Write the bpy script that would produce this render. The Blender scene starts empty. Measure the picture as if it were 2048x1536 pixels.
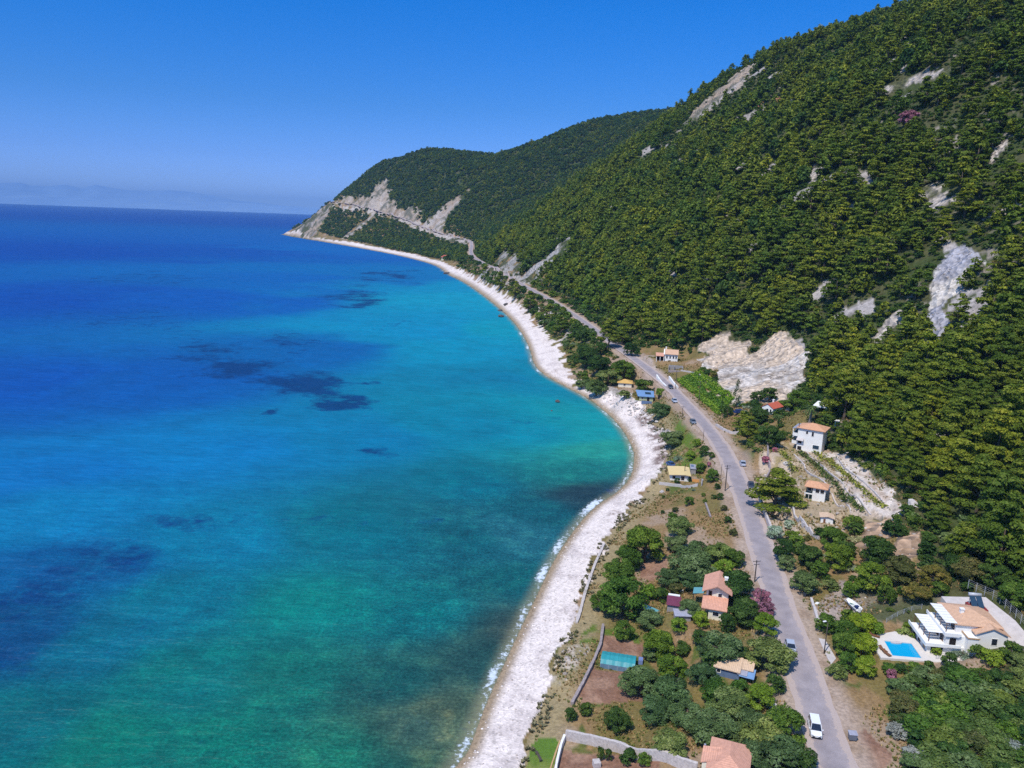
import bpy, bmesh, math, random
import numpy as np
from mathutils import Vector, Matrix

random.seed(7)
rng = np.random.default_rng(7)
sc = bpy.context.scene
COL = sc.collection
R = math.radians

# ------------------------------------------------------------------ camera
FPX, CU, CV = 1560.0, 1024.0, 768.0          # focal length in photo pixels (2048 px wide)
CAM_H = 82.0
ROLL = R(2.03)
PITCH = math.atan(330.4 * math.cos(ROLL) / FPX)
_F = np.array([0.0, math.cos(PITCH), -math.sin(PITCH)])
_U0 = np.array([0.0, math.sin(PITCH), math.cos(PITCH)])
_R0 = np.array([1.0, 0.0, 0.0])
_RT = math.cos(ROLL) * _R0 + math.sin(ROLL) * _U0
_UP = -math.sin(ROLL) * _R0 + math.cos(ROLL) * _U0
cam_data = bpy.data.cameras.new("camera")
cam_data.sensor_width = 36.0
cam_data.lens = 36.0 * FPX / 2048.0
cam_data.clip_start = 1.0
cam_data.clip_end = 120000.0
cam = bpy.data.objects.new("camera", cam_data)
COL.objects.link(cam)
cam.matrix_world = Matrix((
    (_RT[0], _UP[0], -_F[0], 0.0),
    (_RT[1], _UP[1], -_F[1], 0.0),
    (_RT[2], _UP[2], -_F[2], CAM_H),
    (0, 0, 0, 1)))
sc.camera = cam

# ------------------------------------------------------------------ sky, sun, exposure
SUN_EL, SHX, SHY = R(58.0), 0.60, 0.80       # shadows fall towards (SHX, SHY)
world = bpy.data.worlds.new("World")
sc.world = world
world.use_nodes = True
wn = world.node_tree.nodes
wl = world.node_tree.links
wn.clear()
w_out = wn.new("ShaderNodeOutputWorld")
w_bg = wn.new("ShaderNodeBackground")
w_sky = wn.new("ShaderNodeTexSky")
w_sky.sky_type = 'NISHITA'
w_sky.sun_disc = False
w_sky.sun_elevation = SUN_EL
w_sky.sun_rotation = math.atan2(-SHX, -SHY)
w_sky.altitude = 80.0
w_sky.air_density = 1.0
w_sky.dust_density = 0.35
w_sky.ozone_density = 3.2
w_hsv = wn.new("ShaderNodeHueSaturation")
w_hsv.inputs["Saturation"].default_value = 1.28
w_hsv.inputs["Value"].default_value = 2.046
w_bg.inputs["Strength"].default_value = 0.12
wl.new(w_sky.outputs[0], w_hsv.inputs["Color"])
w_tc = wn.new("ShaderNodeTexCoord")
w_sx = wn.new("ShaderNodeSeparateXYZ"); wl.new(w_tc.outputs["Generated"], w_sx.inputs[0])
w_rp = wn.new("ShaderNodeValToRGB"); wl.new(w_sx.outputs[2], w_rp.inputs[0])
SKY_TINT = [(0, (0.309, 0.464, 0.982)), (0.016, (0.277, 0.405, 0.927)), (0.038, (0.227, 0.344, 0.800)), (0.064, (0.182, 0.298, 0.669)), (0.09, (0.158, 0.292, 0.607)), (0.127, (0.118, 0.284, 0.550)), (0.24, (0.027, 0.320, 0.614)), (0.27, (0.014, 0.315, 0.605)), (0.45, (0.582, 0.709, 0.782)), (1, (0.836, 0.882, 0.891))]
while len(w_rp.color_ramp.elements) < len(SKY_TINT):
    w_rp.color_ramp.elements.new(.5)
for e_, (p_, c_) in zip(w_rp.color_ramp.elements, SKY_TINT):
    e_.position = p_; e_.color = (*c_, 1)
w_mx = wn.new("ShaderNodeMix"); w_mx.data_type = 'RGBA'; w_mx.blend_type = 'MULTIPLY'
w_mx.inputs["Factor"].default_value = 1.0
wl.new(w_hsv.outputs[0], [i for i in w_mx.inputs if i.identifier == "A_Color"][0])
wl.new(w_rp.outputs[0], [i for i in w_mx.inputs if i.identifier == "B_Color"][0])
wl.new([i for i in w_mx.outputs if i.identifier == "Result_Color"][0], w_bg.inputs["Color"])
wl.new(w_bg.outputs[0], w_out.inputs["Surface"])

sun_data = bpy.data.lights.new("sun", 'SUN')
sun_data.energy = 4.0
sun_data.angle = R(0.53)
sun_data.color = (1.0, 0.955, 0.89)
sun = bpy.data.objects.new("sun", sun_data)
COL.objects.link(sun)
_sd = Vector((SHX * math.cos(SUN_EL), SHY * math.cos(SUN_EL), -math.sin(SUN_EL)))
sun.rotation_euler = _sd.to_track_quat('-Z', 'Y').to_euler()
sun.location = (0, 0, 900)

sc.view_settings.view_transform = 'Standard'
sc.view_settings.look = 'None'
sc.view_settings.exposure = 0.0
sc.view_settings.gamma = 1.0
try:
    sc.view_settings.use_curve_mapping = False
except Exception:
    pass
sc.render.engine = 'CYCLES'
sc.cycles.max_bounces = 5
sc.cycles.diffuse_bounces = 2
sc.cycles.glossy_bounces = 2
sc.cycles.transmission_bounces = 3
sc.cycles.transparent_max_bounces = 6
sc.cycles.volume_bounces = 0
sc.cycles.sample_clamp_indirect = 4.0
sc.cycles.sample_clamp_direct = 6.0
sc.cycles.use_denoising = False

# ------------------------------------------------------------------ pixel <-> world
def px_dir(u, v):
    u = np.asarray(u, float); v = np.asarray(v, float)
    d = _F + ((u - CU) / FPX)[..., None] * _RT - ((v - CV) / FPX)[..., None] * _UP
    return d

def px_at_z(u, v, z):
    """world point on the ray of photo pixel (u, v) at height z"""
    d = px_dir(u, v)
    t = (z - CAM_H) / d[..., 2]
    return np.stack([d[..., 0] * t, d[..., 1] * t, CAM_H + d[..., 2] * t], -1)

def px_at_y(u, v, y):
    d = px_dir(u, v)
    t = y / d[..., 1]
    return np.stack([d[..., 0] * t, d[..., 1] * t, CAM_H + d[..., 2] * t], -1)

def to_px(P):
    P = np.asarray(P, float)
    Q = P - np.array([0, 0, CAM_H])
    w = Q @ _F
    return CU + FPX * (Q @ _RT) / w, CV - FPX * (Q @ _UP) / w, w

# ------------------------------------------------------------------ noise
def _hash(ix, iy, seed):
    h = (ix.astype(np.int64) * 374761393 + iy.astype(np.int64) * 668265263 + seed * 974634777) & 0xFFFFFFFF
    h = ((h ^ (h >> 13)) * 1274126177) & 0xFFFFFFFF
    h = h ^ (h >> 16)
    return (h & 0xFFFFFF) / float(0xFFFFFF)

def vnoise(x, y, seed=0):
    ix = np.floor(x); iy = np.floor(y)
    fx = x - ix; fy = y - iy
    fx = fx * fx * (3 - 2 * fx); fy = fy * fy * (3 - 2 * fy)
    a = _hash(ix, iy, seed); b = _hash(ix + 1, iy, seed)
    c = _hash(ix, iy + 1, seed); d = _hash(ix + 1, iy + 1, seed)
    return (a + (b - a) * fx) * (1 - fy) + (c + (d - c) * fx) * fy

def fbm(x, y, octaves=4, seed=0):
    s = 0; a = 0.5; n = 0
    for o in range(octaves):
        s = s + a * vnoise(x, y, seed + o * 17); n += a
        x = x * 2.03 + 11.3; y = y * 2.03 + 5.7; a *= 0.5
    return s / n            # 0..1

def smooth(x, a, b):
    t = np.clip((x - a) / (b - a), 0, 1)
    return t * t * (3 - 2 * t)
# ------------------------------------------------------------------ coast curves
def chaikin(P, n=2):
    P = np.asarray(P, float)
    for _ in range(n):
        Q = 0.75 * P[:-1] + 0.25 * P[1:]
        S = 0.25 * P[:-1] + 0.75 * P[1:]
        M = np.empty((len(Q) * 2, P.shape[1])); M[0::2] = Q; M[1::2] = S
        P = np.vstack([P[:1], M, P[-1:]])
    return P

def resample(P, n):
    P = np.asarray(P, float)
    L = np.r_[0, np.cumsum(np.linalg.norm(np.diff(P[:, :2], axis=0), axis=1))]
    # log-ish spacing: finer near the camera
    s = L[-1] * (np.linspace(0, 1, n) ** 1.6)
    return np.stack([np.interp(s, L, P[:, k]) for k in range(P.shape[1])], -1)

SHORE_PX = [(925,1536),(945,1480),(975,1400),(1010,1325),(1042,1255),(1072,1195),(1100,1135),(1130,1085),(1160,1045),
            (1195,1008),(1232,988),(1258,962),(1270,930),(1268,900),(1250,865),(1222,832),(1182,800),(1135,775),
            (1090,752),(1068,730),(1062,705),(1055,685),(1035,652),(1012,628),(985,605),(955,582),(925,562),
            (893,548),(882,536),(862,527),(800,511),(720,496),(650,484),(600,476),(563,469)]
_p = np.array(SHORE_PX, float)
SHORE = px_at_z(_p[:, 0], _p[:, 1], 0.0)[:, :2]
_tip = SHORE[-1]
SHORE = np.vstack([[[-90.0, -60.0]], [[-62.0, 20.0]], SHORE,
                   _tip + np.array([[-4, 60], [90, 420], [500, 1500], [1500, 3500]])])
SHORE = resample(chaikin(SHORE, 2), 520)

# road centre line: (u, v, z) or (u, v, None, y)
ROAD_PX = [(1672,1536,7.2),(1648,1470,7.3),(1622,1390,7.5),(1595,1310,7.8),(1570,1240,8.2),(1548,1170,8.6),
           (1528,1110,9.0),(1508,1050,9.4),(1490,1000,9.8),(1470,945,10.3),(1445,897,10.8),(1412,852,11.2),
           (1376,813,11.6),(1340,774,12.0),(1305,745,12.6),(1265,715,13.4),(1228,690,14.2),(1192,661,15.0),
           (1150,632,16.0),(1110,606,17.0),(1078,588,18.0),(1040,568,20.0),(1003,547,22.0),(968,528,24.0),(938,510,26.0)]
_r = np.array(ROAD_PX, float)
ROAD = px_at_z(_r[:, 0], _r[:, 1], _r[:, 2])
ROAD_NEAR_END = len(ROAD)
_far = [(946,487,1640.),(905,475,1760.),(868,464,1870.),(830,449,1990.),(790,433,2130.),(745,420,2290.),(705,411,2430.),(672,405,2540.)]
_f = np.array(_far, float)
ROADF = px_at_y(_f[:, 0], _f[:, 1], _f[:, 2])
_d0 = ROAD[0] - ROAD[2]; _d0 /= np.linalg.norm(_d0)
ROAD3 = np.vstack([ROAD[0] + _d0 * 150 - np.array([0, 0, 0.0]), ROAD[0] + _d0 * 60, ROAD, ROADF,
                   ROADF[-1] + np.array([[-60, 130, 3], [40, 420, 5], [500, 1500, 5], [1500, 3500, 5]])])
ROAD3[:2, 2] = 7.0
ROADC = resample(chaikin(ROAD3, 2), 520)

def seg_nearest(P, C):
    """nearest point on polyline C (n,k) for points P (m,2): returns dist, signed side, arc param (index float), interpolated columns"""
    m = len(P)
    A = C[:-1, :2]; D = C[1:, :2] - A
    L2 = (D ** 2).sum(1)
    best = np.full(m, 1e18); idx = np.zeros(m, int); tt = np.zeros(m)
    CH = 20000
    for i in range(0, m, CH):
        p = P[i:i + CH].astype(np.float32)
        # coarse: nearest vertices
        d2 = (p[:, None, 0] - C[None, :, 0].astype(np.float32)) ** 2 + (p[:, None, 1] - C[None, :, 1].astype(np.float32)) ** 2
        k = d2.argmin(1)
        bb = np.full(len(p), 1e18); bi = np.zeros(len(p), int); bt = np.zeros(len(p))
        for off in (-2, -1, 0, 1):
            j = np.clip(k + off, 0, len(A) - 1)
            t = np.clip(((p - A[j]) * D[j]).sum(1) / L2[j], 0, 1)
            q = A[j] + D[j] * t[:, None]
            dd = ((p - q) ** 2).sum(1)
            w = dd < bb
            bb[w] = dd[w]; bi[w] = j[w]; bt[w] = t[w]
        best[i:i + CH] = bb; idx[i:i + CH] = bi; tt[i:i + CH] = bt
    q = A[idx] + D[idx] * tt[:, None]
    cr = D[idx, 0] * (P[:, 1] - A[idx, 1]) - D[idx, 1] * (P[:, 0] - A[idx, 0])
    sgn = np.where(cr < 0, 1.0, -1.0)      # right-hand side (inland) positive
    return np.sqrt(best), sgn, idx + tt

ROAD_S = np.r_[0, np.cumsum(np.linalg.norm(np.diff(ROADC[:, :2], axis=0), axis=1))]
def road_s_of_px(u, v, z):
    P = px_at_z(np.array([u]), np.array([v]), z)[:, :2]
    d, sg, ix = seg_nearest(P, ROADC)
    return float(np.interp(ix, np.arange(len(ROAD_S)), ROAD_S)[0])

# cross profiles inland of the road: s -> list of (t, height above road)
_T = np.array([0, 4, 8, 14, 22, 32, 45, 60, 80, 110, 150, 200, 260, 330, 420, 520, 650, 800, 1000, 1400, 2200.])
_K = [
 # s key (from road pixel or value), profile heights for _T
 (('v', 1655, 1490, 7.3), [0,.1,.3,.9,2.2,4.0,7.0,11,18,31,54,88,130,178,232,280,330,370,400,420,430]),
 (('v', 1590, 1300, 7.8), [0,.1,.5,1.5,3.2,5.5,8.6,13,22,38,64,100,143,192,246,294,344,384,415,435,445]),
 (('v', 1548, 1170, 8.6), [0,.1,.6,2.0,4.5,7.6,12,18,28,45,72,108,152,200,253,300,350,390,420,440,450]),
 (('v', 1490, 1000, 9.8), [0,.2,1.6,4.0,7.0,10.5,15,20,29,46,74,111,155,203,256,303,353,393,423,443,453]),
 (('v', 1445, 897, 10.8),  [0,.2,1.2,3.6,7.0,11,15.5,21,31,49,77,114,158,206,259,306,356,396,426,446,456]),
 (('v', 1376, 813, 11.6), [0,0.1,0.4,1.2,3,5.5,9,16,30,55,88,128,175,226,279,323,368,408,438,458,468]),
 (('v', 1305, 745, 12.6),  [0,0.1,0.8,2.5,5.2,8.5,13,24,41,67,100,141,189,239,289,334,380,417,447,467,477]),
 (('v', 1192, 661, 15.0),  [0,0.2,2,7.6,15.2,24.6,36.8,50,68,93,123.4,160.8,206.6,255,292.4,324,361.6,404,434,454,484]),
 (('v', 1078, 588, 18.0),  [0,0.2,2.5,9,17,27,40,54.5,73,99,130,168,215,261,296,325,357,399,429,449,459]),
 (('v', 968, 528, 24.0),   [0,0.2,2.5,9,16.5,26,38,52,70,96,126,162,207,254,295,336,376,414,444,464,474]),
]
def build_profile_table():
    ks, pr = [], []
    for key, p in _K:
        ks.append(road_s_of_px(*key[1:])); pr.append(p)
    s_end = ks[-1]
    # valley behind the first spur, then the headland
    ks += [s_end + 130, s_end + 330, s_end + 560, s_end + 900, s_end + 1300, s_end + 1700, s_end + 2600, s_end + 5000]
    val = [0,.3,2,4,7,10,14,19,25,34,46,62,84,112,150,195,250,305,360,420,470]
    mid = [0,.3,3,7,13,20,29,38,51,69,92,122,158,200,252,300,350,350,390,440,480]
    hea = [0,.3,4,10,18,26,36,48,63,85,113,145,185,230,268,296,325,350,378,400,460]
    tip = [0,.3,5,11,19,28,39,51,68,92,122,148,168,172,140,122,142,175,200,230,250]
    pr += [[x * 0.9 for x in pr[-1]], val, mid, hea, tip, tip, [x * .8 for x in tip], [x * .6 for x in tip]]
    return np.array(ks), np.array(pr, float)
PK, PP = build_profile_table()

def eval_profile(s, t):
    """bilinear (smooth in s) lookup"""
    s = np.clip(s, PK[0], PK[-1] - 1e-3)
    i = np.clip(np.searchsorted(PK, s, side='right') - 1, 0, len(PK) - 2)
    f = (s - PK[i]) / (PK[i + 1] - PK[i]); f = f * f * (3 - 2 * f)
    t = np.clip(t, 0, _T[-1] - 1e-3)
    j = np.clip(np.searchsorted(_T, t, side='right') - 1, 0, len(_T) - 2)
    g = (t - _T[j]) / (_T[j + 1] - _T[j])
    a = PP[i, j] * (1 - g) + PP[i, j + 1] * g
    b = PP[i + 1, j] * (1 - g) + PP[i + 1, j + 1] * g
    return a * (1 - f) + b * f

_GQ = np.array([-1, 0, .12, .25, .38, .5, .62, .75, .88, 1.0])
_GZ = np.array([0, 0, .10, .19, .26, .36, .52, .72, .92, 1.0])

def height_raw(X, Y, full=False):
    P = np.stack([X, Y], -1)
    ds, ss, si = seg_nearest(P, SHORE)
    dr, sr, ri = seg_nearest(P, ROADC)
    d = ds * ss                       # + on land
    t = dr * sr                       # + inland of the road
    zr = np.interp(ri, np.arange(len(ROADC)), ROADC[:, 2])
    s = np.interp(ri, np.arange(len(ROAD_S)), ROAD_S)
    # seaward strip
    half = 3.6
    q = d / np.maximum(d + np.maximum(-t - half, 0), 1e-3)
    cape = smooth(s, 2350, 2750)
    zsea = zr * (np.interp(q, _GQ, _GZ) * (1 - cape) + np.clip(q, 0, 1) ** .92 * cape)
    under = np.maximum(d * 0.09, -6.0)
    zs = np.where(d > 0, zsea, under)
    # inland
    tt = np.maximum(t - half, 0)
    zi = zr + eval_profile(s, tt)
    big = fbm(X / 170 + 3.1, Y / 170, 3, 5) - 0.5
    gul = fbm(s / 55.0, t / 260.0 + 7, 4, 21) - 0.5
    med = fbm(X / 28, Y / 28, 3, 9) - 0.5
    amp = smooth(tt, 45, 200)
    far = smooth(s, 1500, 2300)
    zi = zi + amp * (big * 26 + gul * (26 + 12 * far)) + smooth(tt, 30, 90) * med * 4.0
    z = np.where(t > 0, zi, zs)
    # little bumps on the seaward fields
    z = z + np.where((t <= -half) & (d > 0), (fbm(X / 9, Y / 9, 2, 3) - .5) * 0.5 * smooth(q, .3, .5) * (1 - smooth(q, .85, .97)), 0)
    if full:
        return z, d, t, s, q, zr
    return z

# ------------------------------------------------------------------ polar height grid
NA, NR = 760, 760
AZ0, AZ1 = R(-42), R(50)
R0_, R1_ = 34.0, 5200.0
_az = np.linspace(AZ0, AZ1, NA)
_rr = np.exp(np.linspace(math.log(R0_), math.log(R1_), NR))
GA, GR = np.meshgrid(_az, _rr, indexing='ij')
GX = GR * np.sin(GA); GY = GR * np.cos(GA)
_z, GD, GT, GS, GQ_, GZR = [a.reshape(NA, NR) for a in height_raw(GX.ravel(), GY.ravel(), True)]
GZ = _z.copy()

def grid_sample(G, x, y):
    a = np.arctan2(x, y); r = np.hypot(x, y)
    fa = np.clip((a - AZ0) / (AZ1 - AZ0) * (NA - 1), 0, NA - 1.001)
    fr = np.clip((np.log(np.maximum(r, R0_)) - math.log(R0_)) / (math.log(R1_) - math.log(R0_)) * (NR - 1), 0, NR - 1.001)
    i = fa.astype(int); j = fr.astype(int); fa = fa - i; fr = fr - j
    return (G[i, j] * (1 - fa) * (1 - fr) + G[i + 1, j] * fa * (1 - fr) + G[i, j + 1] * (1 - fa) * fr + G[i + 1, j + 1] * fa * fr)

def ground_z(x, y):
    return float(grid_sample(GZ, np.array([x], float), np.array([y], float))[0])

_RSTEPS = np.exp(np.linspace(math.log(R0_ + 1), math.log(R1_ - 50), 1500))
def px_ground_many(uv):
    """first hit of each photo-pixel ray with the terrain; NaN when it misses"""
    uv = np.asarray(uv, float)
    D = px_dir(uv[:, 0], uv[:, 1])
    h = np.hypot(D[:, 0], D[:, 1])
    out = np.full((len(uv), 3), np.nan)
    for k in range(len(uv)):
        d = D[k] / h[k]
        x = d[0] * _RSTEPS; y = d[1] * _RSTEPS; z = CAM_H + d[2] * _RSTEPS
        g = np.maximum(grid_sample(GZ, x, y), 0.0)
        below = np.nonzero(z <= g)[0]
        if len(below) == 0:
            continue
        b = below[0]
        if b == 0:
            f = 0; a = 0
        else:
            a = b - 1
            e0 = z[a] - g[a]; e1 = z[b] - g[b]
            f = e0 / (e0 - e1 + 1e-9)
        rr = _RSTEPS[a] + (_RSTEPS[b] - _RSTEPS[a]) * f
        out[k] = (d[0] * rr, d[1] * rr, max(ground_z(d[0] * rr, d[1] * rr), 0.0))
    return out

def px_ground(u, v):
    return px_ground_many([(u, v)])[0]

def in_poly(px, py, poly):
    poly = np.asarray(poly, float)
    c = np.zeros(px.shape, bool)
    j = len(poly) - 1
    for i in range(len(poly)):
        xi, yi = poly[i]; xj, yj = poly[j]
        with np.errstate(divide='ignore', invalid='ignore'):
            cond = ((yi > py) != (yj > py)) & (px < (xj - xi) * (py - yi) / (yj - yi + 1e-12) + xi)
        c ^= cond
        j = i
    return c

def blur(G, n=1):
    for _ in range(n):
        H = np.pad(G, 1, mode='edge')
        G = (H[:-2, 1:-1] + H[2:, 1:-1] + H[1:-1, :-2] + H[1:-1, 2:] + 2 * H[1:-1, 1:-1]) / 6
    return G

def grid_uv():
    P = np.stack([GX, GY, GZ], -1).reshape(-1, 3)
    u, v, w = to_px(P)
    return u.reshape(NA, NR), v.reshape(NA, NR)
# ------------------------------------------------------------------ colours
def lin(r, g, b, k=0.80):
    """photo colour (0-255) of a sunlit surface -> base colour"""
    c = np.array([r, g, b], float) / 255.0
    c = np.where(c <= 0.04045, c / 12.92, ((c + 0.055) / 1.055) ** 2.4)
    return c * k

def tagk(o, kind):
    o['kind'] = kind
    return o

# ------------------------------------------------------------------ regions drawn on the ground (photo pixels -> world outlines)
SCARS = [
 ('main', [(1390,716),(1412,688),(1440,660),(1464,655),(1478,688),(1500,702),(1522,690),(1545,680),(1580,682),(1600,685),(1617,700),(1612,740),(1605,772),(1590,793),(1560,806),(1500,806),(1470,808),(1440,786),(1425,768),(1440,745),(1420,730)]),
 ('chute', [(1868,538),(1900,506),(1935,492),(1985,494),(1985,522),(1950,536),(1925,572),(1915,602),(1905,628),(1890,655),(1862,694),(1853,682),(1870,632),(1860,604),(1850,586),(1852,560)]),
 ('top', [(1366,258),(1380,238),(1398,212),(1425,196),(1450,166),(1475,146),(1507,130),(1503,150),(1482,176),(1442,197),(1427,217),(1402,228),(1376,258)]),
 ('capehigh', [(672,400),(700,392),(738,396),(752,368),(775,358),(772,386),(790,412),(800,424),(795,442),(760,428),(715,414)]),
 ('capemid', [(792,438),(802,424),(826,414),(832,430),(836,448)]),
 ('cape', [(842,452),(880,420),(925,389),(931,393),(898,426),(884,466),(866,464)]),
 ('capered', [(884,466),(905,470),(948,482),(944,494),(890,480)]),
 ('roadcut', [(664,400),(745,415),(800,432),(870,460),(950,483),(950,492),(868,470),(800,443),(742,425),(664,411)]),
 ('tip', [(563,470),(590,448),(630,418),(655,406),(672,404),(655,430),(640,452),(628,476)]),
 ('tipline', [(684,474),(712,452),(742,430),(752,433),(720,456),(694,476)]),
 ('road', [(960,540),(1000,540),(1040,556),(1075,528),(1112,496),(1137,477),(1142,484),(1112,512),(1092,532),(1086,548),(1062,562),(1030,566),(990,552)]),
 ('road2', [(985,520),(1005,505),(1030,515),(1050,530),(1035,545),(1005,540)]),
 ('track', [(1636,886),(1680,890),(1714,912),(1762,946),(1808,972),(1816,1016),(1792,1036),(1748,1018),(1690,972),(1645,925)]),
 ('ochre', [(1716,1088),(1740,1045),(1768,1030),(1792,1040),(1800,1060),(1770,1066),(1752,1084)]),
 ('ochre2', [(1786,1092),(1800,1062),(1850,1056),(1848,1090),(1838,1118),(1816,1132),(1796,1120)]),
 ('yard', [(1630,1212),(1655,1186),(1690,1164),(1738,1188),(1790,1196),(1868,1178),(1858,1212),(1810,1232),(1765,1246),(1690,1246),(1640,1244)]),
 ('bluff', [(1186,792),(1222,786),(1262,792),(1302,822),(1322,850),(1330,884),(1300,868),(1258,830)]),
 ('behind', [(1120,1320),(1140,1290),(1180,1285),(1195,1300),(1170,1345),(1135,1370),(1110,1380)]),
 ('far1', [(1640,645),(1700,632),(1800,620),(1790,650),(1745,690),(1730,720),(1700,740),(1690,710)][:0]),
 ('gully', [(1722,706),(1745,672),(1790,630),(1812,632),(1800,652),(1762,682),(1740,712)]),
 ('pale1', [(1740,185),(1780,172),(1830,150),(1880,136),(1900,130),(1905,142),(1850,162),(1820,178),(1765,188)]),
 ('pale2', [(1842,384),(1880,362),(1920,372),(1940,388),(1905,398),(1870,400),(1850,412)]),
 ('pale3', [(1955,322),(1985,290),(2010,276),(2014,290),(1990,312),(1968,330)]),
 ('pale4', [(1985,420),(2010,400),(2030,390),(2032,404),(2005,424)]),
 ('red', [(1515,206),(1545,196),(1562,190),(1570,198),(1548,210),(1522,212)]),
 ('grey1', [(1574,190),(1582,182),(1588,200),(1584,210)]),
 ('pale5', [(1895,300),(1925,272),(1930,284),(1905,306)]),
 ('pale6', [(1610,345),(1632,322),(1640,342),(1625,366),(1628,380),(1615,372)]),
 ('drive', [(1283,722),(1300,706),(1306,722),(1300,748),(1290,742)]),
 ('bank1', [(1035,560),(1062,548),(1086,552),(1060,570)][:0]),
 ('cliffsea', [(996,588),(1010,592),(1035,600),(1042,622),(1028,628),(1008,606)]),
 ('cliffsea2', [(970,560),(990,566),(1000,580),(985,584),(965,572)]),
 ('pathsea', [(1064,616),(1080,618),(1092,645),(1096,660),(1086,660),(1072,640)]),
 ('pathsea2', [(1118,676),(1142,655),(1150,650),(1148,664),(1128,682)]),
]
BEACH_TOP_PX = [(1036,1536),(1052,1490),(1074,1425),(1098,1352),(1122,1292),(1150,1240),(1166,1190),(1184,1136),(1205,1092),(1226,1058),
                (1256,1022),(1290,985),(1318,962),(1334,938),(1331,902),(1318,866),(1300,838),(1262,806),(1216,790),(1168,774),(1142,752),
                (1128,722),(1122,695),(1096,672),(1070,645),(1044,612),(1010,590),(978,572),(955,558),(930,545),(905,533),(885,523),(830,508),
                (720,487),(650,478),(600,473)]
SOIL = [[(1196,1338),(1285,1346),(1292,1400),(1180,1404),(1172,1380)],
        [(1262,1132),(1290,1120),(1342,1112),(1344,1150),(1310,1165),(1268,1160)],
        [(1130,1486),(1240,1500),(1330,1520),(1330,1560),(1106,1560)],
        [(1205,1268),(1280,1278),(1290,1300),(1205,1304)],
        [(1680,1490),(1740,1470),(1800,1520),(1780,1560),(1700,1560)]]
LAWN = [(1062,1492),(1076,1476),(1112,1478),(1122,1484),(1100,1560),(1046,1560)]
GRASS = [[(1165,1290),(1150,1265),(1190,1240),(1205,1250),(1195,1285)], [(1340,870),(1360,840),(1420,880),(1430,930),(1350,925)],
         [(1200,1250),(1260,1255),(1275,1280),(1210,1275)]]

def world_poly(px):
    P = px_ground_many(px)
    return P[~np.isnan(P[:, 0]), :2]

_wx = GX + (fbm(GX / 14, GY / 14, 3, 41) - .5) * np.clip(GR * 0.045, 2, 50)
_wy = GY + (fbm(GX / 14 + 50, GY / 14, 3, 43) - .5) * np.clip(GR * 0.045, 2, 50)

def poly_mask(px, warp=True):
    W = world_poly(px)
    if len(W) < 3:
        return np.zeros(GX.shape, bool)
    return in_poly(_wx if warp else GX, _wy if warp else GY, W)

M_SCAR = {}
scar_all = np.zeros(GX.shape)
for nm, px in SCARS:
    if len(px) >= 3:
        m = poly_mask(px)
        M_SCAR[nm] = m
        scar_all = np.maximum(scar_all, m)
land = GD > 0
bt = world_poly(BEACH_TOP_PX)
_near = np.array([[-30.0, 40.0]])
# beach = between the water line and the pebble edge
_dbt, _sbt, _ = seg_nearest(np.stack([GX.ravel() + 0, GY.ravel()], -1), np.vstack([[bt[0] + (bt[0] - bt[1]) * 6], bt, [SHORE[-30]]]))
BT_SIGN = (_dbt * _sbt).reshape(GX.shape)               # + inland of the pebble edge
beach = land & (GT < -4) & (BT_SIGN + (fbm(GX / 5, GY / 5, 3, 71) - .5) * np.clip(GR * .03, 3, 12) < 0) & (GD < 80)
beach &= (GR < 2250) | (GD < 14)
lawn = poly_mask(LAWN, False)
soil = np.zeros(GX.shape, bool)
for p in SOIL:
    soil |= poly_mask(p)
grass = np.zeros(GX.shape, bool)
for p in GRASS:
    grass |= poly_mask(p)

OUT = (fbm(GX / 19 + 5, GY / 19, 4, 47) > .715) & (GT > 45) & (GS < 1230) & ~scar_all.astype(bool) & (np.hypot(GX, GY) > 190)
OUT &= ~((GA > R(27)) & (GT > 120))
M_SCAR['outcrop'] = OUT
# relief of the bare rock: ribs running down the slope
rib = np.abs(fbm(GS / 7, GT / 40 + 3, 4, 31) - .5) * 2
steep_scar = np.zeros(GX.shape)
for nm in ('main', 'chute', 'top', 'capehigh', 'capemid', 'cape', 'tip', 'road', 'ochre', 'ochre2', 'capered'):
    steep_scar = np.maximum(steep_scar, M_SCAR[nm])
ss = blur(steep_scar, 2)
GZ += ss * ((0.5 - rib) * np.clip(GR * 0.014, 1.8, 26) - np.clip(GR * 0.006, 1, 14) * .5)
bl = blur((M_SCAR['bluff'] | M_SCAR['yard'] | M_SCAR['behind']).astype(float), 1)
GZ += bl * (fbm(GX / 3, GY / 3, 3, 33) - .4) * 1.6

# level pads for the buildings: (pixel, height offset, radius)
PADS = [((1420,1240),0,7),((1448,1520),0,8),((1240,1330),0,9),((1465,1352),0,5),((1355,955),0,8),((1290,795),0,9),((1250,772),0,8),
        ((1335,715),0,10),((1545,820),0,9),((1600,895),0,11),((1626,1000),0,6),((1652,1045),0,5),((1635,830),0,6)]
for (u, v), dz, rad in PADS:
    c = px_ground(u, v)
    w = 1 - smooth(np.hypot(GX - c[0], GY - c[1]), rad, rad * 1.7)
    w = np.where((GT < -5) | (GT > 5), w, 0)
    GZ[:] = GZ * (1 - w) + (c[2] + dz) * w

# the villa terrace (a level platform cut into the slope, rising behind the house)
VILLA_C = px_ground(1800, 1300)
VILLA_Z = VILLA_C[2] + 0.6
_vp = [(64.8, 121.6), (65.2, 130.0), (69.5, 133.0), (75, 136), (82.5, 137), (90.5, 136), (91.6, 128), (91.6, 121.5), (80.8, 121.8), (74.8, 121.2)]
_vm = blur(in_poly(GX, GY, _vp).astype(float), 1)
GZ[:] = GZ * (1 - _vm) + (VILLA_Z - .15 + np.clip((GX - 79) * .3, 0, 3.2)) * _vm

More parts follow.
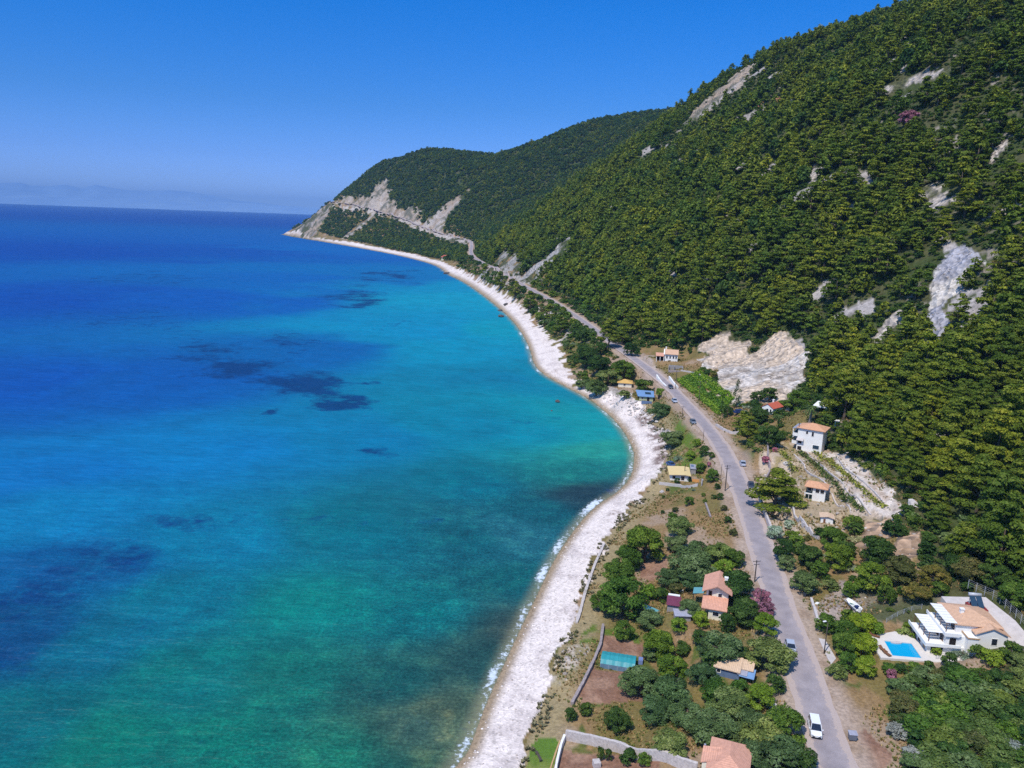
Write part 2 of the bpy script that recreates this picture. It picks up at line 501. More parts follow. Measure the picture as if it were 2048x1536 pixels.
# terraces of the hillside garden: steps between road and track
TERR_PX = [(1520,905),(1560,880),(1640,890),(1760,960),(1800,1010),(1760,1040),(1700,1060),(1600,1080),(1545,1075),(1520,1000)]
_tw = world_poly(TERR_PX)
terr = in_poly(GX, GY, _tw)
_tb = blur(terr.astype(float), 1)
STEP = 1.5
_zz = GZ / STEP
_fl = np.floor(_zz); _fr = _zz - _fl
GZ[:] = GZ * (1 - _tb) + ((_fl + smooth(_fr, 0.68, 0.98)) * STEP) * _tb
terr_wall = terr & (_fr > 0.70) & (_fr < 0.97)

# ------------------------------------------------------------------ ground colours (one real colour per kind of ground)
n1 = fbm(GX / 11, GY / 11, 4, 51); n2 = fbm(GX / 3.1, GY / 3.1, 3, 52); n3 = fbm(GX / 40, GY / 40, 3, 53)
C = np.empty(GX.shape + (3,))
def put(mask, c, w=1.0):
    m = (mask * w)[..., None]
    C[:] = C * (1 - m) + np.asarray(c) * m
C[:] = lin(90, 90, 56)                                   # hill soil with dry litter
put(smooth(n1, .45, .6), lin(74, 84, 44))
put(smooth(n2, .60, .7) * smooth(n3, .48, .6) * (GS < 1250), lin(160, 148, 134))
put((GS > 1250) * smooth(n2, .4, .6), lin(70, 78, 46))
hill = smooth(GT, 30, 60)
field = land & (GT < 30)
put(field, lin(158, 128, 88))
put(field * smooth(n1, .48, .58), lin(134, 118, 70))
put(field * smooth(n2, .56, .66) * smooth(n3, .35, .6), lin(98, 108, 50))
put(field * smooth(1 - n1, .6, .7), lin(176, 150, 124))
strip = land & (GT < -5) & (BT_SIGN > 0)
put(strip * (1 - smooth(BT_SIGN, 3, 8)) * (GR < 330), lin(172, 152, 112))
put(grass * smooth(n2, .3, .5), lin(104, 124, 48))
put(soil, lin(150, 112, 90)); put(soil * smooth(n2, .5, .65), lin(172, 134, 110))
put(lawn, lin(98, 128, 48)); put(lawn * smooth(n1, .5, .62), lin(134, 140, 70))
shoulder = land * (1 - smooth(np.abs(GT), 4.2, 6.6 + 1.4 * n1)) * 0.9
put(shoulder, lin(196, 172, 152)); put(shoulder * smooth(n2, .5, .62), lin(172, 146, 122))
_rock = lin(204, 191, 178); _rock2 = lin(196, 184, 176)
for nm, m in M_SCAR.items():
    c = {'chute': lin(186, 182, 186), 'capered': lin(206, 166, 134), 'red': lin(190, 130, 96), 'ochre': lin(216, 180, 148), 'ochre2': lin(214, 178, 146),
         'yard': lin(178, 160, 146), 'main': lin(230, 218, 206), 'tip': lin(190, 176, 162), 'roadcut': lin(214, 200, 186), 'capehigh': lin(206, 190, 172), 'capemid': lin(206, 190, 172), 'track': lin(232, 216, 200), 'outcrop': lin(186, 176, 168), 'behind': lin(206, 190, 170), 'grey1': lin(160, 158, 160),
         'road': lin(190, 182, 174), 'road2': lin(186, 178, 168), 'drive': lin(196, 176, 160), 'cliffsea': lin(206, 178, 148)}.get(nm, _rock)
    put(m, c)
    put(m * smooth(fbm(GX / 6, GZ / 6 + GY / 9, 3, 61), .5, .64), c * .78)
    put(m * smooth(rib, .42, .6), np.minimum(c * 1.12, .78))
for nm in ('capehigh', 'capemid', 'cape', 'tip', 'top', 'tipline'):
    put(M_SCAR[nm] * smooth(fbm(GS / 14, GT / 90, 4, 68), .46, .58), lin(184, 164, 142))
    put(M_SCAR[nm] * smooth(fbm(GS / 11 + 7, GT / 120, 4, 69), .56, .62), lin(126, 122, 104))
put(M_SCAR['main'] * smooth(fbm(GS / 5, GT / 40, 3, 70), .54, .64), lin(178, 162, 146))
put(M_SCAR['main'] * smooth(fbm(GS / 16, GT / 30, 3, 66), .5, .6), lin(224, 200, 174))
put(M_SCAR['chute'] * smooth(fbm(GS / 10, GT / 25, 3, 67), .52, .6), lin(222, 212, 200))
for nm in ('tip', 'road', 'road2', 'capered', 'pale1', 'pale2', 'yard'):
    put(M_SCAR[nm] * smooth(fbm(GX / 16, GY / 16, 3, 62), .5, .58), lin(96, 98, 66))
put(M_SCAR['behind'] * smooth(n2, .46, .56), lin(164, 148, 108))
put(terr, lin(204, 182, 158)); put(terr * smooth(n2, .5, .6), lin(168, 148, 104))
put(terr * smooth(n1, .5, .6), lin(186, 164, 132))
put(M_SCAR['track'], lin(232, 216, 200)); put(M_SCAR['track'] * smooth(n2, .5, .64), lin(206, 184, 164))
# beach pebbles
put(beach, lin(240, 224, 212, .91))
put(beach * smooth(fbm(GX / 4, GY / 4, 3, 63), .5, .64), lin(220, 204, 194, .9))
wet = beach * (1 - smooth(GD, .6, 2.4 + GR * .004))
put(wet, lin(176, 152, 122))
weedline = beach * smooth(vnoise(GX / 7, GY / 22, 64), .52, .66) * smooth(GD, 5, 8) * (1 - smooth(GD, 14, 20)) * (GR > 205) * (GR < 420)
put(weedline * smooth(n2, .42, .55), lin(146, 124, 114))
put((GD <= 0), lin(110, 110, 84))

# ------------------------------------------------------------------ materials
def new_mat(name):
    m = bpy.data.materials.new(name)
    m.use_nodes = True
    nt = m.node_tree
    b = nt.nodes["Principled BSDF"]
    return m, nt, b

def tex_noise(nt, scale, detail=4, rough=.55, vec=None):
    n = nt.nodes.new("ShaderNodeTexNoise")
    n.inputs["Scale"].default_value = scale
    n.inputs["Detail"].default_value = detail
    n.inputs["Roughness"].default_value = rough
    if vec is not None:
        nt.links.new(vec, n.inputs["Vector"])
    return n

def ramp(nt, fac, stops):
    r = nt.nodes.new("ShaderNodeValToRGB")
    el = r.color_ramp.elements
    while len(el) < len(stops):
        el.new(0.5)
    for e, (p, c) in zip(el, stops):
        e.position = p
        e.color = (c[0], c[1], c[2], 1) if hasattr(c, '__len__') else (c, c, c, 1)
    nt.links.new(fac, r.inputs[0])
    return r

def mixc(nt, a, b, fac=None, mode='MIX', f=1.0):
    m = nt.nodes.new("ShaderNodeMix")
    m.data_type = 'RGBA'; m.blend_type = mode
    m.inputs["Factor"].default_value = f
    if fac is not None:
        nt.links.new(fac, m.inputs["Factor"])
    for s, v in (("A", a), ("B", b)):
        sock = [i for i in m.inputs if i.identifier == s + "_Color"][0]
        if isinstance(v, (tuple, list, np.ndarray)):
            sock.default_value = (v[0], v[1], v[2], 1)
        else:
            nt.links.new(v, sock)
    return [o for o in m.outputs if o.identifier == "Result_Color"][0]

def geo_pos(nt):
    g = nt.nodes.new("ShaderNodeNewGeometry")
    return g.outputs["Position"]

def bump(nt, bsdf, height, strength=.5, dist=.3):
    b = nt.nodes.new("ShaderNodeBump")
    b.inputs["Strength"].default_value = strength
    b.inputs["Distance"].default_value = dist
    nt.links.new(height, b.inputs["Height"])
    nt.links.new(b.outputs[0], bsdf.inputs["Normal"])

def ground_mat(name, fine=2.2, lo=.62, hi=1.32, bstr=.6, bdist=.35, voro=None):
    m, nt, b = new_mat(name)
    at = nt.nodes.new("ShaderNodeAttribute"); at.attribute_name = "Col"
    pos = geo_pos(nt)
    n = tex_noise(nt, fine, 5, .65, pos)
    r = ramp(nt, n.outputs[0], [(.28, lo), (.72, hi)])
    c = mixc(nt, at.outputs["Color"], r.outputs[0], mode='MULTIPLY')
    h = n.outputs[0]
    if voro:
        v = nt.nodes.new("ShaderNodeTexVoronoi")
        v.inputs["Scale"].default_value = voro
        nt.links.new(pos, v.inputs["Vector"])
        rv = ramp(nt, v.outputs["Color"], [(0, .6), (.35, .95), (1, 1.12)])
        c = mixc(nt, c, rv.outputs[0], mode='MULTIPLY')
        h = v.outputs["Distance"]
    nt.links.new(c, b.inputs["Base Color"])
    b.inputs["Roughness"].default_value = .95
    b.inputs["Specular IOR Level"].default_value = .15
    bump(nt, b, h, bstr, bdist)
    return m

MAT_GROUND = ground_mat("dry_ground", 1.6)
MAT_HILL = ground_mat("hill_ground", .55, .55, 1.4, .7, .8)
MAT_ROCK = ground_mat("pale_rock", .5, .64, 1.42, 1.0, 2.2, voro=.42)
MAT_BEACH = ground_mat("pebbles", 1.3, .8, 1.15, .55, .2, voro=2.1)
MAT_LAWN = ground_mat("lawn_grass", 2.4, .75, 1.25, .4, .1)

def mesh_from(name, V, F, mat, kind=None, col=None, smooth_f=True):
    me = bpy.data.meshes.new(name)
    V = np.asarray(V, np.float32); F = np.asarray(F, np.int32)
    k = F.shape[1]
    me.vertices.add(len(V)); me.vertices.foreach_set("co", V.ravel())
    me.loops.add(F.size); me.loops.foreach_set("vertex_index", F.ravel())
    me.polygons.add(len(F))
    me.polygons.foreach_set("loop_start", np.arange(0, F.size, k, dtype=np.int32))
    me.polygons.foreach_set("loop_total", np.full(len(F), k, np.int32))
    if smooth_f:
        me.polygons.foreach_set("use_smooth", np.ones(len(F), bool))
    me.update(calc_edges=True)
    if col is not None:
        a = me.color_attributes.new("Col", 'FLOAT_COLOR', 'POINT')
        a.data.foreach_set("color", np.c_[col, np.ones(len(col))].astype(np.float32).ravel())
    me.materials.append(mat)
    o = bpy.data.objects.new(name, me)
    COL.objects.link(o)
    if kind:
        o['kind'] = kind
    return o

# split the one height sheet into the kinds of ground, sharing their borders
_ids = np.arange(NA * NR).reshape(NA, NR)
_q = np.stack([_ids[:-1, :-1], _ids[:-1, 1:], _ids[1:, 1:], _ids[1:, :-1]], -1).reshape(-1, 4)[:, ::-1]
def _face(m):
    return (m[:-1, :-1].astype(int) + m[:-1, 1:] + m[1:, 1:] + m[1:, :-1] >= 2).ravel()
_keep = (GD > -26)
f_keep = _face(_keep)
cls = np.zeros(len(_q), int)                      # 0 ground
cls[_face((GT > 30) & (GS < 1260))] = 1           # hillside
cls[_face(((GS >= 1180) & land))] = 2             # headland
_sc = np.zeros(GX.shape, bool)
for nm, m in M_SCAR.items():
    if nm not in ('yard', 'behind', 'drive', 'track', 'outcrop'):
        _sc |= m
cls[_face(_sc)] = 3
cls[_face(beach)] = 4
cls[_face(lawn)] = 5
VV = np.stack([GX, GY, GZ], -1).reshape(-1, 3); CC = C.reshape(-1, 3)
for k, (nm, mt) in enumerate((("ground", MAT_GROUND), ("hillside", MAT_HILL), ("headland", MAT_HILL), ("cliff", MAT_ROCK), ("beach", MAT_BEACH), ("lawn", MAT_LAWN))):
    f = _q[f_keep & (cls == k)]
    if len(f) == 0:
        continue
    used, inv = np.unique(f, return_inverse=True)
    mesh_from(nm, VV[used], inv.reshape(-1, 4), mt, 'structure', CC[used])

# ------------------------------------------------------------------ road
def ribbon(C, half, lift, step=None):
    C = np.asarray(C, float)
    T = np.gradient(C[:, :2], axis=0); T /= np.linalg.norm(T, axis=1)[:, None]
    N = np.stack([T[:, 1], -T[:, 0]], -1)
    cols = np.linspace(-1, 1, 7)
    V = []
    for c in cols:
        p = C.copy(); p[:, :2] += N * (half * c)[:, None] if hasattr(half, '__len__') else N * half * c
        p[:, 2] += lift
        V.append(p)
    V = np.stack(V, 1)
    n, k = V.shape[:2]
    ids = np.arange(n * k).reshape(n, k)
    F = np.stack([ids[:-1, :-1], ids[1:, :-1], ids[1:, 1:], ids[:-1, 1:]], -1).reshape(-1, 4)[:, ::-1]
    return V.reshape(-1, 3), F

def densify(P, ds):
    P = np.asarray(P, float)
    L = np.r_[0, np.cumsum(np.linalg.norm(np.diff(P[:, :2], axis=0), axis=1))]
    s = np.arange(0, L[-1], ds)
    return np.stack([np.interp(s, L, P[:, k]) for k in range(P.shape[1])], -1)

_rc = densify(chaikin(ROAD3[1:-3], 3), 3.0)
_gz = grid_sample(GZ, _rc[:, 0], _rc[:, 1])
_dist = np.hypot(_rc[:, 0], _rc[:, 1])
_rc[:, 2] = np.maximum(_rc[:, 2], _gz) + 0.05 + np.clip(_dist - 200, 0, None) * .0009
m, nt, b = new_mat("worn_asphalt")
pos = geo_pos(nt)
na = tex_noise(nt, .35, 6, .6, pos); nb = tex_noise(nt, 6.0, 3, .6, pos)
ra = ramp(nt, na.outputs[0], [(.3, lin(156, 145, 146)), (.7, lin(184, 171, 170))])
ed = nt.nodes.new("ShaderNodeAttribute"); ed.attribute_name = "Edge"
ne = tex_noise(nt, .8, 4, .7, pos)
me_ = nt.nodes.new("ShaderNodeMath"); me_.operation = 'MULTIPLY_ADD'; nt.links.new(ne.outputs[0], me_.inputs[0]); me_.inputs[1].default_value = .7; nt.links.new(ed.outputs["Fac"], me_.inputs[2])
re_ = ramp(nt, me_.outputs[0], [(.62, 0.), (.80, .08), (1.0, .22), (1.25, .85)])
rb = ramp(nt, nb.outputs[0], [(.3, .86), (.7, 1.1)])
nt.links.new(mixc(nt, mixc(nt, ra.outputs[0], lin(206, 184, 170), re_.outputs[0]), rb.outputs[0], mode='MULTIPLY'), b.inputs["Base Color"])
b.inputs["Roughness"].default_value = .85
b.inputs["Specular IOR Level"].default_value = .25
MAT_ASPHALT = m
_hw = np.where(_dist < 900, 3.15, 3.6)
_edge = (vnoise(_rc[:, 0] / 2.5, _rc[:, 1] / 2.5, 5) - .5) * .5
v, f = ribbon(_rc, _hw + _edge, 0)
ro_ = mesh_from("road", v, f, MAT_ASPHALT, 'structure')
a = ro_.data.attributes.new("Edge", 'FLOAT', 'POINT')
a.data.foreach_set("value", np.tile(np.abs(np.linspace(-1, 1, 7)), len(_rc)).astype(np.float32))

# ------------------------------------------------------------------ sea
SEA_PTS = [((20,420),(0,74,160)),((300,430),(0,72,158)),((560,440),(0,72,158)),((100,500),(0,74,165)),((450,500),(0,80,168)),((640,500),(0,100,180)),
 ((100,600),(0,76,168)),((400,600),(0,88,176)),((600,560),(0,98,178)),((800,560),(0,110,176)),((900,575),(0,140,184)),((940,600),(4,150,186)),
 ((50,760),(0,82,172)),((300,760),(0,88,170)),((600,700),(0,98,168)),((800,660),(0,140,186)),((900,700),(0,142,180)),((1000,665),(0,150,178)),
 ((1000,760),(0,120,160)),((1045,760),(6,140,164)),((100,950),(0,112,182)),((400,900),(0,122,184)),((700,880),(0,122,168)),((900,850),(0,128,160)),
 ((1050,850),(0,138,164)),((1150,850),(14,150,158)),((1225,890),(36,152,142)),((1000,950),(0,110,132)),((1000,1050),(34,108,124)),((1200,945),(22,122,122)),
 ((100,1050),(0,122,176)),((400,1080),(0,122,160)),((700,1050),(0,110,128)),((900,1050),(10,96,110)),((1100,1000),(12,90,104)),((1200,985),(34,62,74)),
 ((50,1150),(0,92,150)),((200,1150),(0,98,148)),((330,1200),(0,114,138)),((600,1200),(2,126,122)),((800,1200),(4,108,114)),((1000,1120),(12,92,100)),
 ((50,1300),(0,78,130)),((200,1300),(0,104,130)),((400,1350),(2,114,114)),((600,1350),(12,110,100)),((800,1350),(20,88,86)),((960,1290),(40,84,80)),
 ((50,1450),(0,100,110)),((200,1500),(2,116,102)),((500,1480),(4,112,98)),((700,1500),(22,116,96)),((850,1440),(60,94,82)),((900,1400),(72,92,72)),
 ((920,1440),(92,112,86)),((880,1500),(60,96,74)),((800,1520),(30,92,80)),((1040,1225),(58,76,70))]
SA, SR = 420, 720
sa = np.linspace(R(-64), R(52), SA); sr = np.exp(np.linspace(math.log(30.0), math.log(50000.0), SR))
A_, R2 = np.meshgrid(sa, sr, indexing='ij')
SX = R2 * np.sin(A_); SY = R2 * np.cos(A_)
_P = np.stack([SX.ravel(), SY.ravel()], -1)
_sel = R2.ravel() < 6000
sd = np.full(_P.shape[0], -3000.0)
_d, _s, _ = seg_nearest(_P[_sel], SHORE)
sd[_sel] = _d * _s
sd = sd.reshape(SX.shape)
_pp = np.array([p for p, c in SEA_PTS], float); _pc = np.array([lin(*c, k=.80) * np.array([1, 1.0, .88]) for p, c in SEA_PTS])
_pw = px_at_z(_pp[:, 0], _pp[:, 1], 0.0)
_pa = np.arctan2(_pw[:, 0], _pw[:, 1]); _pl = np.log(np.hypot(_pw[:, 0], _pw[:, 1]))
wsum = 0; SC = 0
wa = A_ + (fbm(SX / 60, SY / 60, 3, 81) - .5) * .12; wr = np.log(R2) + (fbm(SX / 60 + 9, SY / 60, 3, 82) - .5) * .14
for k in range(len(_pp)):
    w = 1.0 / (((wa - _pa[k]) / .16) ** 2 + ((wr - _pl[k]) / .16) ** 2 + .03) ** 2
    SC = SC + w[..., None] * _pc[k]; wsum = wsum + w
SC = SC / wsum[..., None]
_ig = [0]
WEED = [(610,775,75,20,1),(655,805,45,12,1),(560,762,50,12,.9),(480,738,80,15,.8),(420,705,90,22,.6),(685,758,28,6,.9),(740,772,10,4,.8),(765,770,10,4,.8),(545,828,18,5,.9),
        (748,913,36,7,.9),(735,606,46,10,.7),(780,552,52,10,.7),(690,590,60,16,.6),(600,690,60,16,.5),(170,1120,120,36,.62),(60,1210,90,60,.66),(30,1300,60,50,.6),(360,1050,90,12,.55),
        (620,1050,160,12,.4),(300,560,200,14,.4),(800,640,60,10,.35),(250,640,240,30,.35),(1215,990,30,9,.9),(1060,835,60,10,.35)]
U_, V_, _ = to_px(np.stack([SX, SY, np.zeros_like(SX)], -1).reshape(-1, 3))
U_ = U_.reshape(SX.shape); V_ = V_.reshape(SX.shape)
_ws = np.clip(R2 * .05, 4, 40)
_wn1 = fbm(SX / 26, SY / 26, 4, 87) - .5; _wn2 = fbm(SX / 26 + 31, SY / 26, 4, 88) - .5
Uw = U_ + _wn1 * 150; Vw = V_ + _wn2 * 46
weed = np.zeros(SX.shape)
for (u, v, a, b_, s_) in WEED:
    weed = np.maximum(weed, s_ * np.exp(-(((Uw - u) / a) ** 2 + ((Vw - v) / b_) ** 2) * .62))
foam = np.exp(-((sd + 1.2) / 1.0) ** 2) * (.26 + .36 * smooth(vnoise(SX / 9, SY / 9, 6), .35, .7))
for (u, v, r_, s_) in [(1052,1256,24,.9),(1026,1305,24,.75),(1165,1020,32,.6),(1122,1092,26,.7),(1092,1150,26,.6),(985,1345,22,.55),(946,1490,26,.7),(930,1530,20,.7),(1190,1006,24,.6),(1076,735,16,.4),(1056,690,16,.4),(1046,668,14,.4)]:
    foam = foam + .55 * s_ * np.exp(-(((U_ - u) / r_) ** 2 + ((V_ - v) / (r_ * .8)) ** 2)) * np.exp(-((sd + 1.5) / 2.6) ** 2)
foam = np.maximum(foam, .56 * np.exp(-((sd + .35) / .55) ** 2))
foam += .25 * np.exp(-((sd + 5.5) / 1.0) ** 2) * smooth(vnoise(SX / 16, SY / 16, 3), .55, .7)
shallow = 1 - smooth(-sd, 0.0, 3.5)
reef = np.maximum((1 - smooth(-sd, 20, 75)), .62 * (1 - smooth(R2, 150, 330))) * smooth(-SY, -330, -210)
ids = np.arange(SA * SR).reshape(SA, SR)
F = np.stack([ids[:-1, :-1], ids[:-1, 1:], ids[1:, 1:], ids[1:, :-1]], -1).reshape(-1, 4)[:, ::-1]
far_land = (sd[:-1, :-1] > 14).ravel()
F = F[~far_land]
MATSEA, nt, b = new_mat("sea_water")
def attr(nt, n):
    a = nt.nodes.new("ShaderNodeAttribute"); a.attribute_name = n
    return a
pos = geo_pos(nt)
col = attr(nt, "Col").outputs["Color"]
msk = attr(nt, "Mask")
sep = nt.nodes.new("ShaderNodeSeparateColor"); nt.links.new(msk.outputs["Color"], sep.inputs[0])
mp = nt.nodes.new("ShaderNodeMapping"); mp.inputs["Rotation"].default_value = (0, 0, R(-12)); mp.inputs["Scale"].default_value = (.35, 1, 1)
nt.links.new(pos, mp.inputs["Vector"])
# sea bed patches: weed and stones seen through the water
nbig = tex_noise(nt, .06, 7, .68, pos)
nsm = tex_noise(nt, .32, 5, .7, pos)
add = nt.nodes.new("ShaderNodeMath"); add.operation = 'ADD'; nt.links.new(sep.outputs[0], add.inputs[0])
sc1 = nt.nodes.new("ShaderNodeMath"); sc1.operation = 'MULTIPLY_ADD'; nt.links.new(nbig.outputs[0], sc1.inputs[0]); sc1.inputs[1].default_value = 1.9; sc1.inputs[2].default_value = -.95
nt.links.new(sc1.outputs[0], add.inputs[1])
nme0 = tex_noise(nt, .21, 6, .7, pos)
ad2 = nt.nodes.new('ShaderNodeMath'); ad2.operation = 'MULTIPLY_ADD'; nt.links.new(nme0.outputs[0], ad2.inputs[0]); ad2.inputs[1].default_value = 1.0; nt.links.new(add.outputs[0], ad2.inputs[2])
ad3 = nt.nodes.new('ShaderNodeMath'); ad3.operation = 'ADD'; nt.links.new(ad2.outputs[0], ad3.inputs[0]); ad3.inputs[1].default_value = -.5
wr_ = ramp(nt, ad3.outputs[0], [(.30, 0.), (.72, .9)])
c1 = mixc(nt, col, lin(0, 54, 104, .85), wr_.outputs[0])
r1 = ramp(nt, nbig.outputs[0], [(.3, .84), (.7, 1.14)])
c2 = mixc(nt, c1, r1.outputs[0], mode='MULTIPLY')
nme = tex_noise(nt, .13, 6, .72, pos)
nav = nt.nodes.new('ShaderNodeMath'); nav.operation = 'MULTIPLY_ADD'; nt.links.new(nme.outputs[0], nav.inputs[0]); nav.inputs[1].default_value = .6; nav.inputs[2].default_value = 0
nad = nt.nodes.new('ShaderNodeMath'); nad.operation = 'MULTIPLY_ADD'; nt.links.new(nsm.outputs[0], nad.inputs[0]); nad.inputs[1].default_value = .4; nt.links.new(nav.outputs[0], nad.inputs[2])
r2 = ramp(nt, nad.outputs[0], [(.36, (.50, .62, .66)), (.5, (.98, .98, .98)), (.63, (2.1, 1.5, 1.24))])
c3 = mixc(nt, c2, r2.outputs[0], mode='MULTIPLY')
nst = tex_noise(nt, 1.5, 4, .75, pos)
rst = ramp(nt, nst.outputs[0], [(.34, .62), (.5, 1.0), (.66, 1.55)])
c3 = mixc(nt, c3, rst.outputs[0], mode='MULTIPLY')
rip = tex_noise(nt, .55, 4, .6, mp.outputs[0])
rrp = ramp(nt, rip.outputs[0], [(.32, .90), (.68, 1.10)])  # light and dark of surface ripples painted into the water colour, not sea bed
c2 = mixc(nt, c2, rrp.outputs[0], mode='MULTIPLY')
c4 = mixc(nt, c2, c3, sep.outputs[2])          # stony bottom only close to the shore
shal = nt.nodes.new("ShaderNodeAttribute"); shal.attribute_name = "Shal"
c5 = mixc(nt, c4, lin(150, 146, 112), shal.outputs["Fac"])
nf = tex_noise(nt, .9, 6, .75, pos)
mu = nt.nodes.new("ShaderNodeMath"); mu.operation = 'ADD'; nt.links.new(sep.outputs[1], mu.inputs[0])
sf = nt.nodes.new("ShaderNodeMath"); sf.operation = 'MULTIPLY_ADD'; nt.links.new(nf.outputs[0], sf.inputs[0]); sf.inputs[1].default_value = 2.0; sf.inputs[2].default_value = -1.0
nt.links.new(sf.outputs[0], mu.inputs[1])
fr = ramp(nt, mu.outputs[0], [(.46, 0.), (.72, 1.)])
c6 = mixc(nt, c5, (.66, .72, .76), fr.outputs[0])
w1 = tex_noise(nt, .42, 5, .62, mp.outputs[0]); w2 = tex_noise(nt, .09, 3, .55, mp.outputs[0])
wm = nt.nodes.new("ShaderNodeMath"); wm.operation = 'MULTIPLY_ADD'; nt.links.new(w2.outputs[0], wm.inputs[0]); wm.inputs[1].default_value = 3.0; nt.links.new(w1.outputs[0], wm.inputs[2])
bn = nt.nodes.new("ShaderNodeBump"); bn.inputs["Strength"].default_value = .85; bn.inputs["Distance"].default_value = .75
nt.links.new(wm.outputs[0], bn.inputs["Height"])
nt.nodes.remove(b)
dif = nt.nodes.new("ShaderNodeBsdfDiffuse"); nt.links.new(c6, dif.inputs["Color"]); nt.links.new(bn.outputs[0], dif.inputs["Normal"])
glo = nt.nodes.new("ShaderNodeBsdfGlossy"); glo.inputs["Roughness"].default_value = .42; nt.links.new(bn.outputs[0], glo.inputs["Normal"])
glo.inputs["Color"].default_value = (.9, .95, 1, 1)
lw = nt.nodes.new("ShaderNodeLayerWeight"); lw.inputs["Blend"].default_value = .5; nt.links.new(bn.outputs[0], lw.inputs["Normal"])
rl = ramp(nt, lw.outputs["Facing"], [(0, .03), (.6, .05), (1, .06)])     # a choppy sea never mirrors fully, even far out
ms = nt.nodes.new("ShaderNodeMixShader"); nt.links.new(rl.outputs[0], ms.inputs[0]); nt.links.new(dif.outputs[0], ms.inputs[1]); nt.links.new(glo.outputs[0], ms.inputs[2])
nt.links.new(ms.outputs[0], nt.nodes["Material Output"].inputs["Surface"])
sea = mesh_from("sea", np.stack([SX, SY, np.zeros_like(SX)], -1).reshape(-1, 3), F, MATSEA, 'structure', SC.reshape(-1, 3))
a = sea.data.color_attributes.new("Mask", 'FLOAT_COLOR', 'POINT')
a.data.foreach_set("color", np.stack([weed, np.clip(foam, 0, 1), np.clip(reef, 0, 1), np.ones_like(weed)], -1).astype(np.float32).ravel())
a = sea.data.attributes.new("Shal", 'FLOAT', 'POINT')
a.data.foreach_set("value", (shallow * .75).astype(np.float32).ravel())

# ------------------------------------------------------------------ far mountains across the sea
def far_ridge(name, px, y, depth, seed):
    """a mountain range with real depth, its crest through the given pixels at distance y"""
    us = np.arange(px[0][0], px[-1][0], 6.0)
    vs = np.interp(us, [p[0] for p in px], [p[1] for p in px])
    crest = px_at_y(us, vs, y)
    crest[:, 2] *= .95
    n = len(us); rows = []
    for k, f in enumerate(np.linspace(-1, 1, 13)):
        p = crest.copy()
        h = (crest[:, 2]) * (1 - abs(f)) ** 1.2
        p[:, 1] += f * depth
        p[:, 0] *= (p[:, 1] / crest[:, 1])
        h = h * (1 + (fbm(p[:, 0] / 1800, p[:, 1] / 1800, 4, seed) - .5) * .8 * (1 - (1 - abs(f))))
        p[:, 2] = h - (2 if abs(f) > .99 else 0)
        rows.append(p)
    V = np.stack(rows, 1); k = V.shape[1]
    ids = np.arange(n * k).reshape(n, k)
    F = np.stack([ids[:-1, :-1], ids[1:, :-1], ids[1:, 1:], ids[:-1, 1:]], -1).reshape(-1, 4)
    return mesh_from(name, V.reshape(-1, 3), F, MAT_FAR, 'structure')
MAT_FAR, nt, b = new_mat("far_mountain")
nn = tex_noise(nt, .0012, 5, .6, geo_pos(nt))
nt.links.new(ramp(nt, nn.outputs[0], [(.3, lin(112, 152, 204)), (.7, lin(138, 172, 212))]).outputs[0], b.inputs["Base Color"])  # pale limestone with the blue of distant haze painted into its base colour
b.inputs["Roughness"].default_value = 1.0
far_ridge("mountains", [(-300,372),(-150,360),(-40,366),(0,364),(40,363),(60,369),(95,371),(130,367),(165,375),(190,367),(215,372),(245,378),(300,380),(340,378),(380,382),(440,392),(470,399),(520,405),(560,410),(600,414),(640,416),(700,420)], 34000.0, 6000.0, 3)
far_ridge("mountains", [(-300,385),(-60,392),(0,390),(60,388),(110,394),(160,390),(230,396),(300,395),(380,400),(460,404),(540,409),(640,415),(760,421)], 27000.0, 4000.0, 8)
# ------------------------------------------------------------------ foliage materials
LEAF_K = 1.6
def leaf_mat(name, dark, light, tip=None, trans=.32):
    m, nt, b = new_mat(name)
    va = nt.nodes.new("ShaderNodeAttribute"); va.attribute_name = "Var"
    oi = nt.nodes.new("ShaderNodeObjectInfo")
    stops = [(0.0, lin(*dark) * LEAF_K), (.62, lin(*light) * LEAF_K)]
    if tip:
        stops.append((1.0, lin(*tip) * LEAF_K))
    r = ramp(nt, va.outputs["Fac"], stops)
    rr = ramp(nt, oi.outputs["Random"], [(0, (.58, .72, .72)), (.3, (.82, .90, .88)), (.65, (1, 1, 1)), (.9, (1.20, 1.12, .86)), (1, (1.36, 1.22, .84))])
    c = mixc(nt, r.outputs[0], rr.outputs[0], mode='MULTIPLY')
    # stands of the wood differ in tone from place to place
    st = tex_noise(nt, .016, 3, .6, oi.outputs["Location"])
    rs = ramp(nt, st.outputs[0], [(.34, (.74, .90, .86)), (.5, (1, 1, 1)), (.66, (1.16, 1.08, .88))])
    c = mixc(nt, c, rs.outputs[0], mode='MULTIPLY')
    nt.links.new(c, b.inputs["Base Color"])
    b.inputs["Roughness"].default_value = .7
    b.inputs["Specular IOR Level"].default_value = .2
    tr = nt.nodes.new("ShaderNodeBsdfTranslucent"); nt.links.new(c, tr.inputs["Color"])
    mx = nt.nodes.new("ShaderNodeMixShader"); mx.inputs[0].default_value = trans
    nt.links.new(b.outputs[0], mx.inputs[1]); nt.links.new(tr.outputs[0], mx.inputs[2])
    nt.links.new(mx.outputs[0], nt.nodes["Material Output"].inputs["Surface"])
    return m

